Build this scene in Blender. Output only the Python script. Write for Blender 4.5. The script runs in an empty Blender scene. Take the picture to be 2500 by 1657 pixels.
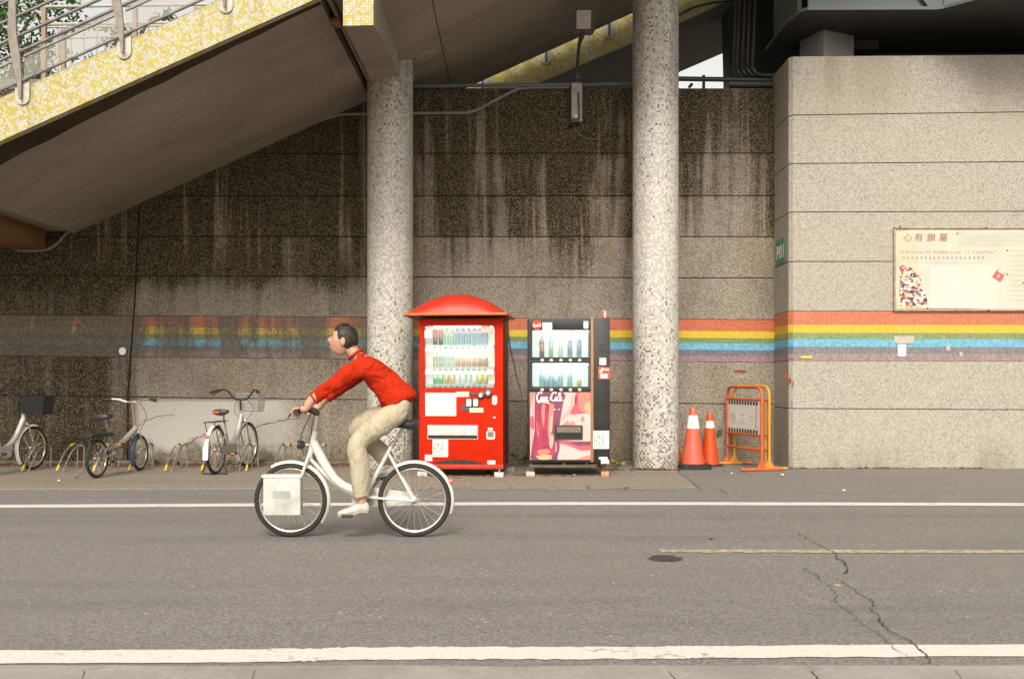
import bpy, bmesh, math, random
from mathutils import Vector, Matrix, Quaternion, noise as mnoise

# ------------------------------------------------------------------ camera, sky, sun, exposure
scn = bpy.context.scene
C = scn.collection
FPX, CAMZ, HORY = 2430.0, 1.2, 925.0        # focal length and horizon of the 2500x1657 frame
cam = bpy.data.cameras.new("camera")
cam.sensor_width = 36.0
cam.lens = 36.0 * FPX / 2500.0
cam.shift_y = (HORY - 828.5) / 2500.0
cam.clip_start = 0.05
cam.clip_end = 2000.0
cam_o = bpy.data.objects.new("camera", cam)
cam_o.location = (0, 0, CAMZ)
cam_o.rotation_euler = (math.radians(90), 0, 0)
C.objects.link(cam_o)
scn.camera = cam_o

SUN_EL, SUN_AZ = 41.0, -4.0                 # sun behind the camera
wld = bpy.data.worlds.new("World")
scn.world = wld
wld.use_nodes = True
wnt = wld.node_tree
bg = wnt.nodes["Background"]
sky = wnt.nodes.new("ShaderNodeTexSky")
sky.sky_type = 'NISHITA'
sky.sun_disc = False
sky.sun_elevation = math.radians(SUN_EL)
sky.sun_rotation = math.radians(180.0 - SUN_AZ)
sky.air_density = 1.0
sky.dust_density = 4.0
sky.ozone_density = 1.0
hs = wnt.nodes.new("ShaderNodeHueSaturation")
hs.inputs["Saturation"].default_value = 0.15
wnt.links.new(sky.outputs[0], hs.inputs["Color"])
tint = wnt.nodes.new("ShaderNodeMix")
tint.data_type = 'RGBA'
tint.blend_type = 'MULTIPLY'
tint.inputs[0].default_value = 1.0
tint.inputs[7].default_value = (1.0, 0.965, 0.90, 1.0)      # warm hazy overcast
wnt.links.new(hs.outputs[0], tint.inputs[6])
wnt.links.new(tint.outputs[2], bg.inputs["Color"])
bg.inputs["Strength"].default_value = 0.125
sl = bpy.data.lights.new("sun", 'SUN')
sl.energy = 1.4
sl.angle = math.radians(22)
sl.color = (1.0, 0.91, 0.77)
so = bpy.data.objects.new("sun", sl)
_d = Vector((math.sin(math.radians(SUN_AZ)) * math.cos(math.radians(SUN_EL)),
             -math.cos(math.radians(SUN_AZ)) * math.cos(math.radians(SUN_EL)), math.sin(math.radians(SUN_EL))))
so.rotation_euler = _d.to_track_quat('Z', 'Y').to_euler()
C.objects.link(so)
vs = scn.view_settings
vs.view_transform = 'Standard'
vs.look = 'None'
vs.gamma = 1.0
vs.use_curve_mapping = False
vs.exposure = 0.88
scn.cycles.max_bounces = 6
scn.cycles.diffuse_bounces = 4
scn.cycles.use_adaptive_sampling = True
scn.cycles.adaptive_threshold = 0.02
scn.cycles.transparent_max_bounces = 16

# ------------------------------------------------------------------ helpers
rnd = random.Random(7)


def P(px, py, d):
    return Vector(((px - 1250.0) * d / FPX, d, CAMZ + (HORY - py) * d / FPX))


def G(px, py, z=0.0):
    d = FPX * (CAMZ - z) / (py - HORY)
    return Vector(((px - 1250.0) * d / FPX, d, z))


def lerp(a, b, t):
    return a + (b - a) * t


def frame_of(z):
    z = Vector(z).normalized()
    x = Vector((0, 0, 1)).cross(z) if abs(z.z) < 0.95 else Vector((0, 1, 0)).cross(z)
    x.normalize()
    y = z.cross(x)
    return x, y, z


class MB:
    def __init__(s):
        s.v, s.f = [], []

    def add(s, vs_, fs):
        o = len(s.v)
        s.v += [Vector(p) for p in vs_]
        s.f += [tuple(i + o for i in f) for f in fs]
        return s

    def box(s, lo, hi, M=None):
        x0, y0, z0 = lo
        x1, y1, z1 = hi
        vs_ = [Vector(p) for p in ((x0, y0, z0), (x1, y0, z0), (x1, y1, z0), (x0, y1, z0),
                                   (x0, y0, z1), (x1, y0, z1), (x1, y1, z1), (x0, y1, z1))]
        if M is not None:
            vs_ = [M @ p for p in vs_]
        return s.add(vs_, [(0, 3, 2, 1), (4, 5, 6, 7), (0, 1, 5, 4), (1, 2, 6, 5), (2, 3, 7, 6), (3, 0, 4, 7)])

    def cbox(s, c, size, M=None):
        c = Vector(c)
        h = Vector(size) * 0.5
        if M is None:
            return s.box(c - h, c + h)
        T = Matrix.Translation(c) @ M.to_4x4()
        return s.box(-h, h, T)

    def poly(s, pts, ext=None):
        pts = [Vector(p) for p in pts]
        n = len(pts)
        if ext is None:
            return s.add(pts, [tuple(range(n))])
        e = Vector(ext)
        fs = [tuple(range(n)), tuple(range(2 * n - 1, n - 1, -1))]
        fs += [(i, i + n, (i + 1) % n + n, (i + 1) % n) for i in range(n)]
        return s.add(pts + [p + e for p in pts], fs)

    def hexa(s, a, b):
        """solid between two quads a (4 pts) and b (4 pts)"""
        return s.add(list(a) + list(b), [(3, 2, 1, 0), (4, 5, 6, 7), (0, 1, 5, 4), (1, 2, 6, 5), (2, 3, 7, 6), (3, 0, 4, 7)])

    def ring(s, outer, inner, ext):
        n = len(outer)
        e = Vector(ext)
        vs_ = [Vector(p) for p in outer] + [Vector(p) for p in inner]
        vs_ += [p + e for p in vs_]
        fs = []
        for i in range(n):
            j = (i + 1) % n
            fs += [(i, j, n + j, n + i), (2 * n + i, 3 * n + i, 3 * n + j, 2 * n + j),
                   (i, 2 * n + i, 2 * n + j, j), (n + i, n + j, 3 * n + j, 3 * n + i)]
        return s.add(vs_, fs)

    def tube(s, pts, r, n=8, closed=False, cap=True):
        pts = [Vector(p) for p in pts]
        m = len(pts)
        rs = r if isinstance(r, (list, tuple)) else [r] * m
        up = None
        base = len(s.v)
        for i, p in enumerate(pts):
            if closed:
                t = pts[(i + 1) % m] - pts[i - 1]
            else:
                t = pts[min(i + 1, m - 1)] - pts[max(i - 1, 0)]
            t.normalize()
            if up is None:
                x, y, _ = frame_of(t)
            else:
                x = up - t * up.dot(t)
                if x.length < 1e-6:
                    x, y, _ = frame_of(t)
                x.normalize()
                y = t.cross(x)
            up = x
            for k in range(n):
                a = 2 * math.pi * k / n
                s.v.append(p + (x * math.cos(a) + y * math.sin(a)) * rs[i])
        for i in range(m if closed else m - 1):
            j = (i + 1) % m
            for k in range(n):
                l = (k + 1) % n
                s.f.append((base + i * n + k, base + i * n + l, base + j * n + l, base + j * n + k))
        if cap and not closed:
            s.f.append(tuple(base + k for k in range(n - 1, -1, -1)))
            s.f.append(tuple(base + (m - 1) * n + k for k in range(n)))
        return s

    def lathe(s, prof, n=16, M=None, cap=True):
        base = len(s.v)
        M = M or Matrix.Identity(4)
        for r, z in prof:
            for k in range(n):
                a = 2 * math.pi * k / n
                s.v.append(M @ Vector((r * math.cos(a), r * math.sin(a), z)))
        m = len(prof)
        for i in range(m - 1):
            for k in range(n):
                l = (k + 1) % n
                s.f.append((base + i * n + k, base + i * n + l, base + (i + 1) * n + l, base + (i + 1) * n + k))
        if cap:
            s.f.append(tuple(base + k for k in range(n - 1, -1, -1)))
            s.f.append(tuple(base + (m - 1) * n + k for k in range(n)))
        return s

    def ball(s, c, r, nu=12, nv=8, M=None):
        r = Vector(r) if not isinstance(r, (int, float)) else Vector((r, r, r))
        T = Matrix.Translation(Vector(c)) @ (M.to_4x4() if M else Matrix.Identity(4)) @ Matrix.Diagonal((r.x, r.y, r.z, 1))
        prof = [(max(1e-4, math.sin(math.pi * i / nv)), -math.cos(math.pi * i / nv)) for i in range(nv + 1)]
        return s.lathe(prof, nu, T)

    def build(s, name, mat, parent=None, bevel=0.0, smooth=True, org=None, seg=2, angle=38):
        """org: world point that is the local origin (None: the parent root's own location when authored in world)"""
        me = bpy.data.meshes.new(name)
        o_ = Vector(org) if org is not None else Vector((0, 0, 0))
        me.from_pydata([tuple(p - o_) for p in s.v], [], s.f)
        me.validate()
        fix(me, bevel, seg)
        finish(me, smooth, angle)
        return place(name, me, mat, parent)


def fix(me, bevel=0.0, seg=2):
    bm = bmesh.new()
    bm.from_mesh(me)
    bmesh.ops.recalc_face_normals(bm, faces=bm.faces)
    if bevel > 0:
        ed = [e for e in bm.edges if len(e.link_faces) == 2 and e.calc_face_angle(0) > 0.5]
        if ed:
            bmesh.ops.bevel(bm, geom=ed, offset=bevel, segments=seg, profile=0.6, affect='EDGES', clamp_overlap=True)
    bm.to_mesh(me)
    bm.free()


def finish(me, smooth=True, angle=38):
    if smooth:
        me.shade_smooth()
        me.set_sharp_from_angle(angle=math.radians(angle))


def place(name, me, mat, parent=None, loc=(0, 0, 0), rot=None):
    if mat is not None and not me.materials:
        me.materials.append(mat)
    o = bpy.data.objects.new(name, me)
    o.location = loc
    if rot is not None:
        o.rotation_euler = rot
    C.objects.link(o)
    if parent is not None:
        o.parent = parent
    return o


def thing(name, label, cat, loc=(0, 0, 0), rotz=0.0, group=None):
    o = bpy.data.objects.new(name, None)
    o.empty_display_size = 0.1
    C.objects.link(o)
    o.location = loc
    o.rotation_euler = (0, 0, rotz)
    return tag(o, label, cat, group)


def tag(o, label, cat, group=None):
    o["label"] = label
    o["category"] = cat
    if group:
        o["group"] = group
    return o


def struct(o):
    o["kind"] = "structure"
    return o


def stuff(o, label=None, cat=None):
    o["kind"] = "stuff"
    if label:
        tag(o, label, cat)
    return o


def rrect(x0, x1, z0, z1, r, y=0.0, k=5, rb=None):
    """rounded rectangle loop in the XZ plane; r top radius, rb bottom radius"""
    rb = r if rb is None else rb
    out = []
    for cx, cz, a0, rr in ((x1 - rb, z0 + rb, -90, rb), (x1 - r, z1 - r, 0, r), (x0 + r, z1 - r, 90, r), (x0 + rb, z0 + rb, 180, rb)):
        for i in range(k):
            a = math.radians(a0 + 90.0 * i / (k - 1))
            out.append(Vector((cx + rr * math.cos(a), y, cz + rr * math.sin(a))))
    return out


def text_mesh(s, size=1.0, shear=0.0, align='LEFT', width=None, bold=0.0, spacing=1.0):
    cu = bpy.data.curves.new("lettering", 'FONT')
    cu.body = s
    cu.size = size
    cu.shear = shear
    cu.align_x = align
    cu.align_y = 'BOTTOM_BASELINE'
    cu.offset = bold
    cu.space_character = spacing
    cu.resolution_u = 3
    o = bpy.data.objects.new("lettering", cu)
    C.objects.link(o)
    dg = bpy.context.evaluated_depsgraph_get()
    me = bpy.data.meshes.new_from_object(o.evaluated_get(dg))
    bpy.data.objects.remove(o)
    bpy.data.curves.remove(cu)
    if width and len(me.vertices):
        xs = [v.co.x for v in me.vertices]
        k = width / max(1e-6, max(xs) - min(xs))
        for v in me.vertices:
            v.co.x *= k
    for v in me.vertices:                      # stand the text up, facing -Y
        v.co = Vector((v.co.x, 0.0, v.co.y))
    return me


def lettering(name, s, size, loc, mat, parent, M=None, **kw):
    me = text_mesh(s, size, **kw)
    me.name = name
    if M is not None:
        me.transform(M.to_4x4())
    return place(name, me, mat, parent, loc)


def smooth_path(pts, n=8):
    """Catmull-Rom through the points"""
    pts = [Vector(p) for p in pts]
    q = [pts[0] * 2 - pts[1]] + pts + [pts[-1] * 2 - pts[-2]]
    out = []
    for i in range(1, len(q) - 2):
        p0, p1, p2, p3 = q[i - 1], q[i], q[i + 1], q[i + 2]
        for k in range(n):
            t = k / n
            out.append(0.5 * ((2 * p1) + (p2 - p0) * t + (2 * p0 - 5 * p1 + 4 * p2 - p3) * t * t + (3 * p1 - p0 - 3 * p2 + p3) * t ** 3))
    out.append(pts[-1])
    return out


# ------------------------------------------------------------------ material helpers
class NT:
    def __init__(s, name):
        s.m = bpy.data.materials.new(name)
        s.m.use_nodes = True
        s.t = s.m.node_tree
        s.b = s.t.nodes["Principled BSDF"]
        s.out = s.t.nodes["Material Output"]

    def link(s, a, inp):
        if isinstance(a, (int, float)):
            inp.default_value = a
        elif isinstance(a, (tuple, list)):
            inp.default_value = a if len(a) == len(inp.default_value) else tuple(a) + (1.0,)
        else:
            s.t.links.new(a, inp)

    def node(s, typ, **kw):
        n = s.t.nodes.new(typ)
        for k, v in kw.items():
            setattr(n, k, v)
        return n

    def pos(s):
        return s.node("ShaderNodeNewGeometry").outputs["Position"]

    def objc(s):
        return s.node("ShaderNodeTexCoord").outputs["Object"]

    def sep(s, v):
        n = s.node("ShaderNodeSeparateXYZ")
        s.link(v, n.inputs[0])
        return n.outputs[0], n.outputs[1], n.outputs[2]

    def comb(s, x, y, z):
        n = s.node("ShaderNodeCombineXYZ")
        for i, a in enumerate((x, y, z)):
            s.link(a, n.inputs[i])
        return n.outputs[0]

    def vmul(s, v, k):
        n = s.node("ShaderNodeVectorMath", operation='MULTIPLY')
        s.link(v, n.inputs[0])
        s.link(k, n.inputs[1])
        return n.outputs[0]

    def ma(s, op, a, b=0.0, clamp=False):
        n = s.node("ShaderNodeMath", operation=op, use_clamp=clamp)
        s.link(a, n.inputs[0])
        s.link(b, n.inputs[1])
        return n.outputs[0]

    def noise(s, v, scale, detail=2.0, rough=0.55, dist=0.0):
        n = s.node("ShaderNodeTexNoise")
        s.link(v, n.inputs["Vector"])
        n.inputs["Scale"].default_value = scale
        n.inputs["Detail"].default_value = detail
        n.inputs["Roughness"].default_value = rough
        n.inputs["Distortion"].default_value = dist
        return n.outputs[0]

    def voro(s, v, scale, out="Color", feature='F1'):
        n = s.node("ShaderNodeTexVoronoi", feature=feature)
        s.link(v, n.inputs["Vector"])
        n.inputs["Scale"].default_value = scale
        return n.outputs[out]

    def white(s, v):
        n = s.node("ShaderNodeTexWhiteNoise", noise_dimensions='3D')
        s.link(v, n.inputs["Vector"])
        return n.outputs["Value"]

    def ss(s, x, a, b, lo=0.0, hi=1.0):
        n = s.node("ShaderNodeMapRange", interpolation_type='SMOOTHSTEP')
        s.link(x, n.inputs[0])
        for i, q in enumerate((a, b, lo, hi)):
            n.inputs[i + 1].default_value = q
        return n.outputs[0]

    def mix(s, f, a, b, typ='MIX'):
        n = s.node("ShaderNodeMix", data_type='RGBA', blend_type=typ)
        s.link(f, n.inputs[0])
        s.link(a, n.inputs[6])
        s.link(b, n.inputs[7])
        return n.outputs[2]

    def mixf(s, f, a, b):
        n = s.node("ShaderNodeMix", data_type='FLOAT')
        s.link(f, n.inputs[0])
        s.link(a, n.inputs[2])
        s.link(b, n.inputs[3])
        return n.outputs[0]

    def bump(s, h, strength=0.3, dist=0.01):
        n = s.node("ShaderNodeBump")
        s.link(h, n.inputs["Height"])
        n.inputs["Strength"].default_value = strength
        n.inputs["Distance"].default_value = dist
        s.t.links.new(n.outputs[0], s.b.inputs["Normal"])

    def set(s, col=None, rough=None, metal=None, spec=None):
        if col is not None:
            s.link(col, s.b.inputs["Base Color"])
        if rough is not None:
            s.link(rough, s.b.inputs["Roughness"])
        if metal is not None:
            s.link(metal, s.b.inputs["Metallic"])
        if spec is not None:
            s.link(spec, s.b.inputs["Specular IOR Level"])
        return s.m


_simple = {}


def M_(name, col, rough=0.5, metal=0.0, var=0.12, scale=18.0, dirt=0.0, bump=0.0, spec=0.5, coord='obj'):
    """painted / plastic / metal surface with a little unevenness and grime"""
    if name in _simple:
        return _simple[name]
    n = NT(name)
    v = n.objc() if coord == 'obj' else n.pos()
    a = n.noise(v, scale, 4.0, 0.6)
    c = n.mix(n.ss(a, 0.3, 0.7), tuple(x * (1 - var) for x in col), tuple(min(1, x * (1 + var)) for x in col))
    if dirt > 0:
        g = n.noise(v, scale * 0.33, 6.0, 0.7)
        c = n.mix(n.ss(g, 0.52, 0.75, 0, dirt), c, (0.06, 0.045, 0.03))
    n.set(c, n.ss(a, 0.2, 0.8, max(0.05, rough - 0.08), min(1, rough + 0.1)), metal, spec)
    if bump > 0:
        n.bump(a, bump, 0.004)
    _simple[name] = n.m
    return n.m

# ------------------------------------------------------------------ big surface materials
D_WALL, D_PIER = 14.15, 13.38
S_WALL, S_PIER = FPX / D_WALL, FPX / D_PIER


def stain_mask(n, p, amount=1.0):
    """black algae runs on the retaining wall: heavy at the top and to the left, broken by pale washed streaks"""
    x, y, z = n.sep(p)
    hgt = n.ma('ADD', n.ma('ADD', n.ss(z, 2.62, 2.70, 0.0, 0.10), n.ss(z, 3.19, 3.25, 0.0, 0.34)),
               n.ma('ADD', n.ss(z, 3.70, 3.84, 0.0, 0.16), n.ss(z, 4.25, 4.5, 0.0, 0.32)))
    left = n.ss(x, -5.2, -5.5, 0.0, 0.62)
    mid = n.ma('MULTIPLY', n.ss(x, -1.6, -2.4, 0.0, 0.55), n.ss(z, 2.3, 2.75))
    right = n.ss(x, 2.2, 2.6, 0.0, 0.30)
    foot = n.ss(z, 0.55, 0.0, 0.0, 0.30)
    run = n.noise(n.vmul(p, (2.6, 1.0, 0.16)), 1.0, 4.0, 0.60, 0.5)
    run2 = n.noise(n.vmul(p, (8.0, 1.0, 0.35)), 1.0, 4.0, 0.6, 0.3)
    blot = n.noise(p, 1.6, 5.0, 0.6)
    a = n.ma('ADD', n.ma('ADD', n.ma('MULTIPLY', hgt, 1.0), left), mid)
    a = n.ma('SUBTRACT', n.ma('ADD', a, foot), right)
    w = n.ma('ADD', n.ma('MULTIPLY', n.ma('SUBTRACT', run, 0.5), 3.2), n.ma('MULTIPLY', n.ma('SUBTRACT', run2, 0.5), 1.7))
    w = n.ma('ADD', w, n.ma('MULTIPLY', n.ma('SUBTRACT', blot, 0.5), 0.9))
    w = n.ma('MULTIPLY', w, n.ss(z, 2.3, 3.5, 0.42, 0.95))
    a = n.ma('ADD', a, n.ma('ADD', w, n.ss(z, 2.4, 3.3, 0.09, 0.20)))
    return n.ss(a, 0.10, 0.85, 0.0, amount)


def wall_material():
    n = NT("stained_aggregate_render")
    p = n.pos()
    x, y, z = n.sep(p)
    peb = n.voro(p, 96.0)
    pr, pg, pb = n.sep(peb)
    fine = n.noise(p, 60.0, 3.0, 0.7)
    sp = n.ma('ADD', n.ma('MULTIPLY', pr, 0.68), n.ma('MULTIPLY', n.ss(fine, 0.3, 0.7), 0.32))
    warm = n.noise(p, 0.9, 3.0)
    clean = n.mix(n.ss(sp, 0.15, 0.85), (0.135, 0.115, 0.092), (0.335, 0.29, 0.235))
    blo = n.noise(n.vmul(p, (1.5, 1.0, 0.9)), 1.0, 4.0, 0.6)
    clean = n.mix(n.ss(blo, 0.44, 0.68, 0.0, 0.50), clean, n.mix(n.ss(sp, 0.15, 0.85), (0.075, 0.062, 0.047), (0.18, 0.152, 0.118)))
    brown = n.noise(n.vmul(p, (1.6, 1.0, 0.7)), 1.0, 4.0, 0.6)
    clean = n.mix(n.ss(brown, 0.48, 0.70, 0.0, 0.40), clean, n.mix(n.ss(sp, 0.15, 0.85), (0.13, 0.085, 0.052), (0.30, 0.215, 0.14)))
    st = stain_mask(n, p, 0.97)
    # pale render patch low on the left
    px = n.ma('MULTIPLY', n.ss(x, -5.45, -5.25), n.ss(x, -2.9, -3.5))
    pz = n.ma('MULTIPLY', n.ss(z, 0.93, 0.86), n.ss(n.ma('ADD', z, n.ma('MULTIPLY', n.ma('SUBTRACT', n.noise(p, 2.4, 4.0), 0.5), 0.9)), 0.10, 0.35))
    patch = n.ma('MULTIPLY', px, pz)
    clean = n.mix(n.ma('MULTIPLY', patch, 0.9), clean, n.mix(n.ss(fine, 0.3, 0.7), (0.36, 0.355, 0.305), (0.58, 0.575, 0.51)))
    st = n.ma('MULTIPLY', st, n.ma('SUBTRACT', 1.0, n.ma('MULTIPLY', patch, 0.9)))
    dark = n.mix(n.ss(sp, 0.42, 0.95), (0.013, 0.0105, 0.004), (0.21, 0.165, 0.10))
    col = n.mix(st, clean, dark)
    # pale drips washed through the algae
    drip = n.noise(n.vmul(p, (5.5, 1.0, 0.20)), 1.0, 3.0, 0.55, 0.25)
    dm = n.ma('MULTIPLY', n.ss(drip, 0.56, 0.66), n.ss(z, 5.35, 4.7))
    dm = n.ma('MULTIPLY', dm, n.ss(z, 2.6, 3.3))
    col = n.mix(n.ma('MULTIPLY', dm, 0.6), col, n.mix(n.ss(sp, 0.2, 0.8), (0.14, 0.10, 0.068), (0.42, 0.33, 0.24)))
    n.set(col, 0.92, 0.0, 0.25)
    n.bump(sp, 0.5, 0.006)
    return n.m


def pier_material():
    n = NT("washed_beige_aggregate")
    p = n.pos()
    x, y, z = n.sep(p)
    pr, pg, pb = n.sep(n.voro(p, 98.0))
    fine = n.noise(p, 62.0, 3.0, 0.7)
    sp = n.ma('ADD', n.ma('MULTIPLY', pr, 0.72), n.ma('MULTIPLY', n.ss(fine, 0.3, 0.7), 0.28))
    c = n.mix(n.ss(sp, 0.05, 0.75), (0.235, 0.216, 0.180), (0.415, 0.39, 0.335))
    c = n.mix(n.ma("GREATER_THAN", pg, 0.93), c, (0.18, 0.155, 0.12))
    big = n.noise(p, 0.8, 4.0)
    c = n.mix(n.ss(big, 0.35, 0.7, 0.0, 0.22), c, (0.40, 0.34, 0.25))
    grime = n.ma('MULTIPLY', n.ss(z, 0.5, 0.0), n.ss(n.noise(n.vmul(p, (4, 4, 0.8)), 1.0, 4.0), 0.35, 0.7))
    c = n.mix(n.ma('MULTIPLY', grime, 0.35), c, (0.10, 0.075, 0.05))
    topg = n.ma('MULTIPLY', n.ss(z, 4.4, 5.5), n.ss(n.noise(n.vmul(p, (3, 3, 0.3)), 1.0, 4.0), 0.35, 0.75))
    c = n.mix(n.ma('MULTIPLY', topg, 0.5), c, (0.22, 0.16, 0.11))
    n.set(c, 0.9, 0.0, 0.3)
    n.bump(sp, 0.45, 0.005)
    return n.m


def grid_cells(n, u, v, pitch, g=0.13):
    un = n.ma('DIVIDE', u, pitch)
    vn = n.ma('DIVIDE', v, pitch)
    fu, fv = n.ma('FRACT', un), n.ma('FRACT', vn)
    cell = n.comb(n.ma('FLOOR', un), n.ma('FLOOR', vn), 0.0)
    du = n.ma('MINIMUM', fu, n.ma('SUBTRACT', 1.0, fu))
    dv = n.ma('MINIMUM', fv, n.ma('SUBTRACT', 1.0, fv))
    grout = n.ss(n.ma('MINIMUM', du, dv), g, g * 0.45)
    return cell, grout


def band_material(name, col, alt, wall, gw=0.5):
    n = NT(name)
    p = n.pos()
    x, y, z = n.sep(p)
    u = n.ma('ADD', x, y)
    cell, grout = grid_cells(n, u, z, 0.0275, 0.15)
    r = n.white(cell)
    c = n.mix(n.ss(r, 0.0, 1.0), col, alt)
    gcol = (0.40, 0.35, 0.28) if not wall else (0.20, 0.17, 0.14)
    c = n.mix(n.ma('MULTIPLY', grout, gw), c, gcol)
    fade = n.noise(p, 2.2, 4.0)
    c = n.mix(n.ss(fade, 0.5, 0.85, 0.0, 0.16), c, (0.48, 0.42, 0.34))
    if wall:
        st = stain_mask(n, p, 1.0)
        lf = n.ma('ADD', n.ma('MULTIPLY', st, 0.8), n.ss(x, 0.2, -2.4, 0.0, 0.98))
        brk = n.noise(n.vmul(p, (2.6, 1.0, 0.45)), 1.0, 5.0, 0.65)
        lf = n.ma('MULTIPLY', lf, n.ss(brk, 0.64, 0.44, 0.22, 1.0))
        lf = n.ma('ADD', lf, n.ma('MULTIPLY', n.ma('SUBTRACT', n.white(n.vmul(cell, (1.3, 3.7, 1.0))), 0.5), n.ss(x, 1.0, -2.5, 0.05, 0.35)))
        spk = n.noise(p, 60.0, 3.0, 0.7)
        c = n.mix(n.ma('MINIMUM', n.ma('MAXIMUM', lf, 0.0), 0.93), c, n.mix(n.ss(spk, 0.35, 0.68), (0.022, 0.017, 0.008), (0.14, 0.11, 0.07)))
    n.set(c, n.mixf(grout, 0.32, 0.85), 0.0, 0.5)
    n.bump(n.ma('SUBTRACT', 1.0, grout), 0.4, 0.003)
    return n.m


def column_material():
    n = NT("grey_white_column_mosaic")
    o = n.objc()
    x, y, z = n.sep(o)
    ang = n.ma('ARCTAN2', y, x)
    u = n.ma('MULTIPLY', ang, 0.31)
    cell, grout = grid_cells(n, u, z, 0.0282, 0.17)
    r = n.white(cell)
    r2 = n.white(n.vmul(cell, (1.37, 2.11, 1.0)))
    light = n.mix(n.ss(r2, 0.30, 0.72), (0.359, 0.348, 0.309), (0.563, 0.539, 0.476))
    tone = n.noise(n.vmul(o, (2.2, 2.2, 0.8)), 1.0, 3.0)
    light = n.mix(n.ss(tone, 0.35, 0.7, 0.0, 0.45), light, n.mix(n.ss(r2, 0.3, 0.72), (0.353, 0.361, 0.340), (0.546, 0.550, 0.517)))
    # share of dark tiles: many at the foot and the head, few half way up
    share = n.ma('ADD', n.ss(z, 2.3, 0.2, 0.018, 0.30), n.ss(z, 4.2, 5.4, 0.0, 0.12))
    wob = n.noise(o, 1.2, 3.0)
    share = n.ma('MULTIPLY', share, n.ss(wob, 0.3, 0.7, 0.7, 1.25))
    cu, cv, cw = n.sep(cell)
    par = n.ma('MODULO', n.ma('ADD', n.ma('ADD', cu, cv), 1000.0), 2.0)
    dk = n.ma('LESS_THAN', r, n.ma('MULTIPLY', share, n.mixf(par, 1.45, 0.45)))
    dcol = n.mix(r2, (0.05, 0.040, 0.034), (0.18, 0.15, 0.13))
    mid = n.ma('MULTIPLY', n.ma('LESS_THAN', n.white(n.vmul(cell, (3.3, 0.7, 1.0))), 0.09), n.ss(z, 0.0, 5.0, 0.5, 1.0))
    light = n.mix(mid, light, (0.33, 0.32, 0.29))
    c = n.mix(dk, light, dcol)
    c = n.mix(n.ma('MULTIPLY', grout, 0.7), c, (0.454, 0.420, 0.361))
    g = n.ma('MULTIPLY', n.ss(z, 4.3, 5.4), n.ss(n.noise(n.vmul(o, (6, 6, 0.6)), 1.0, 4.0), 0.3, 0.65))
    c = n.mix(n.ma('MULTIPLY', g, 0.45), c, (0.17, 0.12, 0.085))
    f = n.ma('MULTIPLY', n.ss(z, 0.35, 0.0), n.ss(n.noise(n.vmul(o, (8, 8, 2)), 1.0, 3.0), 0.35, 0.65))
    c = n.mix(n.ma('MULTIPLY', f, 0.5), c, (0.12, 0.085, 0.055))
    n.set(c, n.mixf(grout, 0.3, 0.85), 0.0, 0.5)
    n.bump(n.ma('SUBTRACT', 1.0, grout), 0.35, 0.003)
    return n.m


def yellow_material(name, slope, white=0.5):
    n = NT(name)
    p = n.pos()
    x, y, z = n.sep(p)
    a = math.atan(slope)
    u = n.ma('ADD', n.ma('MULTIPLY', x, math.cos(a)), n.ma('MULTIPLY', z, math.sin(a)))
    v = n.ma('SUBTRACT', n.ma('MULTIPLY', z, math.cos(a)), n.ma('MULTIPLY', x, math.sin(a)))
    cell, grout = grid_cells(n, n.ma('ADD', u, n.ma('MULTIPLY', y, 1.0)), v, 0.0275, 0.13)
    r = n.white(cell)
    r2 = n.white(n.vmul(cell, (1.7, 2.3, 1.0)))
    yel = n.mix(r2, (0.37, 0.30, 0.03), (0.46, 0.395, 0.075))
    wht = n.mix(r2, (0.41, 0.385, 0.30), (0.50, 0.475, 0.39))
    c = n.mix(n.ma('LESS_THAN', r, white), yel, wht)
    c = n.mix(n.ma('MULTIPLY', grout, 0.75), c, (0.28, 0.22, 0.13))
    d = n.noise(n.vmul(p, (4.5, 1, 0.5)), 1.0, 4.0, 0.6)
    c = n.mix(n.ss(d, 0.56, 0.78, 0.0, 0.55), c, (0.12, 0.075, 0.03))
    n.set(c, n.mixf(grout, 0.35, 0.85), 0.0, 0.5)
    n.bump(n.ma('SUBTRACT', 1.0, grout), 0.35, 0.003)
    return n.m


def concrete_material(name, a, b, stretch=(1, 1, 1), scale=1.0, dark=(0.08, 0.065, 0.05), amount=0.4):
    n = NT(name)
    p = n.pos()
    q = n.vmul(p, stretch)
    big = n.noise(q, 0.9 * scale, 5.0, 0.6, 0.3)
    fine = n.noise(p, 30.0, 3.0, 0.6)
    c = n.mix(n.ss(big, 0.28, 0.72), a, b)
    c = n.mix(n.ss(fine, 0.3, 0.7, 0.0, 0.30), c, tuple(k * 0.7 for k in a))
    st = n.noise(q, 2.3 * scale, 5.0, 0.65, 0.5)
    c = n.mix(n.ss(st, 0.54, 0.80, 0.0, amount), c, dark)
    n.set(c, 0.9, 0.0, 0.25)
    n.bump(fine, 0.25, 0.004)
    return n.m


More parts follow.
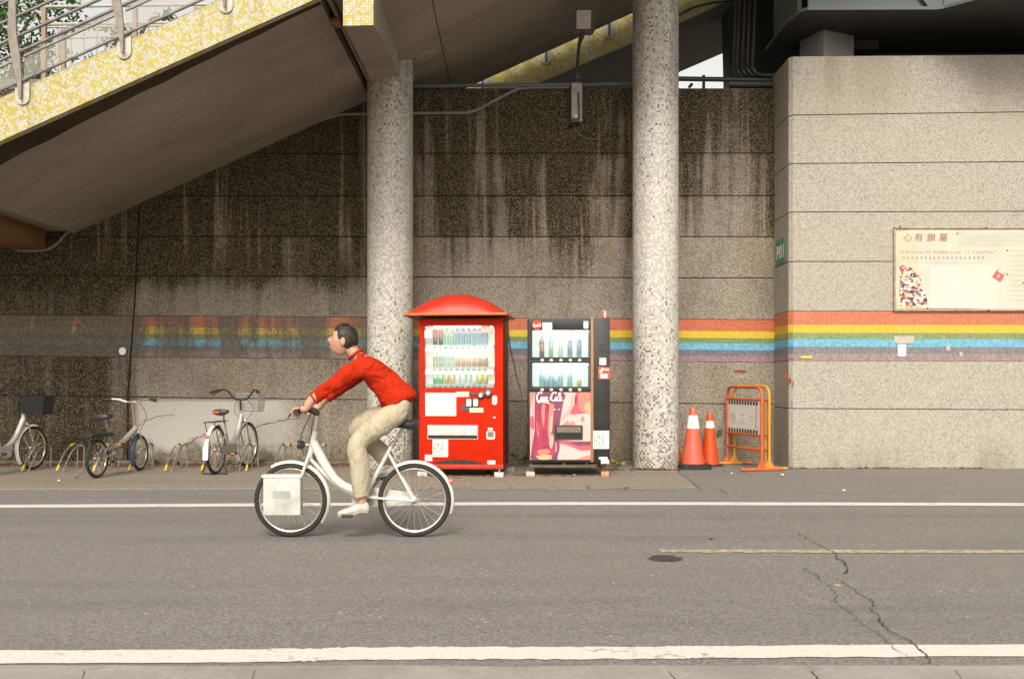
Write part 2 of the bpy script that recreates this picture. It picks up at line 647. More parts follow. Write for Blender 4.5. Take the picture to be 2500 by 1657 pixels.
def asphalt_material(name, lo, hi, tint=(0.14, 0.115, 0.085), spots=True):
    n = NT(name)
    p = n.pos()
    pr, pg, pb = n.sep(n.voro(p, 95.0))
    fine = n.noise(p, 55.0, 3.0, 0.7)
    sp = n.ma('ADD', n.ma('MULTIPLY', pr, 0.5), n.ma('MULTIPLY', fine, 0.5))
    c = n.mix(n.ss(sp, 0.2, 0.8), lo, hi)
    big = n.noise(p, 0.45, 5.0, 0.6)
    c = n.mix(n.ss(big, 0.35, 0.75, 0.0, 0.40), c, tint)
    lane = n.noise(n.vmul(p, (0.25, 1.6, 1.0)), 1.0, 4.0, 0.6)
    c = n.mix(n.ss(lane, 0.45, 0.8, 0.0, 0.28), c, tuple(k * 0.62 for k in lo))
    if spots:
        rx_, ry_, rz_ = n.sep(p)
        wv = n.ma('ADD', ry_, n.ma('MULTIPLY', n.noise(p, 0.35, 2.0), 0.5))
        trk = n.ma('ADD', n.ma('ADD', n.ss(n.ma('ABSOLUTE', n.ma('SUBTRACT', wv, 5.55)), 0.32, 0.05), n.ss(n.ma('ABSOLUTE', n.ma('SUBTRACT', wv, 7.75)), 0.30, 0.05)), n.ss(n.ma('ABSOLUTE', n.ma('SUBTRACT', wv, 9.05)), 0.22, 0.05))
        trk = n.ma('MULTIPLY', trk, n.ss(n.noise(n.vmul(p, (0.5, 2.0, 1.0)), 1.0, 4.0), 0.35, 0.65))
        c = n.mix(n.ma('MULTIPLY', trk, 0.28), c, tuple(k * 0.7 for k in lo))
        w = n.white(n.vmul(n.voro(p, 26.0, "Position"), (1, 1, 1)))
        dd = n.voro(p, 26.0, "Distance")
        chip = n.ma('MULTIPLY', n.ma('GREATER_THAN', w, 0.985), n.ss(dd, 0.28, 0.18))
        c = n.mix(n.ma('MULTIPLY', chip, 0.7), c, (0.50, 0.47, 0.42))
        s2 = n.noise(p, 3.1, 5.0, 0.7)
        c = n.mix(n.ss(s2, 0.66, 0.78, 0.0, 0.45), c, tuple(k * 0.45 for k in lo))
    n.set(c, 0.88, 0.0, 0.3)
    n.bump(sp, 0.45, 0.004)
    return n.m


def paint_material(name, col, under, wear=0.5):
    n = NT(name)
    p = n.pos()
    w = n.noise(n.vmul(p, (1.0, 1.0, 1.0)), 14.0, 5.0, 0.78)
    w2 = n.noise(p, 1.3, 3.0)
    k = n.ss(n.ma('ADD', n.ma('MULTIPLY', w, 0.8), n.ma('MULTIPLY', w2, 0.35)), 0.72 - wear * 0.22, 0.80 - wear * 0.16)
    f = n.noise(p, 60.0, 2.0)
    c = n.mix(n.ss(f, 0.3, 0.7), tuple(x * 0.86 for x in col), col)
    c = n.mix(n.ma('MULTIPLY', k, 0.8), c, under)
    n.set(c, 0.75, 0.0, 0.3)
    n.bump(n.ma('ADD', f, w), 0.2, 0.003)
    return n.m


MW = wall_material()
MP = pier_material()
MC = column_material()
SLOPE = 0.45
MY = yellow_material("yellow_white_fascia_mosaic", SLOPE, 0.52)
MY2 = yellow_material("golden_fascia_mosaic", 0.43, 0.36)
MSL = concrete_material("brown_grey_soffit", (0.26, 0.222, 0.182), (0.38, 0.33, 0.275), (0.5, 1.0, 0.5), 1.0, (0.10, 0.075, 0.05), 0.30)
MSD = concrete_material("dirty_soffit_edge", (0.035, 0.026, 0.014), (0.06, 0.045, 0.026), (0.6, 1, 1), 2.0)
MCORE = concrete_material("dark_joint_mortar", (0.03, 0.026, 0.02), (0.05, 0.042, 0.032))
MAS = asphalt_material("worn_asphalt", (0.119, 0.110, 0.102), (0.251, 0.234, 0.218), (0.186, 0.172, 0.156))
MPV = asphalt_material("pale_footway_asphalt", (0.151, 0.127, 0.102), (0.308, 0.265, 0.212), (0.238, 0.203, 0.160), False)
MGUT = concrete_material("gutter_concrete", (0.242, 0.226, 0.198), (0.341, 0.319, 0.286), (1, 1, 1), 2.0, (0.12, 0.10, 0.08), 0.45)
MEARTH = concrete_material("earth_ground", (0.10, 0.09, 0.06), (0.16, 0.14, 0.10), (1, 1, 1), 0.4)
MWHT = paint_material("white_road_paint", (0.626, 0.599, 0.540), (0.216, 0.194, 0.167), 0.35)
MYEL = paint_material("yellow_road_paint", (0.50, 0.415, 0.25), (0.18, 0.16, 0.135), 0.95)
MBLACK = M_("crack_black", (0.045, 0.040, 0.034), 0.95)

# ------------------------------------------------------------------ ground, road, footway, markings
mb = MB().poly([(-150, -150, -0.03), (150, -150, -0.03), (150, 260, -0.03), (-150, 260, -0.03)])
ground = struct(mb.build("ground", MEARTH))


def road_sheet():
    mb = MB()
    xs = [-60, -30, -15, -8, -4, 0, 4, 8, 15, 30, 60]
    ys = [4.06, 5, 6, 7, 8, 9, 10, 11, 12, 13, 14.6]
    vs_ = [(x, y, 0.0) for y in ys for x in xs]
    nx = len(xs)
    fs = [(j * nx + i, j * nx + i + 1, (j + 1) * nx + i + 1, (j + 1) * nx + i) for j in range(len(ys) - 1) for i in range(nx - 1)]
    return mb.add(vs_, fs)


road = struct(road_sheet().build("road", MAS))


def wavy(a, b, n, amp, seed):
    r = random.Random(seed)
    out = []
    for i in range(n + 1):
        t = i / n
        p = lerp(Vector(a), Vector(b), t)
        k = amp * mnoise.noise(Vector((p.x * 1.7 + seed * 9.1, p.y * 1.7, seed)))
        out.append(p + Vector((0, k, 0)))
    return out


# footway: a pale strip along the wall, its road edge slightly raised and ragged
edge = [Vector((-60, 10.70, 0.012))] + wavy((-12, 10.68, 0.012), (2.0, 10.92, 0.012), 90, 0.05, 3)
edge[-1] = Vector((2.02, 10.98, 0.012))
back = [Vector((2.10, 11.9, 0.012)), Vector((2.16, 12.95, 0.012)), Vector((2.05, 14.3, 0.012)), Vector((-60, 14.3, 0.012))]
mb = MB().poly(edge + back, (0, 0, -0.011))
pavement = struct(mb.build("pavement", MPV, smooth=False))

# gutter and near footway under the camera
ge = wavy((-14, 4.07, 0.028), (14, 4.09, 0.028), 120, 0.03, 5)
mb = MB().poly(ge + [Vector((14, -6, 0.028)), Vector((-14, -6, 0.028))], (0, 0, -0.05))
gutter = struct(mb.build("gutter", MGUT, smooth=False))
gl_ = [v + Vector((0, 0.002, -0.025)) for v in ge]
MB().add(gl_ + [v + Vector((0, 0.016 + 0.008 * mnoise.noise(v * 5.0), 0)) for v in gl_], [(i, i + 1, len(gl_) + i + 1, len(gl_) + i) for i in range(len(gl_) - 1)]).build("dirt_line", MBLACK, gutter, smooth=False)


def strip_on_road(name, cl, w, mat, z=0.004, nseg=160, rag=0.006, parent=None):
    """painted line along the points cl (x,y) with slightly ragged edges"""
    cl = smooth_path([Vector((x, y, 0)) for x, y in cl], 30)
    va, vb = [], []
    r = random.Random(len(name))
    for p in cl:
        va.append(p + Vector((0, -w / 2 + r.uniform(-rag, rag), z)))
        vb.append(p + Vector((0, w / 2 + r.uniform(-rag, rag), z)))
    n = len(cl)
    mb = MB().add(va + vb, [(i, i + 1, n + i + 1, n + i) for i in range(n - 1)])
    o = mb.build(name, mat, parent, smooth=False)
    return o


def gy(py):
    return FPX * CAMZ / (py - HORY)


struct(strip_on_road("road_marking", [(-30, gy(1246)), (-12, gy(1240)), (-4.85, gy(1236)), (-1.37, gy(1231)), (1.14, gy(1229.5)), (4.9, gy(1231.5)), (12, gy(1235)), (30, gy(1240))], 0.235, MWHT))
struct(strip_on_road("road_marking", [(-12, gy(1622)), (-2.21, gy(1604)), (-0.63, gy(1596)), (0.52, gy(1594)), (2.26, gy(1588)), (12, gy(1568))], 0.195, MWHT, rag=0.011))
struct(strip_on_road("road_marking", [(1.035, gy(1345)), (2.2, gy(1346)), (3.55, gy(1347)), (12, gy(1350))], 0.115, MYEL, rag=0.014))


def crack(pts, w0, w1, name="crack", z=0.0075, seed=1, sub=6, parent=None):
    r = random.Random(seed)
    pp = []
    for a, b in zip(pts[:-1], pts[1:]):
        a, b = Vector(a), Vector(b)
        L = (b - a).length
        k = max(1, min(sub, int(L / 0.03)))
        for i in range(k):
            j = Vector((r.uniform(-1, 1), r.uniform(-1, 1), 0)) * min(0.02, L * 0.10) if i else Vector((0, 0, 0))
            pp.append(lerp(a, b, i / k) + j)
    pp.append(Vector(pts[-1]))
    n = len(pp)
    va, vb = [], []
    for i, p in enumerate(pp):
        t = (pp[min(i + 1, n - 1)] - pp[max(i - 1, 0)])
        t.z = 0
        t.normalize()
        nrm = Vector((-t.y, t.x, 0))
        w = lerp(w0, w1, i / (n - 1)) * r.uniform(0.2, 1.1) * 0.33
        va.append(Vector((p.x, p.y, z)) + nrm * w)
        vb.append(Vector((p.x, p.y, z)) - nrm * w)
    mb = MB().add(va + vb, [(i, i + 1, n + i + 1, n + i) for i in range(n - 1)])
    return mb.build(name, MBLACK, parent, smooth=False)


def zpts(l, ox=1540, oy=1180, k=0.4058):
    return [G(ox + x * k, oy + y * k) for x, y in l]


crack(zpts([(510, 185), (580, 225), (660, 240), (745, 262), (860, 268), (910, 280), (960, 282), (1030, 318), (1110, 360), (1190, 400), (1235, 430), (1240, 455), (1290, 485), (1305, 510), (1295, 548)]), 0.006, 0.020, seed=1, parent=road)
crack(zpts([(1225, 570), (1285, 605), (1350, 650), (1400, 680), (1462, 715), (1440, 760), (1500, 810), (1510, 855), (1600, 920), (1660, 940), (1720, 985), (1780, 1050), (1770, 1118)]), 0.012, 0.017, seed=2, parent=road)
crack(zpts([(1045, 510), (1100, 545), (1140, 585), (1195, 620), (1230, 660), (1230, 710), (1260, 750), (1330, 790), (1430, 870), (1500, 920), (1560, 965), (1590, 1005), (1650, 1035), (1710, 1065)]), 0.011, 0.008, seed=3, parent=road)
crack(zpts([(2240, 370), (2300, 380), (2366, 398)]), 0.01, 0.01, seed=4, parent=road)
crack(zpts([(380, 0), (440, 15), (520, 30), (580, 62), (660, 58)]), 0.012, 0.02, seed=5, parent=road)
crack([G(1655, 1152), G(1672, 1166), G(1690, 1178), G(1700, 1190), G(1712, 1199)], 0.015, 0.03, seed=6, z=0.016, parent=road)
for i, (xa, xb) in enumerate(((623, 612), (1632, 1650), (1975, 2010), (2335, 2352), (1985, 1998), (205, 198))):
    ya = 1637
    crack([G(xa, ya, 0.028), G((xa + xb) / 2, 1650, 0.028), G(xb, 1672, 0.028)], 0.006, 0.008, seed=10 + i, z=0.0305, parent=gutter)


def blot(name, px, py, wx, wy, mat, z=0.003, seed=0, n=28, parent=None):
    c = G(px, py)
    r = random.Random(seed)
    pts = []
    for i in range(n):
        a = 2 * math.pi * i / n
        k = 1 + r.uniform(-0.10, 0.10)
        pts.append((c.x + wx * k * math.cos(a), c.y + wy * k * math.sin(a), z))
    return MB().poly(pts).build(name, mat, parent, smooth=False)


MPATCH = asphalt_material("patched_asphalt", (0.104, 0.095, 0.087), (0.217, 0.200, 0.184), (0.158, 0.144, 0.130), False)
MOIL = M_("oil_stain", (0.045, 0.036, 0.030), 0.7, coord='pos')
blot("oil_stain", 1624, 1363, 0.107, 0.125, MOIL, seed=2, parent=road)
blot("oil_stain", 1736, 1315, 0.02, 0.03, MOIL, seed=3, parent=road)
blot("paint_fleck", 2046, 1429, 0.020, 0.035, MYEL, seed=4, parent=road)
blot("paint_fleck", 2012, 1210, 0.10, 0.03, MYEL, seed=5, parent=road)

# ------------------------------------------------------------------ retaining wall
RB = [0.0, 0.273, 0.435, 0.565, 0.718, 0.861, 1.0]
RCOL = [((0.430, 0.071, 0.015), (0.490, 0.112, 0.036)), ((0.516, 0.344, 0.007), (0.568, 0.404, 0.017)), ((0.09, 0.17, 0.03), (0.16, 0.25, 0.06)),
        ((0.06, 0.29, 0.46), (0.14, 0.40, 0.55)), ((0.060, 0.075, 0.115), (0.12, 0.13, 0.165)), ((0.19, 0.105, 0.12), (0.28, 0.18, 0.195))]
RGW = [0.5, 0.22, 0.55, 0.3, 0.65, 0.55]
RNAME = ["red", "yellow", "green", "blue", "navy", "purple"]
MBW = [band_material("wall_tiles_" + RNAME[i], *RCOL[i], True, RGW[i]) for i in range(6)]
MBP = [band_material("pier_tiles_" + RNAME[i], *RCOL[i], False, RGW[i]) for i in range(6)]

wall = thing("retaining_wall", "tall grey retaining wall streaked with black stains under the stairs", "wall", (0, D_WALL, 0))
XL, XR = -15.0, 4.3


def wz(py):
    return CAMZ + (HORY - py) / S_WALL


def wcourse(yl, yr, x):
    """height of a course line given by its image rows at px 0 and px 1888"""
    px = 1250 + x * S_WALL
    return wz(lerp(yl, yr, px / 1888.0))


def crack_x(z):
    """slanting vertical joint near the left end"""
    py = HORY - (z - CAMZ) * S_WALL
    if py < 720:
        px = lerp(340, 330, (py - 500) / 220)
    else:
        px = lerp(330, 312, min(1.0, (py - 720) / 240))
    return (px - 1250) / S_WALL


courses = [(215, 215), (376, 374), (478, 478), (577, 578), (672, 679), (769, 781), (868, 884), (965, 987), (1175, 1175)]
GAP = 0.0055
for ci in range(len(courses) - 1):
    (a0, a1), (b0, b1) = courses[ci], courses[ci + 1]
    rows = [(a0, a1, b0, b1, MW, "panel", 0.0)]
    if ci == 5:
        rows = [(lerp(a0, b0, RB[k]), lerp(a1, b1, RB[k]), lerp(a0, b0, RB[k + 1]), lerp(a1, b1, RB[k + 1]), MBW[k], "tile_band", 0.004) for k in range(6)]
    for (t0, t1, u0, u1, mt, nm, proud) in rows:
        g = GAP if nm == "panel" else 0.0
        for side in (0, 1):
            def X(z):
                return crack_x(z) - 0.014 if side == 0 else crack_x(z) + 0.014
            if side == 0:
                xa_t, xb_t = XL, X(wcourse(t0, t1, -5.4))
                xa_b, xb_b = XL, X(wcourse(u0, u1, -5.4))
            else:
                xa_t, xb_t = X(wcourse(t0, t1, -5.4)), XR
                xa_b, xb_b = X(wcourse(u0, u1, -5.4)), XR
            y0 = D_WALL - proud + (0.010 if side == 0 else 0.0)
            q = [Vector((xa_b, y0, wcourse(u0, u1, xa_b) + g)), Vector((xb_b, y0, wcourse(u0, u1, xb_b) + g)),
                 Vector((xb_t, y0, wcourse(t0, t1, xb_t) - g)), Vector((xa_t, y0, wcourse(t0, t1, xa_t) - g))]
            q = [Vector((p.x, p.y, max(p.z, -0.05))) for p in q]
            m2 = MB().hexa(q, [p + Vector((0, 0.055, 0)) for p in q])
            m2.build(nm, mt, wall, bevel=0.004 if nm == "panel" else 0.0, org=(0, D_WALL, 0), seg=1, smooth=False)
MB().box((XL, D_WALL + 0.035, -0.1), (XR, D_WALL + 0.42, wz(217))).build("core", MCORE, wall, org=(0, D_WALL, 0))
# crack running through the pale patch and the spalled crack on the right
MCR = M_("wall_crack_dark", (0.075, 0.06, 0.04), 0.95, var=0.4, scale=60)


def wall_crack(pts, w, seed, yy=D_WALL - 0.003):
    r = random.Random(seed)
    pp = []
    for a, b in zip(pts[:-1], pts[1:]):
        for i in range(5):
            pp.append((lerp(a[0], b[0], i / 5) + r.uniform(-2, 2), lerp(a[1], b[1], i / 5) + r.uniform(-2.5, 2.5)))
    pp.append(pts[-1])
    va = [P(x, y - w * r.uniform(0.2, 1.2), yy) for x, y in pp]
    vb = [P(x + w * 0.3, y + w * r.uniform(0.2, 1.2), yy) for x, y in pp]
    n = len(pp)
    MB().add(va + vb, [(i, i + 1, n + i + 1, n + i) for i in range(n - 1)]).build("crack", MCR, wall, org=(0, D_WALL, 0), smooth=False)


wall_crack([(330, 1045), (350, 1028), (385, 1016), (425, 1012)], 0.9, 1)
wall_crack([(428, 1096), (455, 1084), (480, 1070), (503, 1060)], 1.2, 2)
wall_crack([(620, 1045), (645, 1035), (680, 1028), (735, 1018)], 1.1, 3)
wall_crack([(490, 1074), (486, 1100), (492, 1115), (487, 1128)], 0.8, 4)
wall_crack([(1824, 402), (1838, 415), (1836, 430), (1856, 430)], 2.2, 5)
wall_crack([(1838, 430), (1832, 450), (1830, 474)], 1.8, 6)
wall_crack([(1785, 452), (1790, 474)], 1.2, 7)
MRUST = M_("rust_smear", (0.20, 0.045, 0.02), 0.9, var=0.4)


def smear(px0, px1, py0, py1, d, seed, par, org, name="rust_mark", mat=None, n=18):
    r = random.Random(seed)
    pts = []
    for i in range(n):
        a = 2 * math.pi * i / n
        k = r.uniform(0.65, 1.1)
        pts.append(P((px0 + px1) / 2 + (px1 - px0) / 2 * k * math.cos(a), (py0 + py1) / 2 + (py1 - py0) / 2 * k * math.sin(a), d))
    return MB().poly(pts).build(name, mat or MRUST, par, org=org, smooth=False)


smear(1790, 1823, 902, 911, D_WALL - 0.004, 3, wall, (0, D_WALL, 0))
smear(1748, 1765, 1045, 1070, D_WALL - 0.004, 4, wall, (0, D_WALL, 0), "dark_mark", MCR)

# low kerb lip at the foot of the wall
MKERB = concrete_material("old_kerb_concrete", (0.12, 0.095, 0.07), (0.20, 0.165, 0.12), (1, 1, 1), 2.0, (0.05, 0.04, 0.025), 0.6)
kp = thing("kerb", "low worn concrete kerb along the foot of the stained wall", "kerb", (-7, 14.0, 0))
xk = -14.8
while xk < 1.9:
    L = 1.0
    MB().box((xk + 0.006, 13.95, 0.0), (xk + L - 0.006, D_WALL - 0.003, 0.055 + rnd.uniform(-0.006, 0.006))).build("kerb_stone", MKERB, kp, bevel=0.012, org=(-7, 14.0, 0))
    xk += L

# ------------------------------------------------------------------ bridge pier on the right
pier = thing("bridge_pier", "pale beige stone bridge pier with bright rainbow tile band", "pier", (3.73, D_PIER, 0))
PX0, PX1, PY1 = 3.73, 9.5, 15.6
PORG = (3.73, D_PIER, 0)
pc = [(137.5, 133), (281.5, 273.6), (400, 395), (518, 516), (638.5, 638), (759.8, 760), (879.8, 881), (997, 1000), (1165, 1175)]


def pz(yl, yr, x):
    px = 1250 + x * S_PIER
    return CAMZ + (HORY - lerp(yl, yr, (px - 1927) / 573.0)) / S_PIER


for ci in range(len(pc) - 1):
    (a0, a1), (b0, b1) = pc[ci], pc[ci + 1]
    rows = [(a0, a1, b0, b1, MP, "panel", 0.0)]
    if ci == 5:
        rows = [(lerp(a0, b0, RB[k]), lerp(a1, b1, RB[k]), lerp(a0, b0, RB[k + 1]), lerp(a1, b1, RB[k + 1]), MBP[k], "tile_band", 0.004) for k in range(6)]
    for (t0, t1, u0, u1, mt, nm, pr) in rows:
        g = 0.005 if nm == "panel" else 0.0
        ch = 0.05
        pl = [(PX0 - pr, PY1), (PX0 - pr, D_PIER + ch), (PX0 + ch, D_PIER - pr), (PX1, D_PIER - pr), (PX1, PY1)]
        lo = [Vector((x, y, max(-0.05, pz(u0, u1, x) + g))) for x, y in pl]
        hi = [Vector((x, y, pz(t0, t1, x) - g)) for x, y in pl]
        m2 = MB().add(lo + hi, [(4, 3, 2, 1, 0), (5, 6, 7, 8, 9)] + [(i, (i + 1) % 5, (i + 1) % 5 + 5, i + 5) for i in range(5)])
        m2.build(nm, mt, pier, bevel=0.004 if nm == "panel" else 0.0, org=PORG, seg=1, smooth=False)
MB().box((PX0 + 0.03, D_PIER + 0.03, -0.1), (PX1 - 0.03, PY1 - 0.03, 5.48)).build("core", MCORE, pier, org=PORG)

smear(1914, 1922, 902, 925, D_PIER + 0.02, 5, pier, PORG)
smear(1924, 1932, 921, 936, D_PIER - 0.004, 6, pier, PORG)
smear(1934, 1938, 930, 946, D_PIER - 0.004, 7, pier, PORG)

# ------------------------------------------------------------------ mosaic columns
def column(name, label, pxa, pxb, dc, ztop):
    r = 0.308
    x = ((pxa + pxb) / 2 - 1250) * dc / FPX
    o = MB().lathe([(r + 0.0, -0.02), (r, 0.6), (r, 2.0), (r, 4.0), (r, ztop)], 64).build(name, MC, None)
    o.location = (x, dc, 0)
    tag(o, label, "column", "mosaic columns under the stairs")
    return x


XC1 = column("mosaic_column", "round mosaic column behind the cyclist, left of the red vending machine", 895, 1010, 13.43, 5.6)
XC2 = column("mosaic_column", "round mosaic column between the black vending machine and the traffic cones", 1545, 1656, 13.43, 7.2)

# ------------------------------------------------------------------ stairs overhead
DN, DF = 10.36, 15.6                                 # near and far edge of the front flight
Z0 = CAMZ + 4.877                                   # underside at x = 0


def zs(x):
    return Z0 + SLOPE * x


stair = thing("stair", "sloping concrete stair overhead with yellow mosaic edge and grey underside", "stairs", (-6.2, DN, 3.2))
SORG = (-6.2, DN, 3.2)


def slab(x0, x1, y0, y1, th0, th1, name, mat, par=stair, org=SORG, zf=zs):
    lo = [(x0, y0, zf(x0) + th0), (x1, y0, zf(x1) + th0), (x1, y1, zf(x1) + th0), (x0, y1, zf(x0) + th0)]
    hi = [(x, y, z - th0 + th1) for x, y, z in lo]
    return MB().hexa(lo, hi).build(name, mat, par, org=org)


XJ = -1.985
XJ2 = -0.94
XL0 = -6.23
slab(XL0, XJ - 0.035, DN + 0.10, DF, 0.0, 0.30, "soffit_slab", MSL)
slab(XJ + 0.035, XJ2 - 0.006, DN + 0.10, DF, 0.0, 0.30, "soffit_slab", MSL)
slab(XJ2 + 0.006, 9.0, DN + 0.10, DF, 0.0, 0.30, "soffit_slab", MSL)
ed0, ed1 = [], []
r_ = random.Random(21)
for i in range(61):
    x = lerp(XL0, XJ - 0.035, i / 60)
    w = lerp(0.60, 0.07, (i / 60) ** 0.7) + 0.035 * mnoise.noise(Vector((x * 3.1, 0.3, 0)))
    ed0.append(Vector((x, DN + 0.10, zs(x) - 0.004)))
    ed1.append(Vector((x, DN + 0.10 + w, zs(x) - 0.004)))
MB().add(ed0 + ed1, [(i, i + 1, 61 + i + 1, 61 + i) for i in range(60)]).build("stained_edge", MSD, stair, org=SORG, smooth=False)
slab(XJ - 0.04, XJ + 0.04, DN + 0.10, DF, 0.12, 0.30, "joint_backing", MCORE)
slab(XL0, XJ - 0.02, DN, DN + 0.098, -0.004, 0.445, "fascia", MY)
slab(XJ + 0.02, 9.0, DN, DN + 0.098, -0.004, 0.445, "fascia", MY)
# seal strip and small rusty clip in the joint
MSEAL = M_("dark_joint_seal", (0.05, 0.047, 0.038), 0.8)
MB().tube([(XJ + 0.085, DN + 0.12, zs(XJ + 0.085) - 0.012), (XJ + 0.085, 13.1, zs(XJ + 0.085) - 0.012)], 0.02, 6).build("joint_seal", MSEAL, stair, org=SORG)
MB().cbox((XJ + 0.02, 11.12, zs(XJ) - 0.01), (0.13, 0.20, 0.05)).build("rusty_clip", M_("rusty_clip", (0.22, 0.10, 0.05), 0.8, var=0.3), stair, bevel=0.01, org=SORG)
# steps on top (only glimpsed from elsewhere)
xs_ = XL0
while xs_ < 8.6:
    MB().box((xs_, DN + 0.10, zs(xs_) + 0.28), (xs_ + 0.315, DF, zs(xs_) + 0.305 + 0.14)).build("step", MGUT, stair, org=SORG)
    xs_ += 0.32
# bottom landing and its wooden-brown bearer
MB().box((-11.0, DN, 3.30), (XL0, DF, 3.72)).build("landing", MSL, stair, org=SORG)
MORB = concrete_material("ochre_bearer", (0.19, 0.095, 0.036), (0.27, 0.14, 0.055), (1, 0.6, 1), 1.5, (0.10, 0.05, 0.02), 0.4)
MB().box((-7.0, DN + 0.3, 3.015), (-6.54, 13.96, 3.298)).build("bearer", MORB, stair, bevel=0.01, org=SORG)
# disc plate on the underside
cx, cy = -1.16, 13.42
MB().lathe([(0.165, 0.0), (0.165, 0.03)], 28, Matrix.Translation((cx, cy, zs(cx) - 0.028)) @ Matrix.Rotation(-math.atan(SLOPE), 4, 'Y')).build("cover_plate", MSL, stair, org=SORG, bevel=0.008)
# cross beam from the left column to the fascia, with a tiled end
bt = [P(839, 63, DN), P(911, 61, DN)]
br = [P(899, 180, 13.16), P(970, 176, 13.16)]
ex = 0.62
br2 = [Vector((br[0].x - 0.01, 13.9, br[0].z)), Vector((br[1].x + 0.02, 13.9, br[1].z))]
pts_lo = [bt[0], bt[1], lerp(bt[1], br[1], 0.28) + Vector((0, 0, 0.035)), br2[1], br2[0], lerp(bt[0], br[0], 0.28) + Vector((0, 0, 0.035))]
pts_hi = [Vector((p.x, p.y, zs(p.x) + 0.05)) for p in pts_lo]
pts_hi[0].z += 0.1
m2 = MB().add([p + Vector((0, 0.02 if i < 2 else 0, 0)) for i, p in enumerate(pts_lo)] + [p + Vector((0, 0.02 if i < 2 else 0, 0)) for i, p in enumerate(pts_hi)],
              [(5, 4, 3, 2, 1, 0), (6, 7, 8, 9, 10, 11)] + [(i, (i + 1) % 6, (i + 1) % 6 + 6, i + 6) for i in range(6)])
m2.build("cross_beam", MSL, stair, org=SORG, angle=25)
MYB = yellow_material("yellow_white_beam_mosaic", 0.0, 0.5)
q = [bt[0] + Vector((-0.004, -0.012, -0.006)), bt[1] + Vector((0.004, -0.012, -0.006)), Vector((bt[1].x + 0.004, DN - 0.012, zs(bt[1].x) + 0.3)), Vector((bt[0].x - 0.004, DN - 0.012, zs(bt[0].x) + 0.3))]
MB().hexa(q, [p + Vector((0, 0.032, 0)) for p in q]).build("beam_end", MYB, stair, org=SORG)

# rear flight
DR, DR2 = 15.95, 19.4
ZR = CAMZ + 4.576


def zr(x):
    return ZR + 0.43 * x


rear = thing("stair", "second stair behind the wall top with golden mosaic edge", "stairs", (0, DR, 5.4))
RORG = (0, DR, 5.4)
MSR = concrete_material("grey_rear_soffit", (0.16, 0.155, 0.14), (0.24, 0.23, 0.21), (0.6, 1, 1), 1.2, (0.05, 0.045, 0.035), 0.5)
slab(-1.0, 9.0, DR + 0.08, DR2, 0.0, 0.34, "soffit_slab", MSR, rear, RORG, zr)
slab(-1.0, 9.0, DR, DR + 0.078, -0.005, 0.62, "fascia", MY2, rear, RORG, zr)
MPLATE = M_("pale_galvanised_plate", (0.45, 0.41, 0.345), 0.45, 0.0, 0.15, 30, 0.35)


def shield(w, h, t, n=8):
    """railing base plate: straight sides and a round lower end; local XZ, origin at top centre"""
    r = w / 2
    pts = [Vector((-r, 0, 0)), Vector((-r, 0, -(h - r)))]
    pts += [Vector((-r * math.cos(math.pi * i / n), 0, -(h - r) - r * math.sin(math.pi * i / n))) for i in range(1, n)]
    pts += [Vector((r, 0, -(h - r))), Vector((r, 0, 0))]
    return pts


for px_, py_ in ((1333, 158), (1487, 95), (1178, 222)):
    c = P(px_, py_, DR - 0.004)
    pts = [Vector((c.x, DR - 0.004, c.z + 0.30)) + q for q in shield(0.17, 0.30, 0.02)]
    MB().poly(pts, (0, -0.02, 0)).build("post_plate", MPLATE, rear, org=RORG)
    MB().poly([Vector((c.x - 0.012, DR - 0.026, c.z + 0.04)), Vector((c.x + 0.012, DR - 0.026, c.z + 0.04)), Vector((c.x + 0.03, DR - 0.026, c.z + 0.5)), Vector((c.x - 0.03, DR - 0.026, c.z + 0.5))], (0, -0.03, 0)).build("post", M_("dark_post", (0.09, 0.08, 0.07), 0.6), rear, org=RORG)

# ------------------------------------------------------------------ railing of the front stair
MGAL = M_("weathered_galvanised_steel", (0.19, 0.183, 0.172), 0.45, 0.3, 0.2, 12, 0.35)
MPOST = M_("rusting_post_paint", (0.22, 0.185, 0.16), 0.6, 0.0, 0.2, 14, 0.45)


def mesh_material():
    n = NT("perforated_sheet")
    p = n.pos()
    x, y, z = n.sep(p)
    a = math.atan(SLOPE)
    u = n.ma('ADD', n.ma('MULTIPLY', x, math.cos(a)), n.ma('MULTIPLY', z, math.sin(a)))
    v = n.ma('SUBTRACT', n.ma('MULTIPLY', z, math.cos(a)), n.ma('MULTIPLY', x, math.sin(a)))
    pt = 0.017
    vn = n.ma('DIVIDE', v, pt * 0.87)
    row = n.ma('FLOOR', vn)
    off = n.ma('MULTIPLY', n.ma('MODULO', row, 2.0), 0.5)
    un = n.ma('ADD', n.ma('DIVIDE', u, pt), off)
    du = n.ma('SUBTRACT', n.ma('FRACT', un), 0.5)
    dv = n.ma('SUBTRACT', n.ma('FRACT', vn), 0.5)
    d = n.ma('SQRT', n.ma('ADD', n.ma('MULTIPLY', du, du), n.ma('MULTIPLY', dv, dv)))
    hole = n.ma('LESS_THAN', d, 0.41)
    n.set((0.30, 0.28, 0.235), 0.5, 0.0)
    tr = n.node("ShaderNodeBsdfTransparent")
    mx = n.node("ShaderNodeMixShader")
    n.t.links.new(hole, mx.inputs[0])
    n.t.links.new(n.b.outputs[0], mx.inputs[1])
    n.t.links.new(tr.outputs[0], mx.inputs[2])
    n.t.links.new(mx.outputs[0], n.out.inputs["Surface"])
    return n.m


MMESH = mesh_material()
rail = thing("stair_railing", "steel railing with perforated panels on the yellow stair edge", "railing", (-5.2, DN, 4.2))
ROG = (-5.2, DN, 4.2)
DP = DN - 0.045
SN = FPX / DP
PITCH = 249.0 / SN
x_first = (51 - 1250) / SN
posts = [x_first + PITCH * k for k in range(-2, 6)]


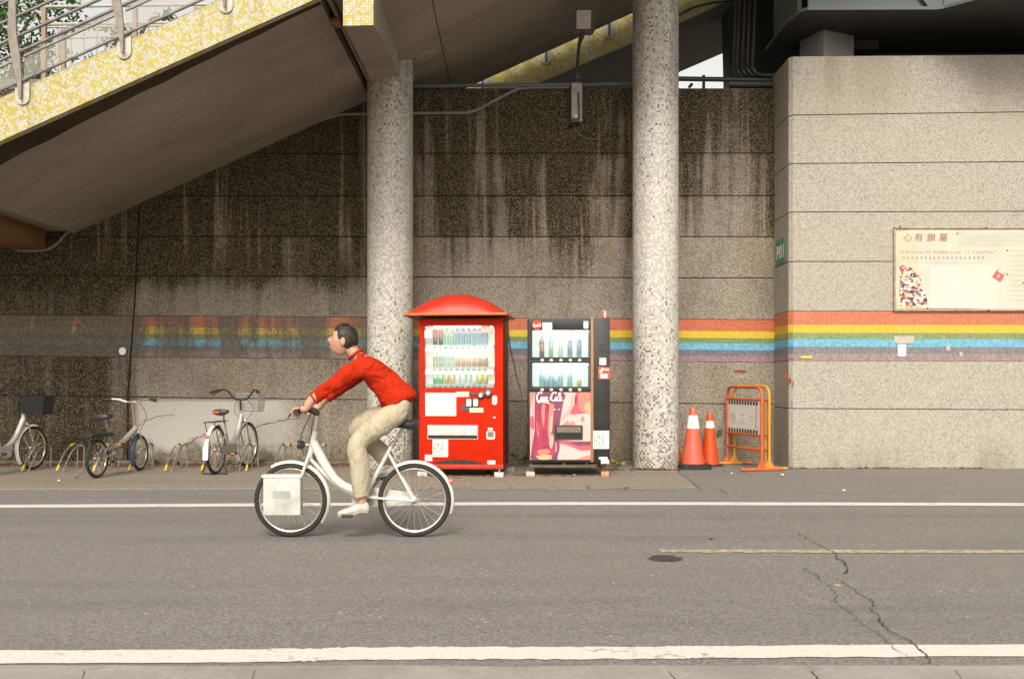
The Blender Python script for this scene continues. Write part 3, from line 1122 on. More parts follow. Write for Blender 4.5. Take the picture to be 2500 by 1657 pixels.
def zt(x):
    return zs(x) + 0.445                               # top of the fascia


for xp in posts:
    zb = zt(xp) - 0.155
    pts = [Vector((xp, DN - 0.003, zb + 0.235)) + q_ for q_ in shield(0.148, 0.265, 0.02)]
    MB().poly(pts, (0, -0.018, 0)).build("base_plate", MPLATE, rail, bevel=0.004, org=ROG)
    prof = [(0.0, 0.0, 0.010), (-0.006, 0.10, 0.018), (-0.022, 0.25, 0.034), (-0.045, 0.42, 0.046), (-0.072, 0.58, 0.046), (-0.086, 0.72, 0.044), (-0.085, 0.95, 0.038), (-0.072, 1.18, 0.032), (-0.05, 1.40, 0.026)]
    L_ = [Vector((xp + a - w, DP + 0.01, zb + 0.02 + h)) for a, h, w in prof]
    R_ = [Vector((xp + a + w, DP + 0.01, zb + 0.02 + h)) for a, h, w in prof]
    MB().poly(L_ + R_[::-1], (0, -0.032, 0)).build("post", MPOST, rail, bevel=0.004, org=ROG)
offs = [(0.055, 0.016), (0.365, 0.018), (0.535, 0.017), (0.745, 0.017), (0.945, 0.017), (1.15, 0.017), (1.33, 0.024)]
xa, xb = posts[0] - 0.4, posts[-1] + 0.4
for k, (h, r_) in enumerate(offs):
    MB().tube([(xa, DP + 0.005, zt(xa) + h), (xb, DP + 0.005, zt(xb) + h)], r_, 10).build("rail", MGAL, rail, org=ROG)
for i in range(len(posts) - 1):
    a, b = posts[i] + 0.02, posts[i + 1] - 0.02
    MB().poly([(a, DP + 0.02, zt(a) + 0.06), (b, DP + 0.02, zt(b) + 0.06), (b, DP + 0.02, zt(b) + 0.36), (a, DP + 0.02, zt(a) + 0.36)]).build("perforated_panel", MMESH, rail, org=ROG)
    MB().hexa([(a, DP + 0.008, zt(a) + 0.296), (b, DP + 0.008, zt(b) + 0.296), (b, DP + 0.03, zt(b) + 0.296), (a, DP + 0.03, zt(a) + 0.296)],
              [(a, DP + 0.008, zt(a) + 0.312), (b, DP + 0.008, zt(b) + 0.312), (b, DP + 0.03, zt(b) + 0.312), (a, DP + 0.03, zt(a) + 0.312)]).build("panel_edge", MGAL, rail, org=ROG)

# ------------------------------------------------------------------ steel bridge over the pier
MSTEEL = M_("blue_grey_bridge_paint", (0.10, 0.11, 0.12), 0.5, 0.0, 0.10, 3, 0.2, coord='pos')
MSTEELD = M_("dark_green_bridge_paint", (0.045, 0.055, 0.05), 0.6, 0.0, 0.15, 3, 0.3, coord='pos')
bridge = thing("steel_bridge", "blue-grey steel bridge girder resting above the beige pier", "bridge", (4.6, 13.8, 5.55))
BORG = (4.6, 13.8, 5.55)
ZP = CAMZ + 900 * 12.9 / FPX
pl = [(3.70, 14.5), (3.69, 13.5), (3.705, 13.3), (3.77, 12.98), (3.83, 12.9), (5.50, 12.88), (5.58, 12.84), (6.3, 12.1), (9.5, 12.1), (9.5, 18.0), (5.2, 18.0), (5.2, 14.5)]
MB().poly([(x, y, ZP) for x, y in pl], (0, 0, 0.035)).build("bottom_flange", M_("shaded_flange_paint", (0.030, 0.029, 0.024), 0.65, 0.0, 0.2, 3, coord="pos"), bridge, org=BORG)  # shade under the bridge painted into the flange as a near-black colour
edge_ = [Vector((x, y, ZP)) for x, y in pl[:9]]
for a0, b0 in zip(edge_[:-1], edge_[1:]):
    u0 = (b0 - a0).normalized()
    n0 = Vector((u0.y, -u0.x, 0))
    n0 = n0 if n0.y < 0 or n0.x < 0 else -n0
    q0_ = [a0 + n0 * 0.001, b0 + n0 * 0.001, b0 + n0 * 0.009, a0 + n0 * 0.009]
    MB().hexa([p - Vector((0, 0, 0.002)) for p in q0_], [p + Vector((0, 0, 0.037)) for p in q0_]).build("lit_flange_edge", MSTEEL, bridge, org=BORG)  # paler strip painting the light that catches the flange's rim
MB().box((3.86, 12.97, ZP + 0.035), (5.62, 13.02, 8.2)).build("web", MSTEEL, bridge, org=BORG)
MB().box((3.80, 13.25, ZP + 0.035), (3.86, 14.45, 8.2)).build("web", MSTEEL, bridge, org=BORG)
MB().box((5.62, 12.95, ZP + 0.035), (9.5, 13.0, 8.2)).build("web", MSTEEL, bridge, org=BORG)
MB().hexa([(5.40, 12.90, ZP + 0.04), (5.50, 12.90, ZP + 0.04), (5.50, 12.96, ZP + 0.04), (5.40, 12.96, ZP + 0.04)],
          [(4.9, 12.90, ZP + 0.7), (5.0, 12.90, ZP + 0.7), (5.0, 12.96, ZP + 0.7), (4.9, 12.96, ZP + 0.7)]).build("stiffener", MSTEEL, bridge, org=BORG)
MB().box((3.70, 12.97, 8.2), (9.5, 18.0, 8.6)).build("deck", MSTEELD, bridge, org=BORG)
MB().box((5.25, 14.6, 5.56), (9.5, 14.66, ZP)).build("cross_plate", MSTEELD, bridge, org=BORG)
a_ = P(2011, 137, 13.60)
b_ = P(1952, 137, 14.10)
c_ = P(2085, 137, 13.86)
d_ = b_ + c_ - a_
zz0, zz1 = 5.535, ZP - 0.002
q0 = [Vector((p.x, p.y, zz0)) for p in (a_, c_, d_, b_)]
q1 = [Vector((p.x, p.y, zz1)) for p in (a_, c_, d_, b_)]
MB().hexa(q0, q1).build("bearing_post", M_("grey_bearing_paint", (0.26, 0.25, 0.235), 0.6, 0.0, 0.1, 5, 0.2, coord='pos'), bridge, bevel=0.01, org=BORG)
MB().cbox((5.0, 14.2, ZP - 0.06), (0.35, 0.3, 0.12)).build("bearing_block", MBLACK, bridge, org=BORG)
# dark plate wall behind the pipes
abut = thing("bridge_abutment", "dark green steel side wall behind the pipes above the wall", "bridge wall", (4.0, 16.6, 5.0))
MB().hexa([(3.62, 16.4, 5.0), (9.5, 16.4, 5.0), (9.5, 16.9, 5.0), (3.62, 16.9, 5.0)], [(3.50, 16.4, 9.5), (9.5, 16.4, 9.5), (9.5, 16.9, 9.5), (3.50, 16.9, 9.5)]).build("steel_plate", MSTEELD, abut, org=(4.0, 16.6, 5.0))
MB().hexa([P(1772, 195, 16.2), P(1800, 195, 16.2), P(1800, 195, 16.35), P(1772, 195, 16.35)], [P(1788, 150, 16.2), P(1800, 150, 16.2), P(1800, 150, 16.35), P(1788, 150, 16.35)]).build("gusset", M_("purple_grey_paint", (0.12, 0.10, 0.10), 0.7), abut, org=(4.0, 16.6, 5.0))

# ------------------------------------------------------------------ pipes and cables on the wall
MPIPE = M_("dark_pipe_paint", (0.035, 0.036, 0.030), 0.45, 0.0, 0.2, 10, 0.2, coord='pos')
MCOND = M_("grey_conduit", (0.24, 0.215, 0.175), 0.55, 0.0, 0.15, 10, 0.3, coord='pos')
MBLUEP = M_("blue_grey_pipe", (0.10, 0.15, 0.165), 0.5, 0.0, 0.15, 10, 0.3, coord='pos')


def run_thing(name, label, cat, pts, r, mat, n=8, sub=8, group=None):
    path = smooth_path(pts, sub) if sub > 1 else [Vector(p) for p in pts]
    b = path[0]
    o = MB().tube(path, r, n).build(name, mat, None, org=b)
    o.location = b
    return tag(o, label, cat, group)


dc = D_WALL - 0.03
run_thing("conduit", "thin grey conduit following the stair underside and wall top", "conduit",
          [P(x, y, dc) for x, y in ((28, 603), (52, 612), (112, 609), (140, 594), (160, 572), (185, 556), (240, 531), (420, 452), (600, 372), (760, 303), (812, 285), (850, 279), (1013, 277), (1110, 276), (1156, 272), (1215, 242), (1262, 219), (1300, 214), (1388, 213))], 0.021, MCOND, 8, 6)
run_thing("water_pipe", "blue-grey pipe lying along the wall top left of the lamp", "pipe",
          [P(x, y, D_WALL - 0.06) for x, y in ((1012, 211), (1150, 209), (1300, 208), (1392, 207))], 0.026, MBLUEP, 8, 2)
run_thing("water_pipe", "blue-grey pipe on the wall top between lamp and right column", "pipe",
          [P(x, y, D_WALL - 0.06) for x, y in ((1424, 208), (1500, 205), (1620, 205))], 0.022, MBLUEP, 8, 2)
hp = thing("handrail_pipe", "thick dark pipe above the wall top right of the column", "pipe", P(1660, 215, 14.2))
HO = P(1660, 215, 14.2)
MB().tube([P(1600, 192, 14.25), P(1893, 196, 14.25)], 0.034, 10).build("pipe", MPIPE, hp, org=HO)
MB().tube([P(1780, 206, 14.22), P(1893, 207, 14.22)], 0.05, 10).build("pipe", MPIPE, hp, org=HO)
MB().tube([P(1718, 184, 14.25), P(1718, 216, 14.25)], 0.022, 8).build("bracket", MPIPE, hp, org=HO)
MB().tube([P(1690, 205, 14.25), P(1682, 214, 14.25)], 0.022, 8).build("bracket", MPIPE, hp, org=HO)
pipe_lab = ["leftmost of the dark vertical pipes above the wall", "second dark vertical pipe from the left above the wall",
            "middle dark vertical pipe above the wall", "fourth dark vertical pipe from the left above the wall", "rightmost of the dark vertical pipes beside the pier"]
for i, x in enumerate((1792, 1800, 1813, 1825, 1838)):
    e = 190 - i * 1.5
    run_thing("service_pipe", pipe_lab[i], "pipe",
              [P(x + 6, -40, 14.55 - i * 0.06), P(x + 4, 60, 14.55 - i * 0.06), P(x, 150, 14.55 - i * 0.06), P(x + 2, e - 16, 14.5 - i * 0.06), P(x + 10, e - 4, 14.5 - i * 0.06), P(x + 28, e, 14.5 - i * 0.06), P(1892, e - 1, 14.5 - i * 0.06)],
              0.026, M_("brownish_pipe", (0.035, 0.030, 0.022), 0.4, 0.0, 0.25, 10, 0.3, coord='pos'), 8, 6, "vertical pipes beside the pier")
run_thing("hanging_cable", "dark cable draped across the golden rear fascia", "cable",
          [P(x, y, DR - 0.12) for x, y in ((1640, 46), (1662, 35), (1690, 20), (1730, 9), (1780, 2), (1830, -6))], 0.02, MPIPE, 6, 6)
run_thing("thin_wire", "thin pale wire hanging down the wall above the red machine", "wire",
          [P(x, y, D_WALL - 0.012) for x, y in ((1184, 215), (1183, 300), (1180, 372), (1183, 410), (1182, 560), (1180, 640), (1183, 722))], 0.0045, MCOND, 5, 4)

# wall lamp: ballast box, arm, floodlight head
lamp = thing("wall_lamp", "old floodlight on a bent arm above a grey ballast box on the wall", "lamp", P(1408, 297, D_WALL - 0.1))
LO = P(1408, 297, D_WALL - 0.1)
MLG = M_("lamp_grey", (0.30, 0.275, 0.25), 0.5, 0.0, 0.15, 10, 0.4, coord='pos')
MLD = M_("lamp_dark", (0.055, 0.05, 0.042), 0.55, 0.0, 0.2, 10, 0.2, coord='pos')
d0 = D_WALL - 0.14
MB().box(P(1395, 297, d0), P(1420, 209, D_WALL - 0.004)).build("ballast_box", MLG, lamp, bevel=0.012, org=LO)
MB().box(P(1396, 298.5, d0 - 0.012), P(1414, 291, d0 + 0.05)).build("box_lid", MLD, lamp, bevel=0.006, org=LO)
MB().box(P(1403, 287, d0 - 0.008), P(1410, 281, d0 - 0.001)).build("bright_label", M_("lamp_label", (0.75, 0.68, 0.50), 0.4), lamp, org=LO)
MB().tube([P(1412, 226, d0 - 0.02), P(1414, 290, d0 - 0.02)], 0.012, 6).build("tube", MLD, lamp, org=LO)
MB().tube([P(1409, 212, D_WALL - 0.08), P(1408, 180, D_WALL - 0.08), P(1414, 110, 13.75), P(1418, 96, 13.68), P(1424, 84, 13.62)], [0.026, 0.026, 0.024, 0.034, 0.03], 10).build("arm", MLD, lamp, org=LO)
MB().lathe([(0.05, -0.03), (0.05, 0.03)], 12, Matrix.Translation(P(1409, 190, D_WALL - 0.08))).build("arm_collar", MLD, lamp, org=LO)
hc = P(1425, 52, 13.6)
HM = Matrix.Translation(hc) @ Matrix.Rotation(math.radians(24), 4, 'X')
hl = [HM @ p for p in rrect(-0.155, 0.155, -0.19, 0.19, 0.07)]
hl2 = [HM @ (Vector((p.x * 0.62, p.y, p.z * 0.7)) + Vector((0, 0.12, 0))) for p in rrect(-0.155, 0.155, -0.19, 0.19, 0.07)]
n_ = len(hl)
MB().add(hl + hl2, [tuple(range(n_)), tuple(range(2 * n_ - 1, n_ - 1, -1))] + [(i, (i + 1) % n_, (i + 1) % n_ + n_, i + n_) for i in range(n_)]).build("lamp_head", MLD, lamp, bevel=0.006, org=LO)
MB().poly([HM @ (p + Vector((-0.0, -0.006, 0.015))) for p in rrect(-0.098, 0.098, -0.115, 0.125, 0.012)], HM.to_3x3() @ Vector((0, -0.004, 0))).build("lamp_lens", M_("milky_lens", (0.42, 0.37, 0.33), 0.25, 0.0, 0.05), lamp, org=LO)
MB().tube(smooth_path([P(x, y, D_WALL - 0.05) for x, y in ((1400, 299), (1406, 318), (1424, 334), (1446, 340), (1466, 333), (1480, 308), (1481, 275), (1473, 245), (1474, 228), (1486, 212), (1500, 202))], 6), 0.006, 5).build("cable_loop", M_("olive_cable", (0.16, 0.14, 0.09), 0.6), lamp, org=LO)

# ------------------------------------------------------------------ notice board, sign and stickers on the pier
MPAPER = M_("notice_paper", (0.49, 0.465, 0.385), 0.55, 0.0, 0.05, 4, coord='pos')
MPAPER2 = M_("warm_paper_edge", (0.72, 0.56, 0.36), 0.55, 0.0, 0.06, 6, coord='pos')
MFRAME = M_("rusty_board_frame", (0.36, 0.28, 0.19), 0.7, 0.0, 0.25, 20, 0.45, coord='pos')
board = thing("notice_board", "faded white notice board with red padlock print on the pier", "notice board", P(2182, 757, D_PIER))
BO = P(2182, 757, D_PIER)
yb = D_PIER - 0.03


def bp(px, py, y=None):
    y = yb if y is None else y
    q = P(px, py, D_PIER)
    return Vector((q.x, y, q.z))


def fl(px0, px1, py0, py1, y, th=0.002):
    a, b = bp(px0, py1, y), bp(px1, py0, y)
    return MB().box((a.x, y - th, a.z), (b.x, y, b.z))


BXR = 2760
MB().box(bp(2180, 757, yb), bp(BXR, 555, D_PIER - 0.003)).build("backing", MFRAME, board, bevel=0.004, org=BO)
pap = [bp(2186, 755), bp(2184, 700), bp(2185.5, 640), bp(2184, 600), bp(2186, 566), bp(2222, 562), bp(2330, 563), bp(BXR - 6, 562), bp(BXR - 6, 757), bp(2400, 755), bp(2300, 753)]
MB().poly([p + Vector((0, -0.004, 0)) for p in pap], (0, -0.004, 0)).build("paper", MPAPER, board, org=BO, smooth=False)
for nm, a, b in (("frame_rail", (2180, 2183.2, 555, 758), 0), ("frame_rail", (2180, BXR, 555, 559.5), 0), ("frame_rail", (2180, BXR, 756, 759.5), 0), ("frame_rail", (BXR - 4, BXR, 555, 758), 0)):
    fl(*a, yb - 0.004, 0.012).build(nm, MFRAME, board, bevel=0.003, org=BO)
for i, (x, y) in enumerate(((2194, 555.5), (2404, 557), (2261, 753.5), (2409, 758.5))):
    MB().ball(bp(x, y, yb - 0.018), 0.012, 8, 6).build("screw", M_("screw_rust", (0.10, 0.035, 0.02), 0.8), board, org=BO)
yp = yb - 0.0085
fl(2187, 2238, 572, 752, yp, 0.0004).build("tinted_margin", M_("peach_tint", (0.52, 0.44, 0.31), 0.55, 0, 0.06, 3, coord='pos'), board, org=BO)
fl(2270, 2430, 650, 752, yp, 0.0004).build("tinted_margin", M_("pale_blue_tint", (0.50, 0.52, 0.45), 0.55, 0, 0.06, 3, coord='pos'), board, org=BO)
yt = yp - 0.0012
MRED_T = M_("brush_red", (0.26, 0.05, 0.05), 0.6, var=0.3, scale=30)
MOR_T = M_("orange_print", (0.52, 0.16, 0.06), 0.6, var=0.15)
MGR_T = M_("grey_green_print", (0.25, 0.28, 0.25), 0.6)
MGR_T2 = M_("faint_print", (0.40, 0.39, 0.33), 0.6)


def prt(s, px, py, hpx, mat, name="print", wpx=None, **kw):
    me = text_mesh(s, hpx / S_PIER, width=(wpx / S_PIER if wpx else None), **kw)
    o = place(name, me, mat, board, bp(px, py, yt) - Vector(BO))
    return o


for ch, x in zip("心有鎖屬", (2201, 2228, 2258.5, 2288)):
    prt(ch, x, 589, 22, MRED_T, "title_character", 21, shear=0.12)
prt("A Promise for Endless Love  “ I  Love You ”", 2196, 620, 11.5, MOR_T, "title_line", 235)


def glyph_line(px0, px1, py, h, w, mat, seed, name="small_print"):
    """a line of print too small to read: little strokes"""
    r = random.Random(seed)
    mb = MB()
    x = px0
    while x < px1:
        for k in range(3):
            yy = py - h * (0.1 + 0.4 * k) + r.uniform(-0.08, 0.08) * h
            a, b = bp(x + r.uniform(0, 0.25) * w, yy, yt), bp(x + w * r.uniform(0.6, 0.85), yy - h * 0.16, yt)
            mb.add([a, Vector((b.x, yt, a.z)), b, Vector((a.x, yt, b.z))], [(0, 1, 2, 3)])
        a, b = bp(x + w * 0.35, py, yt - 0.0002), bp(x + w * 0.5, py - h, yt - 0.0002)
        mb.add([a, Vector((b.x, yt - 0.0002, a.z)), b, Vector((a.x, yt - 0.0002, b.z))], [(0, 1, 2, 3)])
        x += w
    return stuff(mb.build(name, mat, board, org=BO, smooth=False))


glyph_line(2199, 2402, 634, 6.5, 10.7, MGR_T, 1)
glyph_line(2200, 2400, 643, 2.5, 3.2, MGR_T2, 2)
for i in range(6):
    glyph_line(2336, 2640, 574 + i * 5.6, 2.6, 3.4, MGR_T2, 10 + i)
for i in range(11):
    glyph_line(2462, 2700, 615 + i * 12, 3.0, 3.6, MGR_T2, 30 + i)
for x, y in ((2334, 572), (2456, 613), (2456, 671), (2494, 692)):
    fl(x - 2, x + 2, y - 2.5, y + 1.5, yt, 0.0004).build("red_mark", MRED_T, board, org=BO)
r_ = random.Random(4)
MMAP = M_("map_yellow", (0.62, 0.52, 0.28), 0.6)
for i in range(12):
    x, y = r_.uniform(2272, 2420), r_.uniform(652, 748)
    fl(x, x + r_.uniform(6, 26), y, y + r_.uniform(1.5, 4), yt, 0.0004).build("map_mark", MMAP, board, org=BO)


def collage_material():
    n = NT("photo_of_locks")
    p = n.pos()
    q = n.noise(p, 9.0, 2.0)
    v = n.voro(n.vmul(p, (1.0, 1.0, 1.4)), 26.0)
    a, b, c = n.sep(v)
    col = n.mix(n.ss(a, 0.25, 0.4), (0.045, 0.035, 0.05), (0.62, 0.55, 0.44))
    col = n.mix(n.ma('GREATER_THAN', b, 0.80), col, (0.60, 0.36, 0.12))
    col = n.mix(n.ma('GREATER_THAN', c, 0.86), col, (0.45, 0.06, 0.08))
    col = n.mix(n.ma('MULTIPLY', n.ma('GREATER_THAN', c, 0.3), n.ma('LESS_THAN', c, 0.42)), col, (0.12, 0.12, 0.2))
    n.set(col, 0.5)
    return n.m


ph = [(2192, 748), (2192, 720), (2194, 690), (2193, 652), (2200, 648), (2210, 650), (2222, 655), (2232, 662), (2240, 672), (2246, 684), (2243, 700), (2252, 714), (2260, 726), (2261, 742), (2254, 750), (2220, 751)]
MB().poly([bp(x, y, yt) for x, y in ph]).build("photo_print", collage_material(), board, org=BO, smooth=False)
MLOCK = M_("padlock_red", (0.62, 0.09, 0.10), 0.5, var=0.08)
lc = bp(2434, 675, yt)
RM = Matrix.Translation(lc) @ Matrix.Rotation(math.radians(32), 4, 'Y')
u_ = 1 / S_PIER
MB().poly([RM @ Vector((x * u_, 0, z * u_)) for x, z in ((-12, -10), (12, -10), (12, 9), (-12, 9))]).build("padlock_print", MLOCK, board, org=BO, smooth=False)
for sx in (-9, 9):
    MB().poly([RM @ Vector((x * u_, 0, z * u_)) for x, z in ((sx - 1, 9), (sx + 1, 9), (sx + 1, 17), (sx - 1, 17))]).build("padlock_print", MLOCK, board, org=BO, smooth=False)
MB().poly([RM @ Vector((x * u_, -0.0006, z * u_)) for x, z in ((-2, -5), (2, -5), (1.2, 0), (3, 4), (-3, 4), (-1.2, 0))]).build("keyhole_print", MPAPER, board, org=BO, smooth=False)

# P01 plate on the left face of the pier
MGRN = M_("sign_green", (0.012, 0.20, 0.125), 0.35, var=0.06)
MWTXT = M_("sign_white", (0.80, 0.80, 0.76), 0.45, var=0.04)
xs0 = PX0 - 0.006
ya, yb2 = FPX * xs0 / (1895.5 - 1250), FPX * xs0 / (1916 - 1250)
sign = thing("number_sign", "small green plate with white lettering on the pier's left face", "sign", (xs0, (ya + yb2) / 2, 2.8))
SO_ = (xs0, (ya + yb2) / 2, 2.8)
MB().box((xs0 - 0.006, yb2, 2.80), (xs0, ya, 3.135)).build("plate", MGRN, sign, bevel=0.002, org=SO_)
MT = Matrix(((0, 1, 0), (-1, 0, 0), (0, 0, 1)))
me = text_mesh("P01", 0.245, width=(ya - yb2) * 0.86, bold=0.006)
me.transform(MT.to_4x4())
place("lettering", me, MWTXT, sign, (-0.0085, (ya - yb2) * 0.43, 0.075))

MGTAG = M_("beige_plaque", (0.42, 0.37, 0.30), 0.6, var=0.1)
MWTAG = M_("white_paper_tag", (0.74, 0.74, 0.70), 0.6, var=0.05)


def plaque(name, label, cat, px0, px1, py0, py1, mat, d, r=3.0, th=0.008, group=None):
    a, b = P(px0, py1, d), P(px1, py0, d)
    lp = rrect(a.x, b.x, a.z, b.z, min(r * d / FPX, (b.x - a.x) * 0.48, (b.z - a.z) * 0.48), d)
    o = MB().poly([p - a for p in lp], (0, th, 0)).build(name, mat, None)
    o.location = a
    return tag(o, label, cat, group)


dP = D_PIER - 0.014
plaque("plaque", "small blank beige plaque on the rainbow band below the notice board", "plaque", 2183, 2232, 820, 838, MGTAG, dP)
plaque("paper_notice", "small white paper stuck below the beige plaque on the rainbow band", "paper", 2192, 2212, 840, 869, MWTAG, dP, 1.0, 0.005)
plaque("paper_tag", "small square pale tag on the rainbow band right of the plaque", "tag", 2310, 2320, 843, 856, MGTAG, dP, 1.0, 0.006)
plaque("paper_tag", "small round pale tag low on the rainbow band right of the plaque", "tag", 2342, 2351, 859, 869, MGTAG, dP, 4.5, 0.006)
plaque("tape_strip", "strip of yellow tape low on the rainbow band near the pier corner", "tape", 1955, 1983, 869, 874, M_("yellow_tape", (0.70, 0.50, 0.05), 0.5), dP, 1.0, 0.005)
plaque("white_disc", "small white round reflector on the wall below the faded rainbow", "reflector", 290, 307, 848, 866, MWTXT, D_WALL - 0.03, 8.5, 0.024)

# ------------------------------------------------------------------ drinks (shared by both vending machines)
def bottle_mesh(kind):
    if kind == "can":
        prof = [(0.020, 0), (0.0225, 0.004), (0.0225, 0.088), (0.019, 0.096), (0.0185, 0.098)]
    elif kind == "tall_can":
        prof = [(0.024, 0), (0.026, 0.004), (0.026, 0.150), (0.022, 0.160), (0.0215, 0.162)]
    elif kind == "bottle":
        prof = [(0.024, 0), (0.026, 0.006), (0.026, 0.06), (0.0245, 0.075), (0.026, 0.09), (0.026, 0.125), (0.020, 0.150), (0.010, 0.166), (0.010, 0.185), (0.009, 0.186)]
    elif kind == "box":
        return MB().box((-0.02, -0.018, 0), (0.02, 0.018, 0.105))
    else:  # slim bottle
        prof = [(0.022, 0), (0.024, 0.006), (0.024, 0.10), (0.021, 0.118), (0.012, 0.145), (0.009, 0.17), (0.009, 0.19), (0.008, 0.192)]
    return MB().lathe(prof, 14)


def drink_material(name, cols, glow=0.0):
    """cols: list of (height fraction, colour) bands"""
    n = NT(name)
    t = n.node("ShaderNodeTexCoord").outputs["Generated"]
    x, y, z = n.sep(t)
    rp = n.node("ShaderNodeValToRGB")
    rp.color_ramp.interpolation = 'LINEAR'
    el = rp.color_ramp.elements
    while len(el) < len(cols):
        el.new(0.5)
    for e, (f, c) in zip(el, cols):
        e.position = f
        e.color = tuple(c) + (1.0,)
    q = n.noise(t, 9.0, 3.0)
    n.link(n.ma('ADD', z, n.ma('MULTIPLY', n.ma('SUBTRACT', q, 0.5), 0.10)), rp.inputs[0])
    pr_ = n.noise(n.vmul(t, (7.0, 7.0, 5.0)), 1.0, 2.0)
    lab = n.ma('MULTIPLY', n.ss(pr_, 0.54, 0.60), n.ma('MULTIPLY', n.ss(z, 0.2, 0.3), n.ss(z, 0.85, 0.75)))
    n.set(n.mix(n.ma('MULTIPLY', lab, 0.7), rp.outputs[0], (0.72, 0.70, 0.64)), 0.28)
    return n.m


W = (0.78, 0.78, 0.74)
DM = {
    "cola": drink_material("cola_can", [(0.0, (0.03, 0.025, 0.03)), (0.47, (0.04, 0.03, 0.035)), (0.52, (0.62, 0.08, 0.05)), (0.95, (0.66, 0.14, 0.09)), (1.0, (0.1, 0.06, 0.06))]),
    "teal": drink_material("teal_bottle", [(0.0, (0.42, 0.66, 0.58)), (0.45, (0.25, 0.60, 0.50)), (0.6, (0.60, 0.72, 0.58)), (0.8, (0.18, 0.52, 0.45)), (1.0, (0.2, 0.5, 0.45))]),
    "blue": drink_material("blue_bottle", [(0.0, (0.35, 0.62, 0.70)), (0.40, (0.18, 0.42, 0.66)), (0.58, (0.16, 0.20, 0.48)), (0.72, (0.55, 0.52, 0.66)), (0.85, (0.14, 0.12, 0.30)), (1.0, (0.10, 0.09, 0.22))]),
    "pale": drink_material("pale_bottle", [(0.0, (0.62, 0.62, 0.50)), (0.35, (0.72, 0.70, 0.60)), (0.6, (0.46, 0.52, 0.44)), (0.8, W), (1.0, (0.6, 0.7, 0.68))]),
    "mint": drink_material("mint_bottle", [(0.0, W), (0.4, W), (0.5, (0.40, 0.66, 0.56)), (0.62, (0.42, 0.68, 0.60)), (0.7, W), (1.0, (0.75, 0.74, 0.72))]),
    "peach": drink_material("peach_can", [(0.0, (0.70, 0.44, 0.30)), (0.4, (0.74, 0.40, 0.26)), (0.7, (0.78, 0.62, 0.46)), (1.0, (0.74, 0.50, 0.36))]),
    "green": drink_material("green_can", [(0.0, (0.16, 0.52, 0.30)), (0.45, (0.10, 0.50, 0.30)), (0.6, (0.55, 0.70, 0.52)), (1.0, (0.30, 0.62, 0.42))]),
    "orange": drink_material("orange_can", [(0.0, (0.72, 0.44, 0.14)), (0.35, (0.72, 0.50, 0.22)), (0.55, (0.62, 0.58, 0.50)), (0.75, (0.74, 0.48, 0.18)), (1.0, (0.76, 0.56, 0.24))]),
    "white": drink_material("white_can", [(0.0, W), (0.5, (0.80, 0.80, 0.78)), (0.8, (0.74, 0.76, 0.74)), (1.0, (0.66, 0.68, 0.66))]),
    "wteal": drink_material("white_teal_can", [(0.0, W), (0.6, W), (0.68, (0.30, 0.56, 0.54)), (0.9, (0.4, 0.62, 0.60)), (1.0, W)]),
    "yellow": drink_material("yellow_can", [(0.0, (0.30, 0.26, 0.12)), (0.14, (0.68, 0.60, 0.22)), (0.7, (0.76, 0.66, 0.20)), (1.0, (0.70, 0.60, 0.22))]),
    "water": drink_material("water_bottle", [(0.0, (0.52, 0.68, 0.72)), (0.35, (0.28, 0.50, 0.68)), (0.55, (0.46, 0.64, 0.74)), (0.7, (0.58, 0.70, 0.72)), (0.86, (0.72, 0.78, 0.78)), (1.0, (0.78, 0.80, 0.80))]),
    "navy": drink_material("navy_bottle", [(0.0, (0.45, 0.64, 0.68)), (0.25, (0.12, 0.22, 0.44)), (0.55, (0.30, 0.36, 0.60)), (0.62, (0.46, 0.44, 0.62)), (0.80, (0.12, 0.12, 0.24)), (0.9, (0.72, 0.72, 0.74)), (1.0, (0.75, 0.75, 0.76))]),
    "colab": drink_material("cola_bottle", [(0.0, (0.06, 0.02, 0.02)), (0.28, (0.10, 0.03, 0.03)), (0.32, (0.62, 0.08, 0.05)), (0.58, (0.64, 0.16, 0.12)), (0.62, (0.14, 0.05, 0.05)), (0.80, (0.40, 0.45, 0.42)), (0.9, (0.62, 0.16, 0.12)), (1.0, (0.6, 0.12, 0.1))]),
    "sprite": drink_material("green_bottle", [(0.0, (0.36, 0.62, 0.46)), (0.3, (0.22, 0.56, 0.40)), (0.45, (0.60, 0.70, 0.56)), (0.6, (0.30, 0.60, 0.48)), (0.85, (0.36, 0.58, 0.36)), (1.0, (0.40, 0.56, 0.34))]),
    "cream": drink_material("cream_bottle", [(0.0, (0.74, 0.72, 0.62)), (0.8, (0.76, 0.74, 0.66)), (0.88, (0.76, 0.66, 0.30)), (1.0, (0.76, 0.64, 0.26))]),
}
_dm = {}


def drink(kind, mat, parent, loc, sc=1.0, sz=1.0):
    key = (kind, mat)
    if key not in _dm:
        me = bpy.data.meshes.new("display_" + ("can" if "can" in kind else "bottle"))
        b = bottle_mesh(kind)
        me.from_pydata([tuple(p) for p in b.v], [], b.f)
        fix(me)
        finish(me, True, 40)
        me.materials.append(DM[mat])
        _dm[key] = me
    o = place("display_can" if "can" in kind else "display_bottle", _dm[key], None, parent, loc)
    o.scale = (sc, sc, sz)
    return o


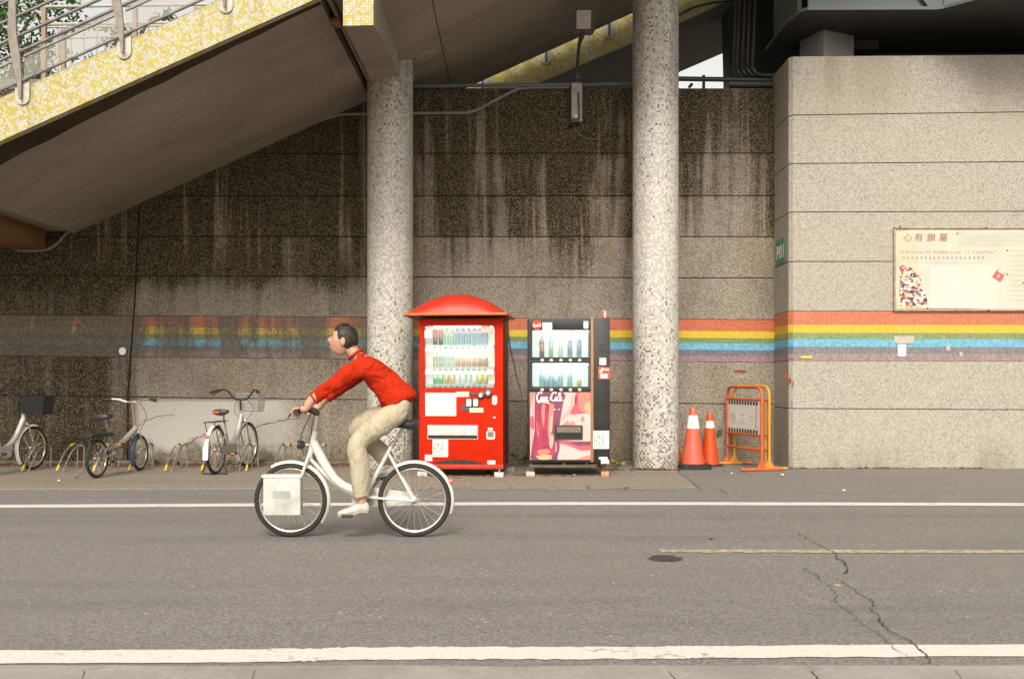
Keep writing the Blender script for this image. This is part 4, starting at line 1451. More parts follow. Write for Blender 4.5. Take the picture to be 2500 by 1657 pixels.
def glass_material(name, tint=(0.9, 0.95, 0.93), refl=0.05):
    n = NT(name)
    tr = n.node("ShaderNodeBsdfTransparent")
    tr.inputs[0].default_value = tuple(tint) + (1,)
    gl = n.node("ShaderNodeBsdfGlossy")
    gl.inputs["Roughness"].default_value = 0.06
    fr = n.node("ShaderNodeFresnel")
    fr.inputs[0].default_value = 1.45
    mx = n.node("ShaderNodeMixShader")
    n.t.links.new(n.ma('ADD', fr.outputs[0], refl), mx.inputs[0])
    n.t.links.new(tr.outputs[0], mx.inputs[1])
    n.t.links.new(gl.outputs[0], mx.inputs[2])
    n.t.links.new(mx.outputs[0], n.out.inputs["Surface"])
    return n.m


def lit_panel(name, col, e):
    n = NT(name)
    v = n.noise(n.objc(), 3.0, 3.0)
    c = n.mix(n.ss(v, 0.3, 0.7), tuple(x * 0.92 for x in col), col)
    n.set(c, 0.6)
    n.link(c, n.b.inputs["Emission Color"])
    n.b.inputs["Emission Strength"].default_value = e
    return n.m


MGLASS = glass_material("display_glass")
MWPL = M_("white_plastic", (0.76, 0.75, 0.71), 0.4, 0, 0.05)
MBPL = M_("black_plastic", (0.022, 0.022, 0.020), 0.4, 0, 0.2, 12, 0.0)
MSIL = M_("dull_silver", (0.52, 0.50, 0.46), 0.35, 0.7, 0.1, 16, 0.15)
MGFL = M_("grey_flap", (0.46, 0.46, 0.43), 0.5, 0, 0.1, 12, 0.25)
MBEI = M_("beige_label", (0.74, 0.58, 0.38), 0.6, 0, 0.06)
MPNK = M_("pink_sticker", (0.78, 0.48, 0.44), 0.6, 0, 0.06)
MTXT = M_("label_ink", (0.12, 0.11, 0.10), 0.6)
MGRE = M_("recycle_green", (0.13, 0.32, 0.13), 0.6)
MCONB = concrete_material("pale_concrete_block", (0.42, 0.40, 0.34), (0.58, 0.56, 0.49), (1, 1, 1), 6.0, (0.20, 0.16, 0.11), 0.4)
MGRB = concrete_material("grey_concrete_block", (0.18, 0.17, 0.15), (0.26, 0.25, 0.22), (1, 1, 1), 6.0)
MBRK = concrete_material("red_brick_block", (0.48, 0.20, 0.10), (0.62, 0.30, 0.17), (1, 1, 1), 6.0, (0.25, 0.12, 0.07), 0.4)


def V_(x, y, z):
    return Vector((x, y, z))


class Face:
    """author on the front face of a machine by image pixels; local x right, y inwards, z up"""

    def __init__(s, root, px0, s_, py0):
        s.r, s.px0, s.s, s.py0 = root, px0, s_, py0

    def x(s, px):
        return (px - s.px0) / s.s

    def z(s, py):
        return (s.py0 - py) / s.s

    def plate(s, name, px0, px1, py0, py1, mat, y=0.0, th=0.006, r=0.0, bevel=0.0, parent=None):
        lp = rrect(s.x(px0), s.x(px1), s.z(py1), s.z(py0), max(r, 0.2) / s.s, y - th)
        return MB().poly(lp, (0, th, 0)).build(name, mat, parent or s.r, bevel=bevel, smooth=True)

    def text(s, name, t, px, py, hpx, mat, y, wpx=None, parent=None, **kw):
        me = text_mesh(t, hpx / s.s, width=(wpx / s.s if wpx else None), **kw)
        return place(name, me, mat, parent or s.r, (s.x(px), y, s.z(py)))


def recycle_sticker(f, px0, px1, py0, py1, ex, ey, es, y, parent=None):
    """white sticker with the four-arrow recycling emblem"""
    st = f.plate("recycling_sticker", px0, px1, py0, py1, MWPL, y, 0.002, 0.5)
    mb = MB()
    u = es / f.s
    cx, cz = f.x(ex), f.z(ey)
    t = 0.085
    segs = []
    # one quarter: an open square with an inward arrow, rotated four times
    base = [((0.12, 0.95), (0.95, 0.95)), ((0.95, 0.95), (0.95, 0.14)), ((0.95, 0.14), (0.52, 0.14)), ((0.12, 0.95), (0.12, 0.55))]
    for k in range(4):
        a = math.pi / 2 * k
        ca, sa = math.cos(a), math.sin(a)
        for (x0, z0), (x1, z1) in base:
            p0 = Vector((x0 * ca - z0 * sa, 0, x0 * sa + z0 * ca))
            p1 = Vector((x1 * ca - z1 * sa, 0, x1 * sa + z1 * ca))
            d = (p1 - p0).normalized()
            nn = Vector((-d.z, 0, d.x)) * t
            q = [p0 - d * t + nn, p1 + d * t + nn, p1 + d * t - nn, p0 - d * t - nn]
            segs.append(q)
        tip = [Vector((0.30, 0, 0.14)), Vector((0.56, 0, 0.34)), Vector((0.56, 0, -0.06))]
        segs.append([Vector((p.x * ca - p.z * sa, 0, p.x * sa + p.z * ca)) for p in tip])
    for i, q in enumerate(segs):
        mb.poly([Vector((cx, y - 0.0026 - 0.00005 * i, cz)) + p * u for p in q])
    mb.build("recycling_emblem", MGRE, st, smooth=False)
    mb = MB()
    for k in range(5):
        zz = f.z(lerp(py0 + 8, py1 - 12, k / 4))
        mb.box((f.x(px1 - 7.5), y - 0.0026, zz), (f.x(px1 - 2.5), y - 0.0021, zz + 1.2 / f.s))
    mb.box((f.x(px0 + 6), y - 0.0026, f.z(py1 - 3.5)), (f.x(px1 - 9), y - 0.0021, f.z(py1 - 5.5)))
    mb.build("small_print", MGR_T, st)
    return st


# ------------------------------------------------------------------ red vending machine with a domed roof
MRED = M_("red_machine_enamel", (0.46, 0.016, 0.0015), 0.55, 0.0, 0.10, 6, 0.10, spec=0.10)
MREDR = M_("sun_faded_red_roof", (0.45, 0.030, 0.012), 0.38, 0.0, 0.10, 5, 0.05, spec=0.35)
MORT = M_("orange_roof_trim", (0.55, 0.12, 0.02), 0.4, 0.0, 0.08)
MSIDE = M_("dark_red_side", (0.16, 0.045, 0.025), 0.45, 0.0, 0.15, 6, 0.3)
d_r = 12.15
rx = (1023 - 1250) * d_r / FPX
red = thing("vending_machine", "red drinks vending machine under a domed red roof", "vending machine", (rx, d_r + 0.045, 0), math.radians(-5.0), "vending machines by the wall")
f = Face(red, 1023, 200.0, 1165)
WD, HT = 1.03, f.z(778)
zb = f.z(1143)
outer = rrect(0, WD, zb, HT, 0.012, 0.0)
inner = rrect(f.x(1033.5), f.x(1208.5), f.z(947), f.z(794), 13 / 200, 0.0, rb=0.006)
MB().ring(outer, inner, (0, 0.17, 0)).build("door_frame", MRED, red, bevel=0.003)
MB().box((0, 0.1701, zb), (WD, 0.74, HT)).build("cabinet", MSIDE, red, bevel=0.01)
MB().box((f.x(1030), 0.150, f.z(950)), (f.x(1212), 0.169, f.z(790))).build("display_back", lit_panel("lit_display_white", (0.80, 0.79, 0.74), 0.22), red)
for (pb, pt) in ((841, 852), (895, 908), (936.5, 946.5)):
    MB().box((f.x(1036), 0.05, f.z(pt)), (f.x(1206), 0.149, f.z(pb))).build("shelf", MWPL, red, bevel=0.003)
MTUBE = lit_panel("display_lamp_tube", (1.0, 0.98, 0.92), 5.5)
for pt in (797, 853.5, 909.5):
    MB().tube([V_(f.x(1037), 0.040, f.z(pt)), V_(f.x(1205), 0.040, f.z(pt))], 0.007, 8).build("lamp_tube", MTUBE, red)
NC = 10
colx = [1052.6 + 13.9 * i + 6.5 for i in range(NC)]
MBTN = M_("button_dark", (0.16, 0.12, 0.10), 0.5)
MBTNR = M_("button_red", (0.60, 0.14, 0.10), 0.5)
MPRICE = M_("price_tag", (0.62, 0.68, 0.74), 0.5)
btn = MB().poly(rrect(-0.019, 0.019, -0.006, 0.006, 0.004, 0), (0, 0.006, 0))
btn_me = bpy.data.meshes.new("button")
btn_me.from_pydata([tuple(p) for p in btn.v], [], btn.f)
fix(btn_me)
btn_me.materials.append(MBTN)
btn_me2 = btn_me.copy()
btn_me2.materials.clear()
btn_me2.materials.append(MBTNR)
tagm = MB().box((-0.022, 0, -0.013), (0.022, 0.003, 0.013))
tag_me = bpy.data.meshes.new("price_tag")
tag_me.from_pydata([tuple(p) for p in tagm.v], [], tagm.f)
tag_me.materials.append(MPRICE)
rows = [(841, ["cola"] * 2 + ["teal"] * 2 + ["blue"] * 6, ["tall_can"] * 2 + ["bottle"] * 8, [1.15, 1.15, 1.08, 1.08] + [1.12] * 6),
        (895, ["pale", "pale", "mint", "mint"] + ["peach"] * 6, ["bottle"] * 4 + ["can"] * 6, [1.0] * 4 + [1.12] * 6),
        (936.5, ["green"] * 2 + ["orange"] * 2 + ["white", "white", "wteal", "white"] + ["yellow"] * 2, ["can"] * 10, [1.28] * 10)]
for ri, (pb, mats, kinds, szs) in enumerate(rows):
    for i in range(NC):
        sc = 1.06 if kinds[i] != "can" else 1.24
        drink(kinds[i], mats[i], red, (f.x(colx[i]), 0.095, f.z(pb) + 0.001), sc, szs[i])
        place("button", btn_me2 if (ri, i) in ((0, 1), (1, 0), (1, 1)) else btn_me, None, red, (f.x(colx[i]), 0.0435, f.z(pb + 8)))
        place("price_tag", tag_me, None, red, (f.x(colx[i]), 0.0465, f.z(pb + 2.8)))
MB().poly(rrect(f.x(1033), f.x(1209), f.z(947.5), f.z(793.5), 13 / 200, 0.022, rb=0.006), (0, 0.004, 0)).build("window_glass", MGLASS, red)
lb = f.plate("number_label", 1035, 1054, 806, 824, MWPL, 0.021, 0.002, 0.5)
f.text("lettering", "C12", 1037.5, 818.5, 9, MTXT, 0.0175, 14, lb)
f.plate("number_label", 1039, 1058, 794.5, 805, MWPL, 0.021, 0.002, 0.5)
f.plate("price_notice", 1175, 1198, 794, 810.5, MBEI, 0.021, 0.002, 0.5)
nt = f.plate("paper_notice", 1038, 1114, 958.6, 1015, MWPL, 0, 0.002, 0.8)
mbx = MB()
r_ = random.Random(5)
for k in range(11):
    x0 = 1042 + (34 if k < 6 else 0) + r_.uniform(0, 3)
    mbx.box((f.x(x0), -0.0026, f.z(968.5 + k * 4)), (f.x(r_.uniform(1095, 1110)), -0.0021, f.z(967.3 + k * 4)))
mbx.build("small_print", MGR_T2, nt)
MTEALP = M_("teal_print", (0.42, 0.66, 0.66), 0.6)
for x0, x1, y0, y1 in ((1072, 1084, 971, 981), (1067, 1074.5, 986, 993), (1077, 1085, 986, 993)):
    f.plate("teal_print", x0, x1, y0, y1, MTEALP, -0.0021, 0.0006, 1.0, parent=nt)
f.plate("pink_sticker", 1114, 1146.5, 955.5, 968.5, MPNK, 0, 0.002, 0.5)
f.plate("hasp", 1146, 1170, 959, 964.5, M_("hasp_steel", (0.10, 0.085, 0.09), 0.4, 0.6), 0, 0.012, 1)
lk = MB()
for cx_, cz_, rr in ((1176, 963, 9.0), (1193, 959, 10.0)):
    lk.lathe([(rr / 200, 0.0), (rr / 200, 0.03), (rr / 200 * 0.8, 0.04), (rr / 200 * 0.45, 0.042)], 18, Matrix.Translation((f.x(cx_), 0, f.z(cz_))) @ Matrix.Rotation(math.pi / 2, 4, 'X'))
lk = lk.build("lock", M_("lock_steel", (0.20, 0.175, 0.18), 0.3, 0.8), red)
for cx_, cz_ in ((1175, 965), (1193, 959)):
    MB().lathe([(0.020, 0.0), (0.020, 0.004)], 14, Matrix.Translation((f.x(cx_), -0.0421, f.z(cz_))) @ Matrix.Rotation(math.pi / 2, 4, 'X')).build("lock_face", MWPL, lk)
for x0, x1 in ((1137.5, 1154), (1154.5, 1170.5)):
    fr_ = f.plate("coin_panel", x0, x1, 972, 993.5, MBPL, 0, 0.012, 2)
    f.plate("coin_plate", x0 + 1.8, x1 - 2.6, 974, 991, MWPL, -0.0121, 0.004, 2, parent=fr_)
f.plate("bill_slot", 1127, 1146, 987.5, 1001.5, M_("slot_grey", (0.07, 0.075, 0.08), 0.5), 0, 0.008, 1)
f.plate("beige_label", 1147, 1181, 995, 1006.5, MBEI, 0, 0.0095, 0.5)
hd = f.plate("handle_recess", 1202.5, 1214.5, 965, 987.5, MWPL, 0, 0.008, 5)
f.plate("handle", 1205, 1212, 972, 985, MSIL, -0.0081, 0.006, 3, parent=hd)
MB().lathe([(0.012, 0), (0.012, 0.012)], 12, Matrix.Translation((f.x(1208), 0, f.z(1018.5))) @ Matrix.Rotation(math.pi / 2, 4, 'X')).build("keyhole", MWPL, red)
fp = f.plate("delivery_frame", 1043, 1168, 1037, 1072, M_("pale_pink_trim", (0.55, 0.36, 0.33), 0.5), 0, 0.010, 1)
f.plate("delivery_slot", 1045, 1166, 1059, 1070, MBPL, -0.0101, 0.002, 0.5, parent=fp)
MB().hexa([Vector((f.x(1045), -0.034, f.z(1062))), Vector((f.x(1166), -0.034, f.z(1062))), Vector((f.x(1166), -0.012, f.z(1062))), Vector((f.x(1045), -0.012, f.z(1062)))],
          [Vector((f.x(1045), -0.016, f.z(1038.5))), Vector((f.x(1166), -0.016, f.z(1038.5))), Vector((f.x(1166), -0.012, f.z(1038.5))), Vector((f.x(1045), -0.012, f.z(1038.5)))]).build("delivery_flap", MGFL, fp, bevel=0.002)
recycle_sticker(f, 1055.7, 1094, 1072.5, 1115, 1069.5, 1094, 11.5, 0.0)
f.plate("small_label", 1036.7, 1055.2, 1110, 1125.5, M_("lilac_label", (0.58, 0.54, 0.56), 0.5), 0, 0.002, 0.5)
f.plate("white_sticker", 1191, 1210, 1123, 1132, MWPL, 0, 0.002, 0.5)
cr = f.plate("coin_return_frame", 1188, 1209.5, 1051, 1072, M_("cream_trim", (0.74, 0.58, 0.42), 0.5), 0, 0.008, 5)
f.plate("coin_return", 1191, 1206.5, 1053, 1066, M_("coin_cup", (0.20, 0.16, 0.15), 0.5), -0.0081, 0.002, 3, parent=cr)
f.plate("coin_return_tab", 1192, 1204, 1043.5, 1049, MWPL, 0, 0.006, 1)
arch = [Vector((f.x(lerp(1052, 1185, i / 16)), -0.002, f.z(1132) + 0.052 * max(0, math.sin(math.pi * i / 16)) ** 0.7)) for i in range(17)]
MB().poly([Vector((f.x(1052), -0.002, f.z(1132.5)))] + arch[1:-1] + [Vector((f.x(1185), -0.002, f.z(1132.5)))], (0, 0.0015, 0)).build("grille_slot", MBPL, red, smooth=False)
MB().box((-0.004, -0.012, f.z(1144)), (WD + 0.004, 0.05, f.z(1133.5))).build("kick_plate", MREDR, red, bevel=0.006)
for lx in (0.03, WD - 0.05):
    for ly in (0.05, 0.66):
        MB().lathe([(0.012, f.z(1151)), (0.012, zb + 0.01)], 8, Matrix.Translation((lx, ly, 0))).build("levelling_foot", MWPL, red)
# domed roof: an arch across, flat trimmed edge in front, overhanging on every side
rx0, rx1 = f.x(991), f.x(1240)
zr0, zr1 = f.z(767), f.z(718)
ry0, ry1 = -0.16, 0.86


def arch_loop(y, k, x0=rx0, x1=rx1, n=20):
    return [Vector((lerp(x0, x1, i / n), y, zr0 + (zr1 - zr0) * k * (1 - abs(2 * i / n - 1) ** 2.1))) for i in range(n + 1)]


lp = [arch_loop(ry0, 0.03), arch_loop(ry0 + 0.02, 0.35), arch_loop(ry0 + 0.10, 0.80), arch_loop(ry0 + 0.22, 1.0), arch_loop(ry1 - 0.2, 1.0), arch_loop(ry1, 0.3), arch_loop(ry1, 0.03)]
nn = len(lp[0])
vs2 = [p for l in lp for p in l]
fs2 = [(j * nn + i, j * nn + i + 1, (j + 1) * nn + i + 1, (j + 1) * nn + i) for j in range(len(lp) - 1) for i in range(nn - 1)]
bt_ = [Vector((p.x, p.y, zr0 - 0.006)) for p in lp[0]] + [Vector((p.x, p.y, zr0 - 0.006)) for p in lp[-1]]
o_ = len(vs2)
fs2 += [(o_ + i, o_ + nn + i, o_ + nn + i + 1, o_ + i + 1) for i in range(nn - 1)]
roof = MB().add(vs2 + bt_, fs2).build("roof", MREDR, red, angle=60)
MB().box((rx0 - 0.008, ry0 - 0.012, zr0 - 0.022), (rx1 + 0.008, ry0 + 0.02, zr0 + 0.008)).build("roof_trim", MORT, roof, bevel=0.006)
for sx in (rx0 - 0.008, rx1 - 0.022):
    MB().box((sx, ry0 + 0.021, zr0 - 0.03), (sx + 0.03, ry1, zr0 + 0.012)).build("roof_trim", MREDR, roof, bevel=0.006)
MB().box((rx0 + 0.03, ry0 + 0.03, zr0 - 0.022), (rx1 - 0.03, ry1 - 0.02, zr0 - 0.008)).build("roof_underside", MSIDE, roof)
for sx in (0.0, WD - 0.03):
    for yy in (0.12, 0.6):
        MB().box((sx, yy, HT - 0.01), (sx + 0.03, yy + 0.03, zr0 - 0.02)).build("roof_stay", MSIDE, red)
MB().tube([(-0.02, 0.35, zr0 - 0.05), (-0.045, 0.34, HT - 0.12), (-0.075, 0.30, HT - 0.30)], 0.012, 6).build("bracket", MBPL, red)
MB().box((WD, 0.25, HT - 0.02), (WD + 0.05, 0.32, zr0 - 0.02)).build("bracket", M_("rusty_clip2", (0.30, 0.14, 0.07), 0.8), red)
MRM = red.rotation_euler.to_matrix()


def on_red(x, y, z=0.0):
    return Vector((rx, d_r + 0.045, 0)) + Matrix.Rotation(math.radians(-5.0), 3, 'Z') @ Vector((x, y, z))


def block(name, label, cat, c, size, rot, mat, seed, group=None):
    r = random.Random(seed)
    mb = MB().cbox((0, 0, size[2] / 2), size)
    mb.v = [p + Vector((r.uniform(-1, 1), r.uniform(-1, 1), r.uniform(-0.5, 0.5))) * 0.006 for p in mb.v]
    o = mb.build(name, mat, None, bevel=0.012)
    o.location = c
    o.rotation_euler = (0, 0, rot)
    return tag(o, label, cat, group)


g = "blocks under the vending machines"
block("concrete_block", "pale concrete block under the red machine's front left foot", "block", on_red(0.03, 0.03), (0.125, 0.12, 0.068), 0.1, MCONB, 1, g)
block("concrete_block", "pale concrete block under the red machine's front right foot", "block", on_red(WD - 0.05, 0.03), (0.115, 0.12, 0.068), -0.1, MCONB, 2, g)
block("concrete_block", "grey concrete block under the red machine's rear left foot", "block", on_red(0.10, 0.66), (0.12, 0.12, 0.068), 0.0, MGRB, 3, g)
block("concrete_block", "grey concrete block under the red machine's rear right foot", "block", on_red(WD + 0.01, 0.66), (0.13, 0.12, 0.068), 0.05, MGRB, 4, g)

# ------------------------------------------------------------------ black vending machine
MBLK = M_("black_machine_enamel", (0.016, 0.015, 0.013), 0.38, 0.0, 0.2, 5, 0.10)
MBRN = M_("brown_trim_strip", (0.30, 0.15, 0.075), 0.45, 0.0, 0.15)
d_b = 12.2
bx = (1290 - 1250) * d_b / FPX
blk = thing("vending_machine", "black drinks vending machine with a pink glass poster below its windows", "vending machine", (bx, d_b, 0), 0.0, "vending machines by the wall")
f = Face(blk, 1290, 199.2, 1163)
WB, HB = 1.0, f.z(774.6)
zb = f.z(1127)
x_in0, x_in1 = f.x(1299.5), f.x(1439.4)
xd1 = f.x(1442)
# left door built as a frame with two window openings
MB().ring(rrect(0, xd1, f.z(878), HB, 0.008), rrect(x_in0, x_in1, f.z(870.5), f.z(805), 0.012), (0, 0.19, 0)).build("door_frame", MBLK, blk, bevel=0.002)
MB().ring(rrect(0, xd1, f.z(955.5), f.z(878.01), 0.004), rrect(x_in0, x_in1, f.z(942.3), f.z(885.7), 0.02), (0, 0.19, 0)).build("door_frame", MBLK, blk, bevel=0.002)
MB().box((0, 0.0, zb), (xd1, 0.19, f.z(955.51))).build("door_panel", MBLK, blk, bevel=0.004)
MB().box((xd1, 0.006, zb), (f.x(1449.5), 0.19, HB)).build("trim_strip", MBRN, blk, bevel=0.004)
MB().box((f.x(1449.5), 0.0, zb + 0.002), (WB, 0.19, HB)).build("control_column", MBLK, blk, bevel=0.006)
MB().box((0, 0.1901, zb), (WB, 0.76, HB)).build("cabinet", MBLK, blk, bevel=0.01)
MB().box((0.03, 0.15, f.z(958)), (xd1 - 0.02, 0.188, f.z(800))).build("display_back", lit_panel("lit_display_aqua", (0.66, 0.74, 0.70), 0.42), blk)
for pt in (807.5, 888):
    MB().tube([V_(f.x(1302), 0.03, f.z(pt)), V_(f.x(1437), 0.03, f.z(pt))], 0.007, 8).build("lamp_tube", lit_panel("bright_lamp_tube", (0.95, 1.0, 0.98), 11.0), blk)
dkx = [1323.6, 1346, 1369.6, 1392.5, 1415]
for k, (kind, mt, sz) in enumerate((("bottle", "colab", 1.18), ("slim", "sprite", 1.25), ("slim", "cream", 1.13), ("bottle", "navy", 1.05), ("bottle", "navy", 1.1))):
    drink(kind, mt, blk, (f.x(dkx[k]), 0.10, f.z(871.5)), 1.2, sz * 1.30)
for k, (kind, mt, sz) in enumerate((("bottle", "water", 0.9), ("bottle", "water", 0.88), ("bottle", "water", 0.95), ("bottle", "water", 0.92), ("can", "yellow", 0.9))):
    drink(kind, mt, blk, (f.x(dkx[k]), 0.10, f.z(943.5)), 1.2, sz * (1.22 if kind == "bottle" else 1.05))
    if k in (0, 1):
        drink("slim", "water", blk, (f.x(dkx[k] + 11), 0.135, f.z(943.5)), 1.1, 0.85)
for yy in (871.5, 943.5):
    MB().box((x_in0 - 0.005, 0.02, f.z(yy + 2.5)), (x_in1 + 0.005, 0.149, f.z(yy))).build("shelf", MWPL, blk)
for a_, b_, rr in ((805, 870.5, 0.012), (885.7, 942.3, 0.02)):
    MB().poly(rrect(x_in0 - 0.003, x_in1 + 0.003, f.z(b_ + 0.5), f.z(a_ - 0.5), rr, 0.012), (0, 0.004, 0)).build("window_glass", MGLASS, blk)
bm_ = MB().lathe([(0.021, 0), (0.021, 0.012), (0.016, 0.016)], 16, Matrix.Rotation(math.pi / 2, 4, 'X') @ Matrix.Diagonal((1, 0.82, 1, 1)))
b_me = bpy.data.meshes.new("select_button")
b_me.from_pydata([tuple(p) for p in bm_.v], [], bm_.f)
fix(b_me)
finish(b_me)
b_me.materials.append(M_("cream_button", (0.78, 0.66, 0.52), 0.4))
for yy in (878, 950):
    for x in dkx:
        place("select_button", b_me, None, blk, (f.x(x), 0.0, f.z(yy)))
# round red emblem and labels
em = MB().lathe([(11.7 / 199.2, 0), (11.7 / 199.2, 0.006)], 32, Matrix.Translation((f.x(1311), 0, f.z(792))) @ Matrix.Rotation(math.pi / 2, 4, 'X')).build("round_emblem", M_("emblem_red", (0.66, 0.03, 0.025), 0.35), blk)


def script_word(f, px0, py, wpx, hpx, y, mat, parent, th=0.10, name="script_lettering"):
    """hand-drawn flowing script of the drink's name as ribbon strokes (units: 1 = letter height)"""
    def C_(x, big=1.0):
        return [(x + 0.62 * big, 0.80 * big), (x + 0.50 * big, 0.98 * big), (x + 0.22 * big, 0.92 * big), (x + 0.02 * big, 0.55 * big), (x + 0.08 * big, 0.12 * big), (x + 0.38 * big, 0.0), (x + 0.66 * big, 0.18 * big)]
    def o_(x):
        return [(x + 0.36, 0.44), (x + 0.14, 0.46), (x + 0.02, 0.20), (x + 0.16, 0.0), (x + 0.36, 0.16), (x + 0.34, 0.40), (x + 0.44, 0.34)]
    def c_(x):
        return [(x + 0.34, 0.38), (x + 0.18, 0.46), (x + 0.03, 0.22), (x + 0.14, 0.0), (x + 0.40, 0.16)]
    def a_(x):
        return [(x + 0.36, 0.42), (x + 0.14, 0.46), (x + 0.02, 0.20), (x + 0.14, 0.0), (x + 0.34, 0.22), (x + 0.40, 0.46), (x + 0.38, 0.06), (x + 0.54, 0.10)]
    def l_(x):
        return [(x, 0.08), (x + 0.22, 0.62), (x + 0.26, 1.0), (x + 0.12, 0.92), (x + 0.08, 0.2), (x + 0.22, 0.0), (x + 0.36, 0.14)]
    st = [C_(0, 1.12), o_(0.62), c_(1.02), a_(1.40), [(1.92, 0.34), (2.16, 0.40)], C_(2.16, 1.12), o_(2.80), l_(3.22), a_(3.54)]
    st.append([(0.10, 0.05), (0.35, -0.22), (0.9, -0.12), (1.5, -0.20), (2.0, -0.34)])
    k = wpx / 4.1 / f.s
    kz = hpx / f.s
    mb = MB()
    cnt = 0
    for s_ in st:
        pp = smooth_path([Vector((x + 0.10 * z, 0, z)) for x, z in s_], 5)
        n = len(pp)
        va, vb = [], []
        for i, p in enumerate(pp):
            t = (pp[min(i + 1, n - 1)] - pp[max(i - 1, 0)]).normalized()
            nn = Vector((-t.z, 0, t.x))
            w = th * (0.55 + 0.75 * abs(t.z)) * (0.5 if i in (0, n - 1) else 1.0)
            for lst, sgn in ((va, 1), (vb, -1)):
                q = p + nn * w * sgn
                lst.append(Vector((f.x(px0) + q.x * k, y - 0.00004 * cnt, f.z(py) + q.z * kz)))
        mb.add(va + vb, [(i, i + 1, n + i + 1, n + i) for i in range(n - 1)])
        cnt += 1
    return mb.build(name, mat, parent, smooth=False)


script_word(f, 1301.5, 795.5, 20, 6.8, -0.0066, MWTXT, em, 0.085)
lb = f.plate("number_label", 1324.5, 1348, 786, 804.5, MWPL, 0, 0.002, 0.5)
f.text("lettering", "C13", 1328, 799, 9.5, MTXT, -0.0025, 16, lb)
lb = f.plate("number_label", 1301.6, 1322.7, 805.5, 820.6, MWPL, 0, 0.002, 0.5)
f.text("lettering", "C13", 1306, 815.5, 6.5, M_("faint_ink", (0.50, 0.50, 0.48), 0.6), -0.0025, 11, lb)
f.plate("white_tag", 1424.8, 1436, 783, 800.7, MWPL, 0, 0.012, 1)
cs = f.plate("coin_slot", 1463, 1480, 872, 890, MSIL, 0, 0.010, 1)
f.plate("coin_slot_plate", 1463.6, 1479.4, 879, 889.2, MWPL, -0.0101, 0.003, 1, parent=cs)
f.plate("keypad_outline", 1462, 1484, 840, 858, M_("keypad_dark", (0.03, 0.03, 0.027), 0.3), 0, 0.003, 1)
rs = f.plate("red_sticker", 1460.5, 1488.7, 894.5, 924, M_("sticker_red", (0.62, 0.07, 0.05), 0.45), 0, 0.002, 0.8)
f.plate("sticker_print", 1466, 1483, 911.5, 921.5, MWPL, -0.0021, 0.0008, 0.8, parent=rs)
f.plate("sticker_print", 1477, 1486.5, 899, 902.5, MWPL, -0.0021, 0.0008, 0.8, parent=rs)
f.plate("sticker_print", 1464, 1469, 902, 909, MWPL, -0.0021, 0.0008, 0.8, parent=rs)
f.plate("sticker_print", 1467, 1475, 896.5, 904, MBEI, -0.0021, 0.0008, 3.0, parent=rs)
recycle_sticker(f, 1448, 1487, 1050, 1094, 1462.5, 1073, 12.0, 0.0)
f.plate("label_strip", 1462, 1483, 1114, 1119.5, MWPL, 0, 0.002, 0.5)
f.plate("latch", 1467, 1486.5, 1120, 1130, MWPL, 0, 0.02, 1)
# poster: tall glass of cola in front of a blurred bottle
MPB = M_("poster_blush", (0.58, 0.33, 0.31), 0.4, 0, 0.05, 3)
MPW = M_("poster_cream", (0.58, 0.43, 0.40), 0.4, 0, 0.04, 3)
MPK = M_("poster_pink", (0.50, 0.085, 0.11), 0.4, 0, 0.15, 5)
MPC = M_("poster_coral", (0.60, 0.20, 0.15), 0.4, 0, 0.12, 5)
MPU = M_("poster_plum", (0.19, 0.04, 0.09), 0.4, 0, 0.18, 7)
MPR = M_("poster_wine", (0.33, 0.03, 0.065), 0.4, 0, 0.25, 9)
MPY = M_("poster_peach", (0.62, 0.36, 0.2), 0.4, 0, 0.1, 5)
pos_ = f.plate("poster", 1294, 1442, 956.4, 1121, MPB, 0, 0.003, 0.5)
layer = [0.0031]


def pp(pts, mat, sub=4):
    pts = [Vector((x, 0, y)) for x, y in pts]
    sm = smooth_path(pts + [pts[0]], sub)[:-1] if sub > 1 else pts
    sm = [(min(1441.6, max(1294.4, p.x)), min(1120.6, max(956.8, p.z))) for p in sm]
    y = -layer[0]
    layer[0] += 0.00025
    MB().poly([Vector((f.x(a), y, f.z(b))) for a, b in sm]).build("poster_print", mat, pos_, smooth=False)


pp([(1360, 956), (1398, 956), (1393, 975), (1386, 1000), (1375, 1012), (1362, 1030)], MPW)
pp([(1404, 952), (1446, 952), (1446, 1012), (1425, 1008), (1400, 1010), (1392, 1005), (1403, 985), (1407, 970)], MPK)
pp([(1414, 952), (1438, 952), (1438, 1004), (1420, 1002), (1412, 985)], MPC)
pp([(1404, 965), (1408, 965), (1407, 982), (1403, 984)], MPU)
pp([(1430, 980), (1446, 984), (1446, 1005), (1434, 1006), (1427, 994)], MPY)
pp([(1366, 1035), (1380, 1018), (1410, 1010), (1446, 1014), (1446, 1075), (1366, 1075)], MPW)
pp([(1372, 1036), (1380, 1030), (1386, 1024), (1392, 1033), (1398, 1026), (1404, 1037), (1380, 1040)], MPC)
pp([(1418, 1020), (1424, 1014), (1426, 1024), (1420, 1030)], MPC)
pp([(1366, 1072), (1400, 1076), (1446, 1078), (1446, 1094), (1426, 1098), (1410, 1095), (1385, 1084), (1366, 1080)], MPK)
pp([(1390, 1077), (1446, 1076), (1446, 1084), (1410, 1086)], MPU)
pp([(1366, 1086), (1392, 1090), (1412, 1098), (1428, 1101), (1446, 1098), (1446, 1124), (1360, 1124)], MPW)
pp([(1400, 1122), (1430, 1112), (1446, 1108), (1446, 1124)], MPC)
pp([(1294, 956), (1305, 956), (1302, 970), (1296, 990), (1294, 990)], MPC)
pp([(1294, 1018), (1302, 1014), (1306, 1030), (1304, 1045), (1294, 1040)], MPK)
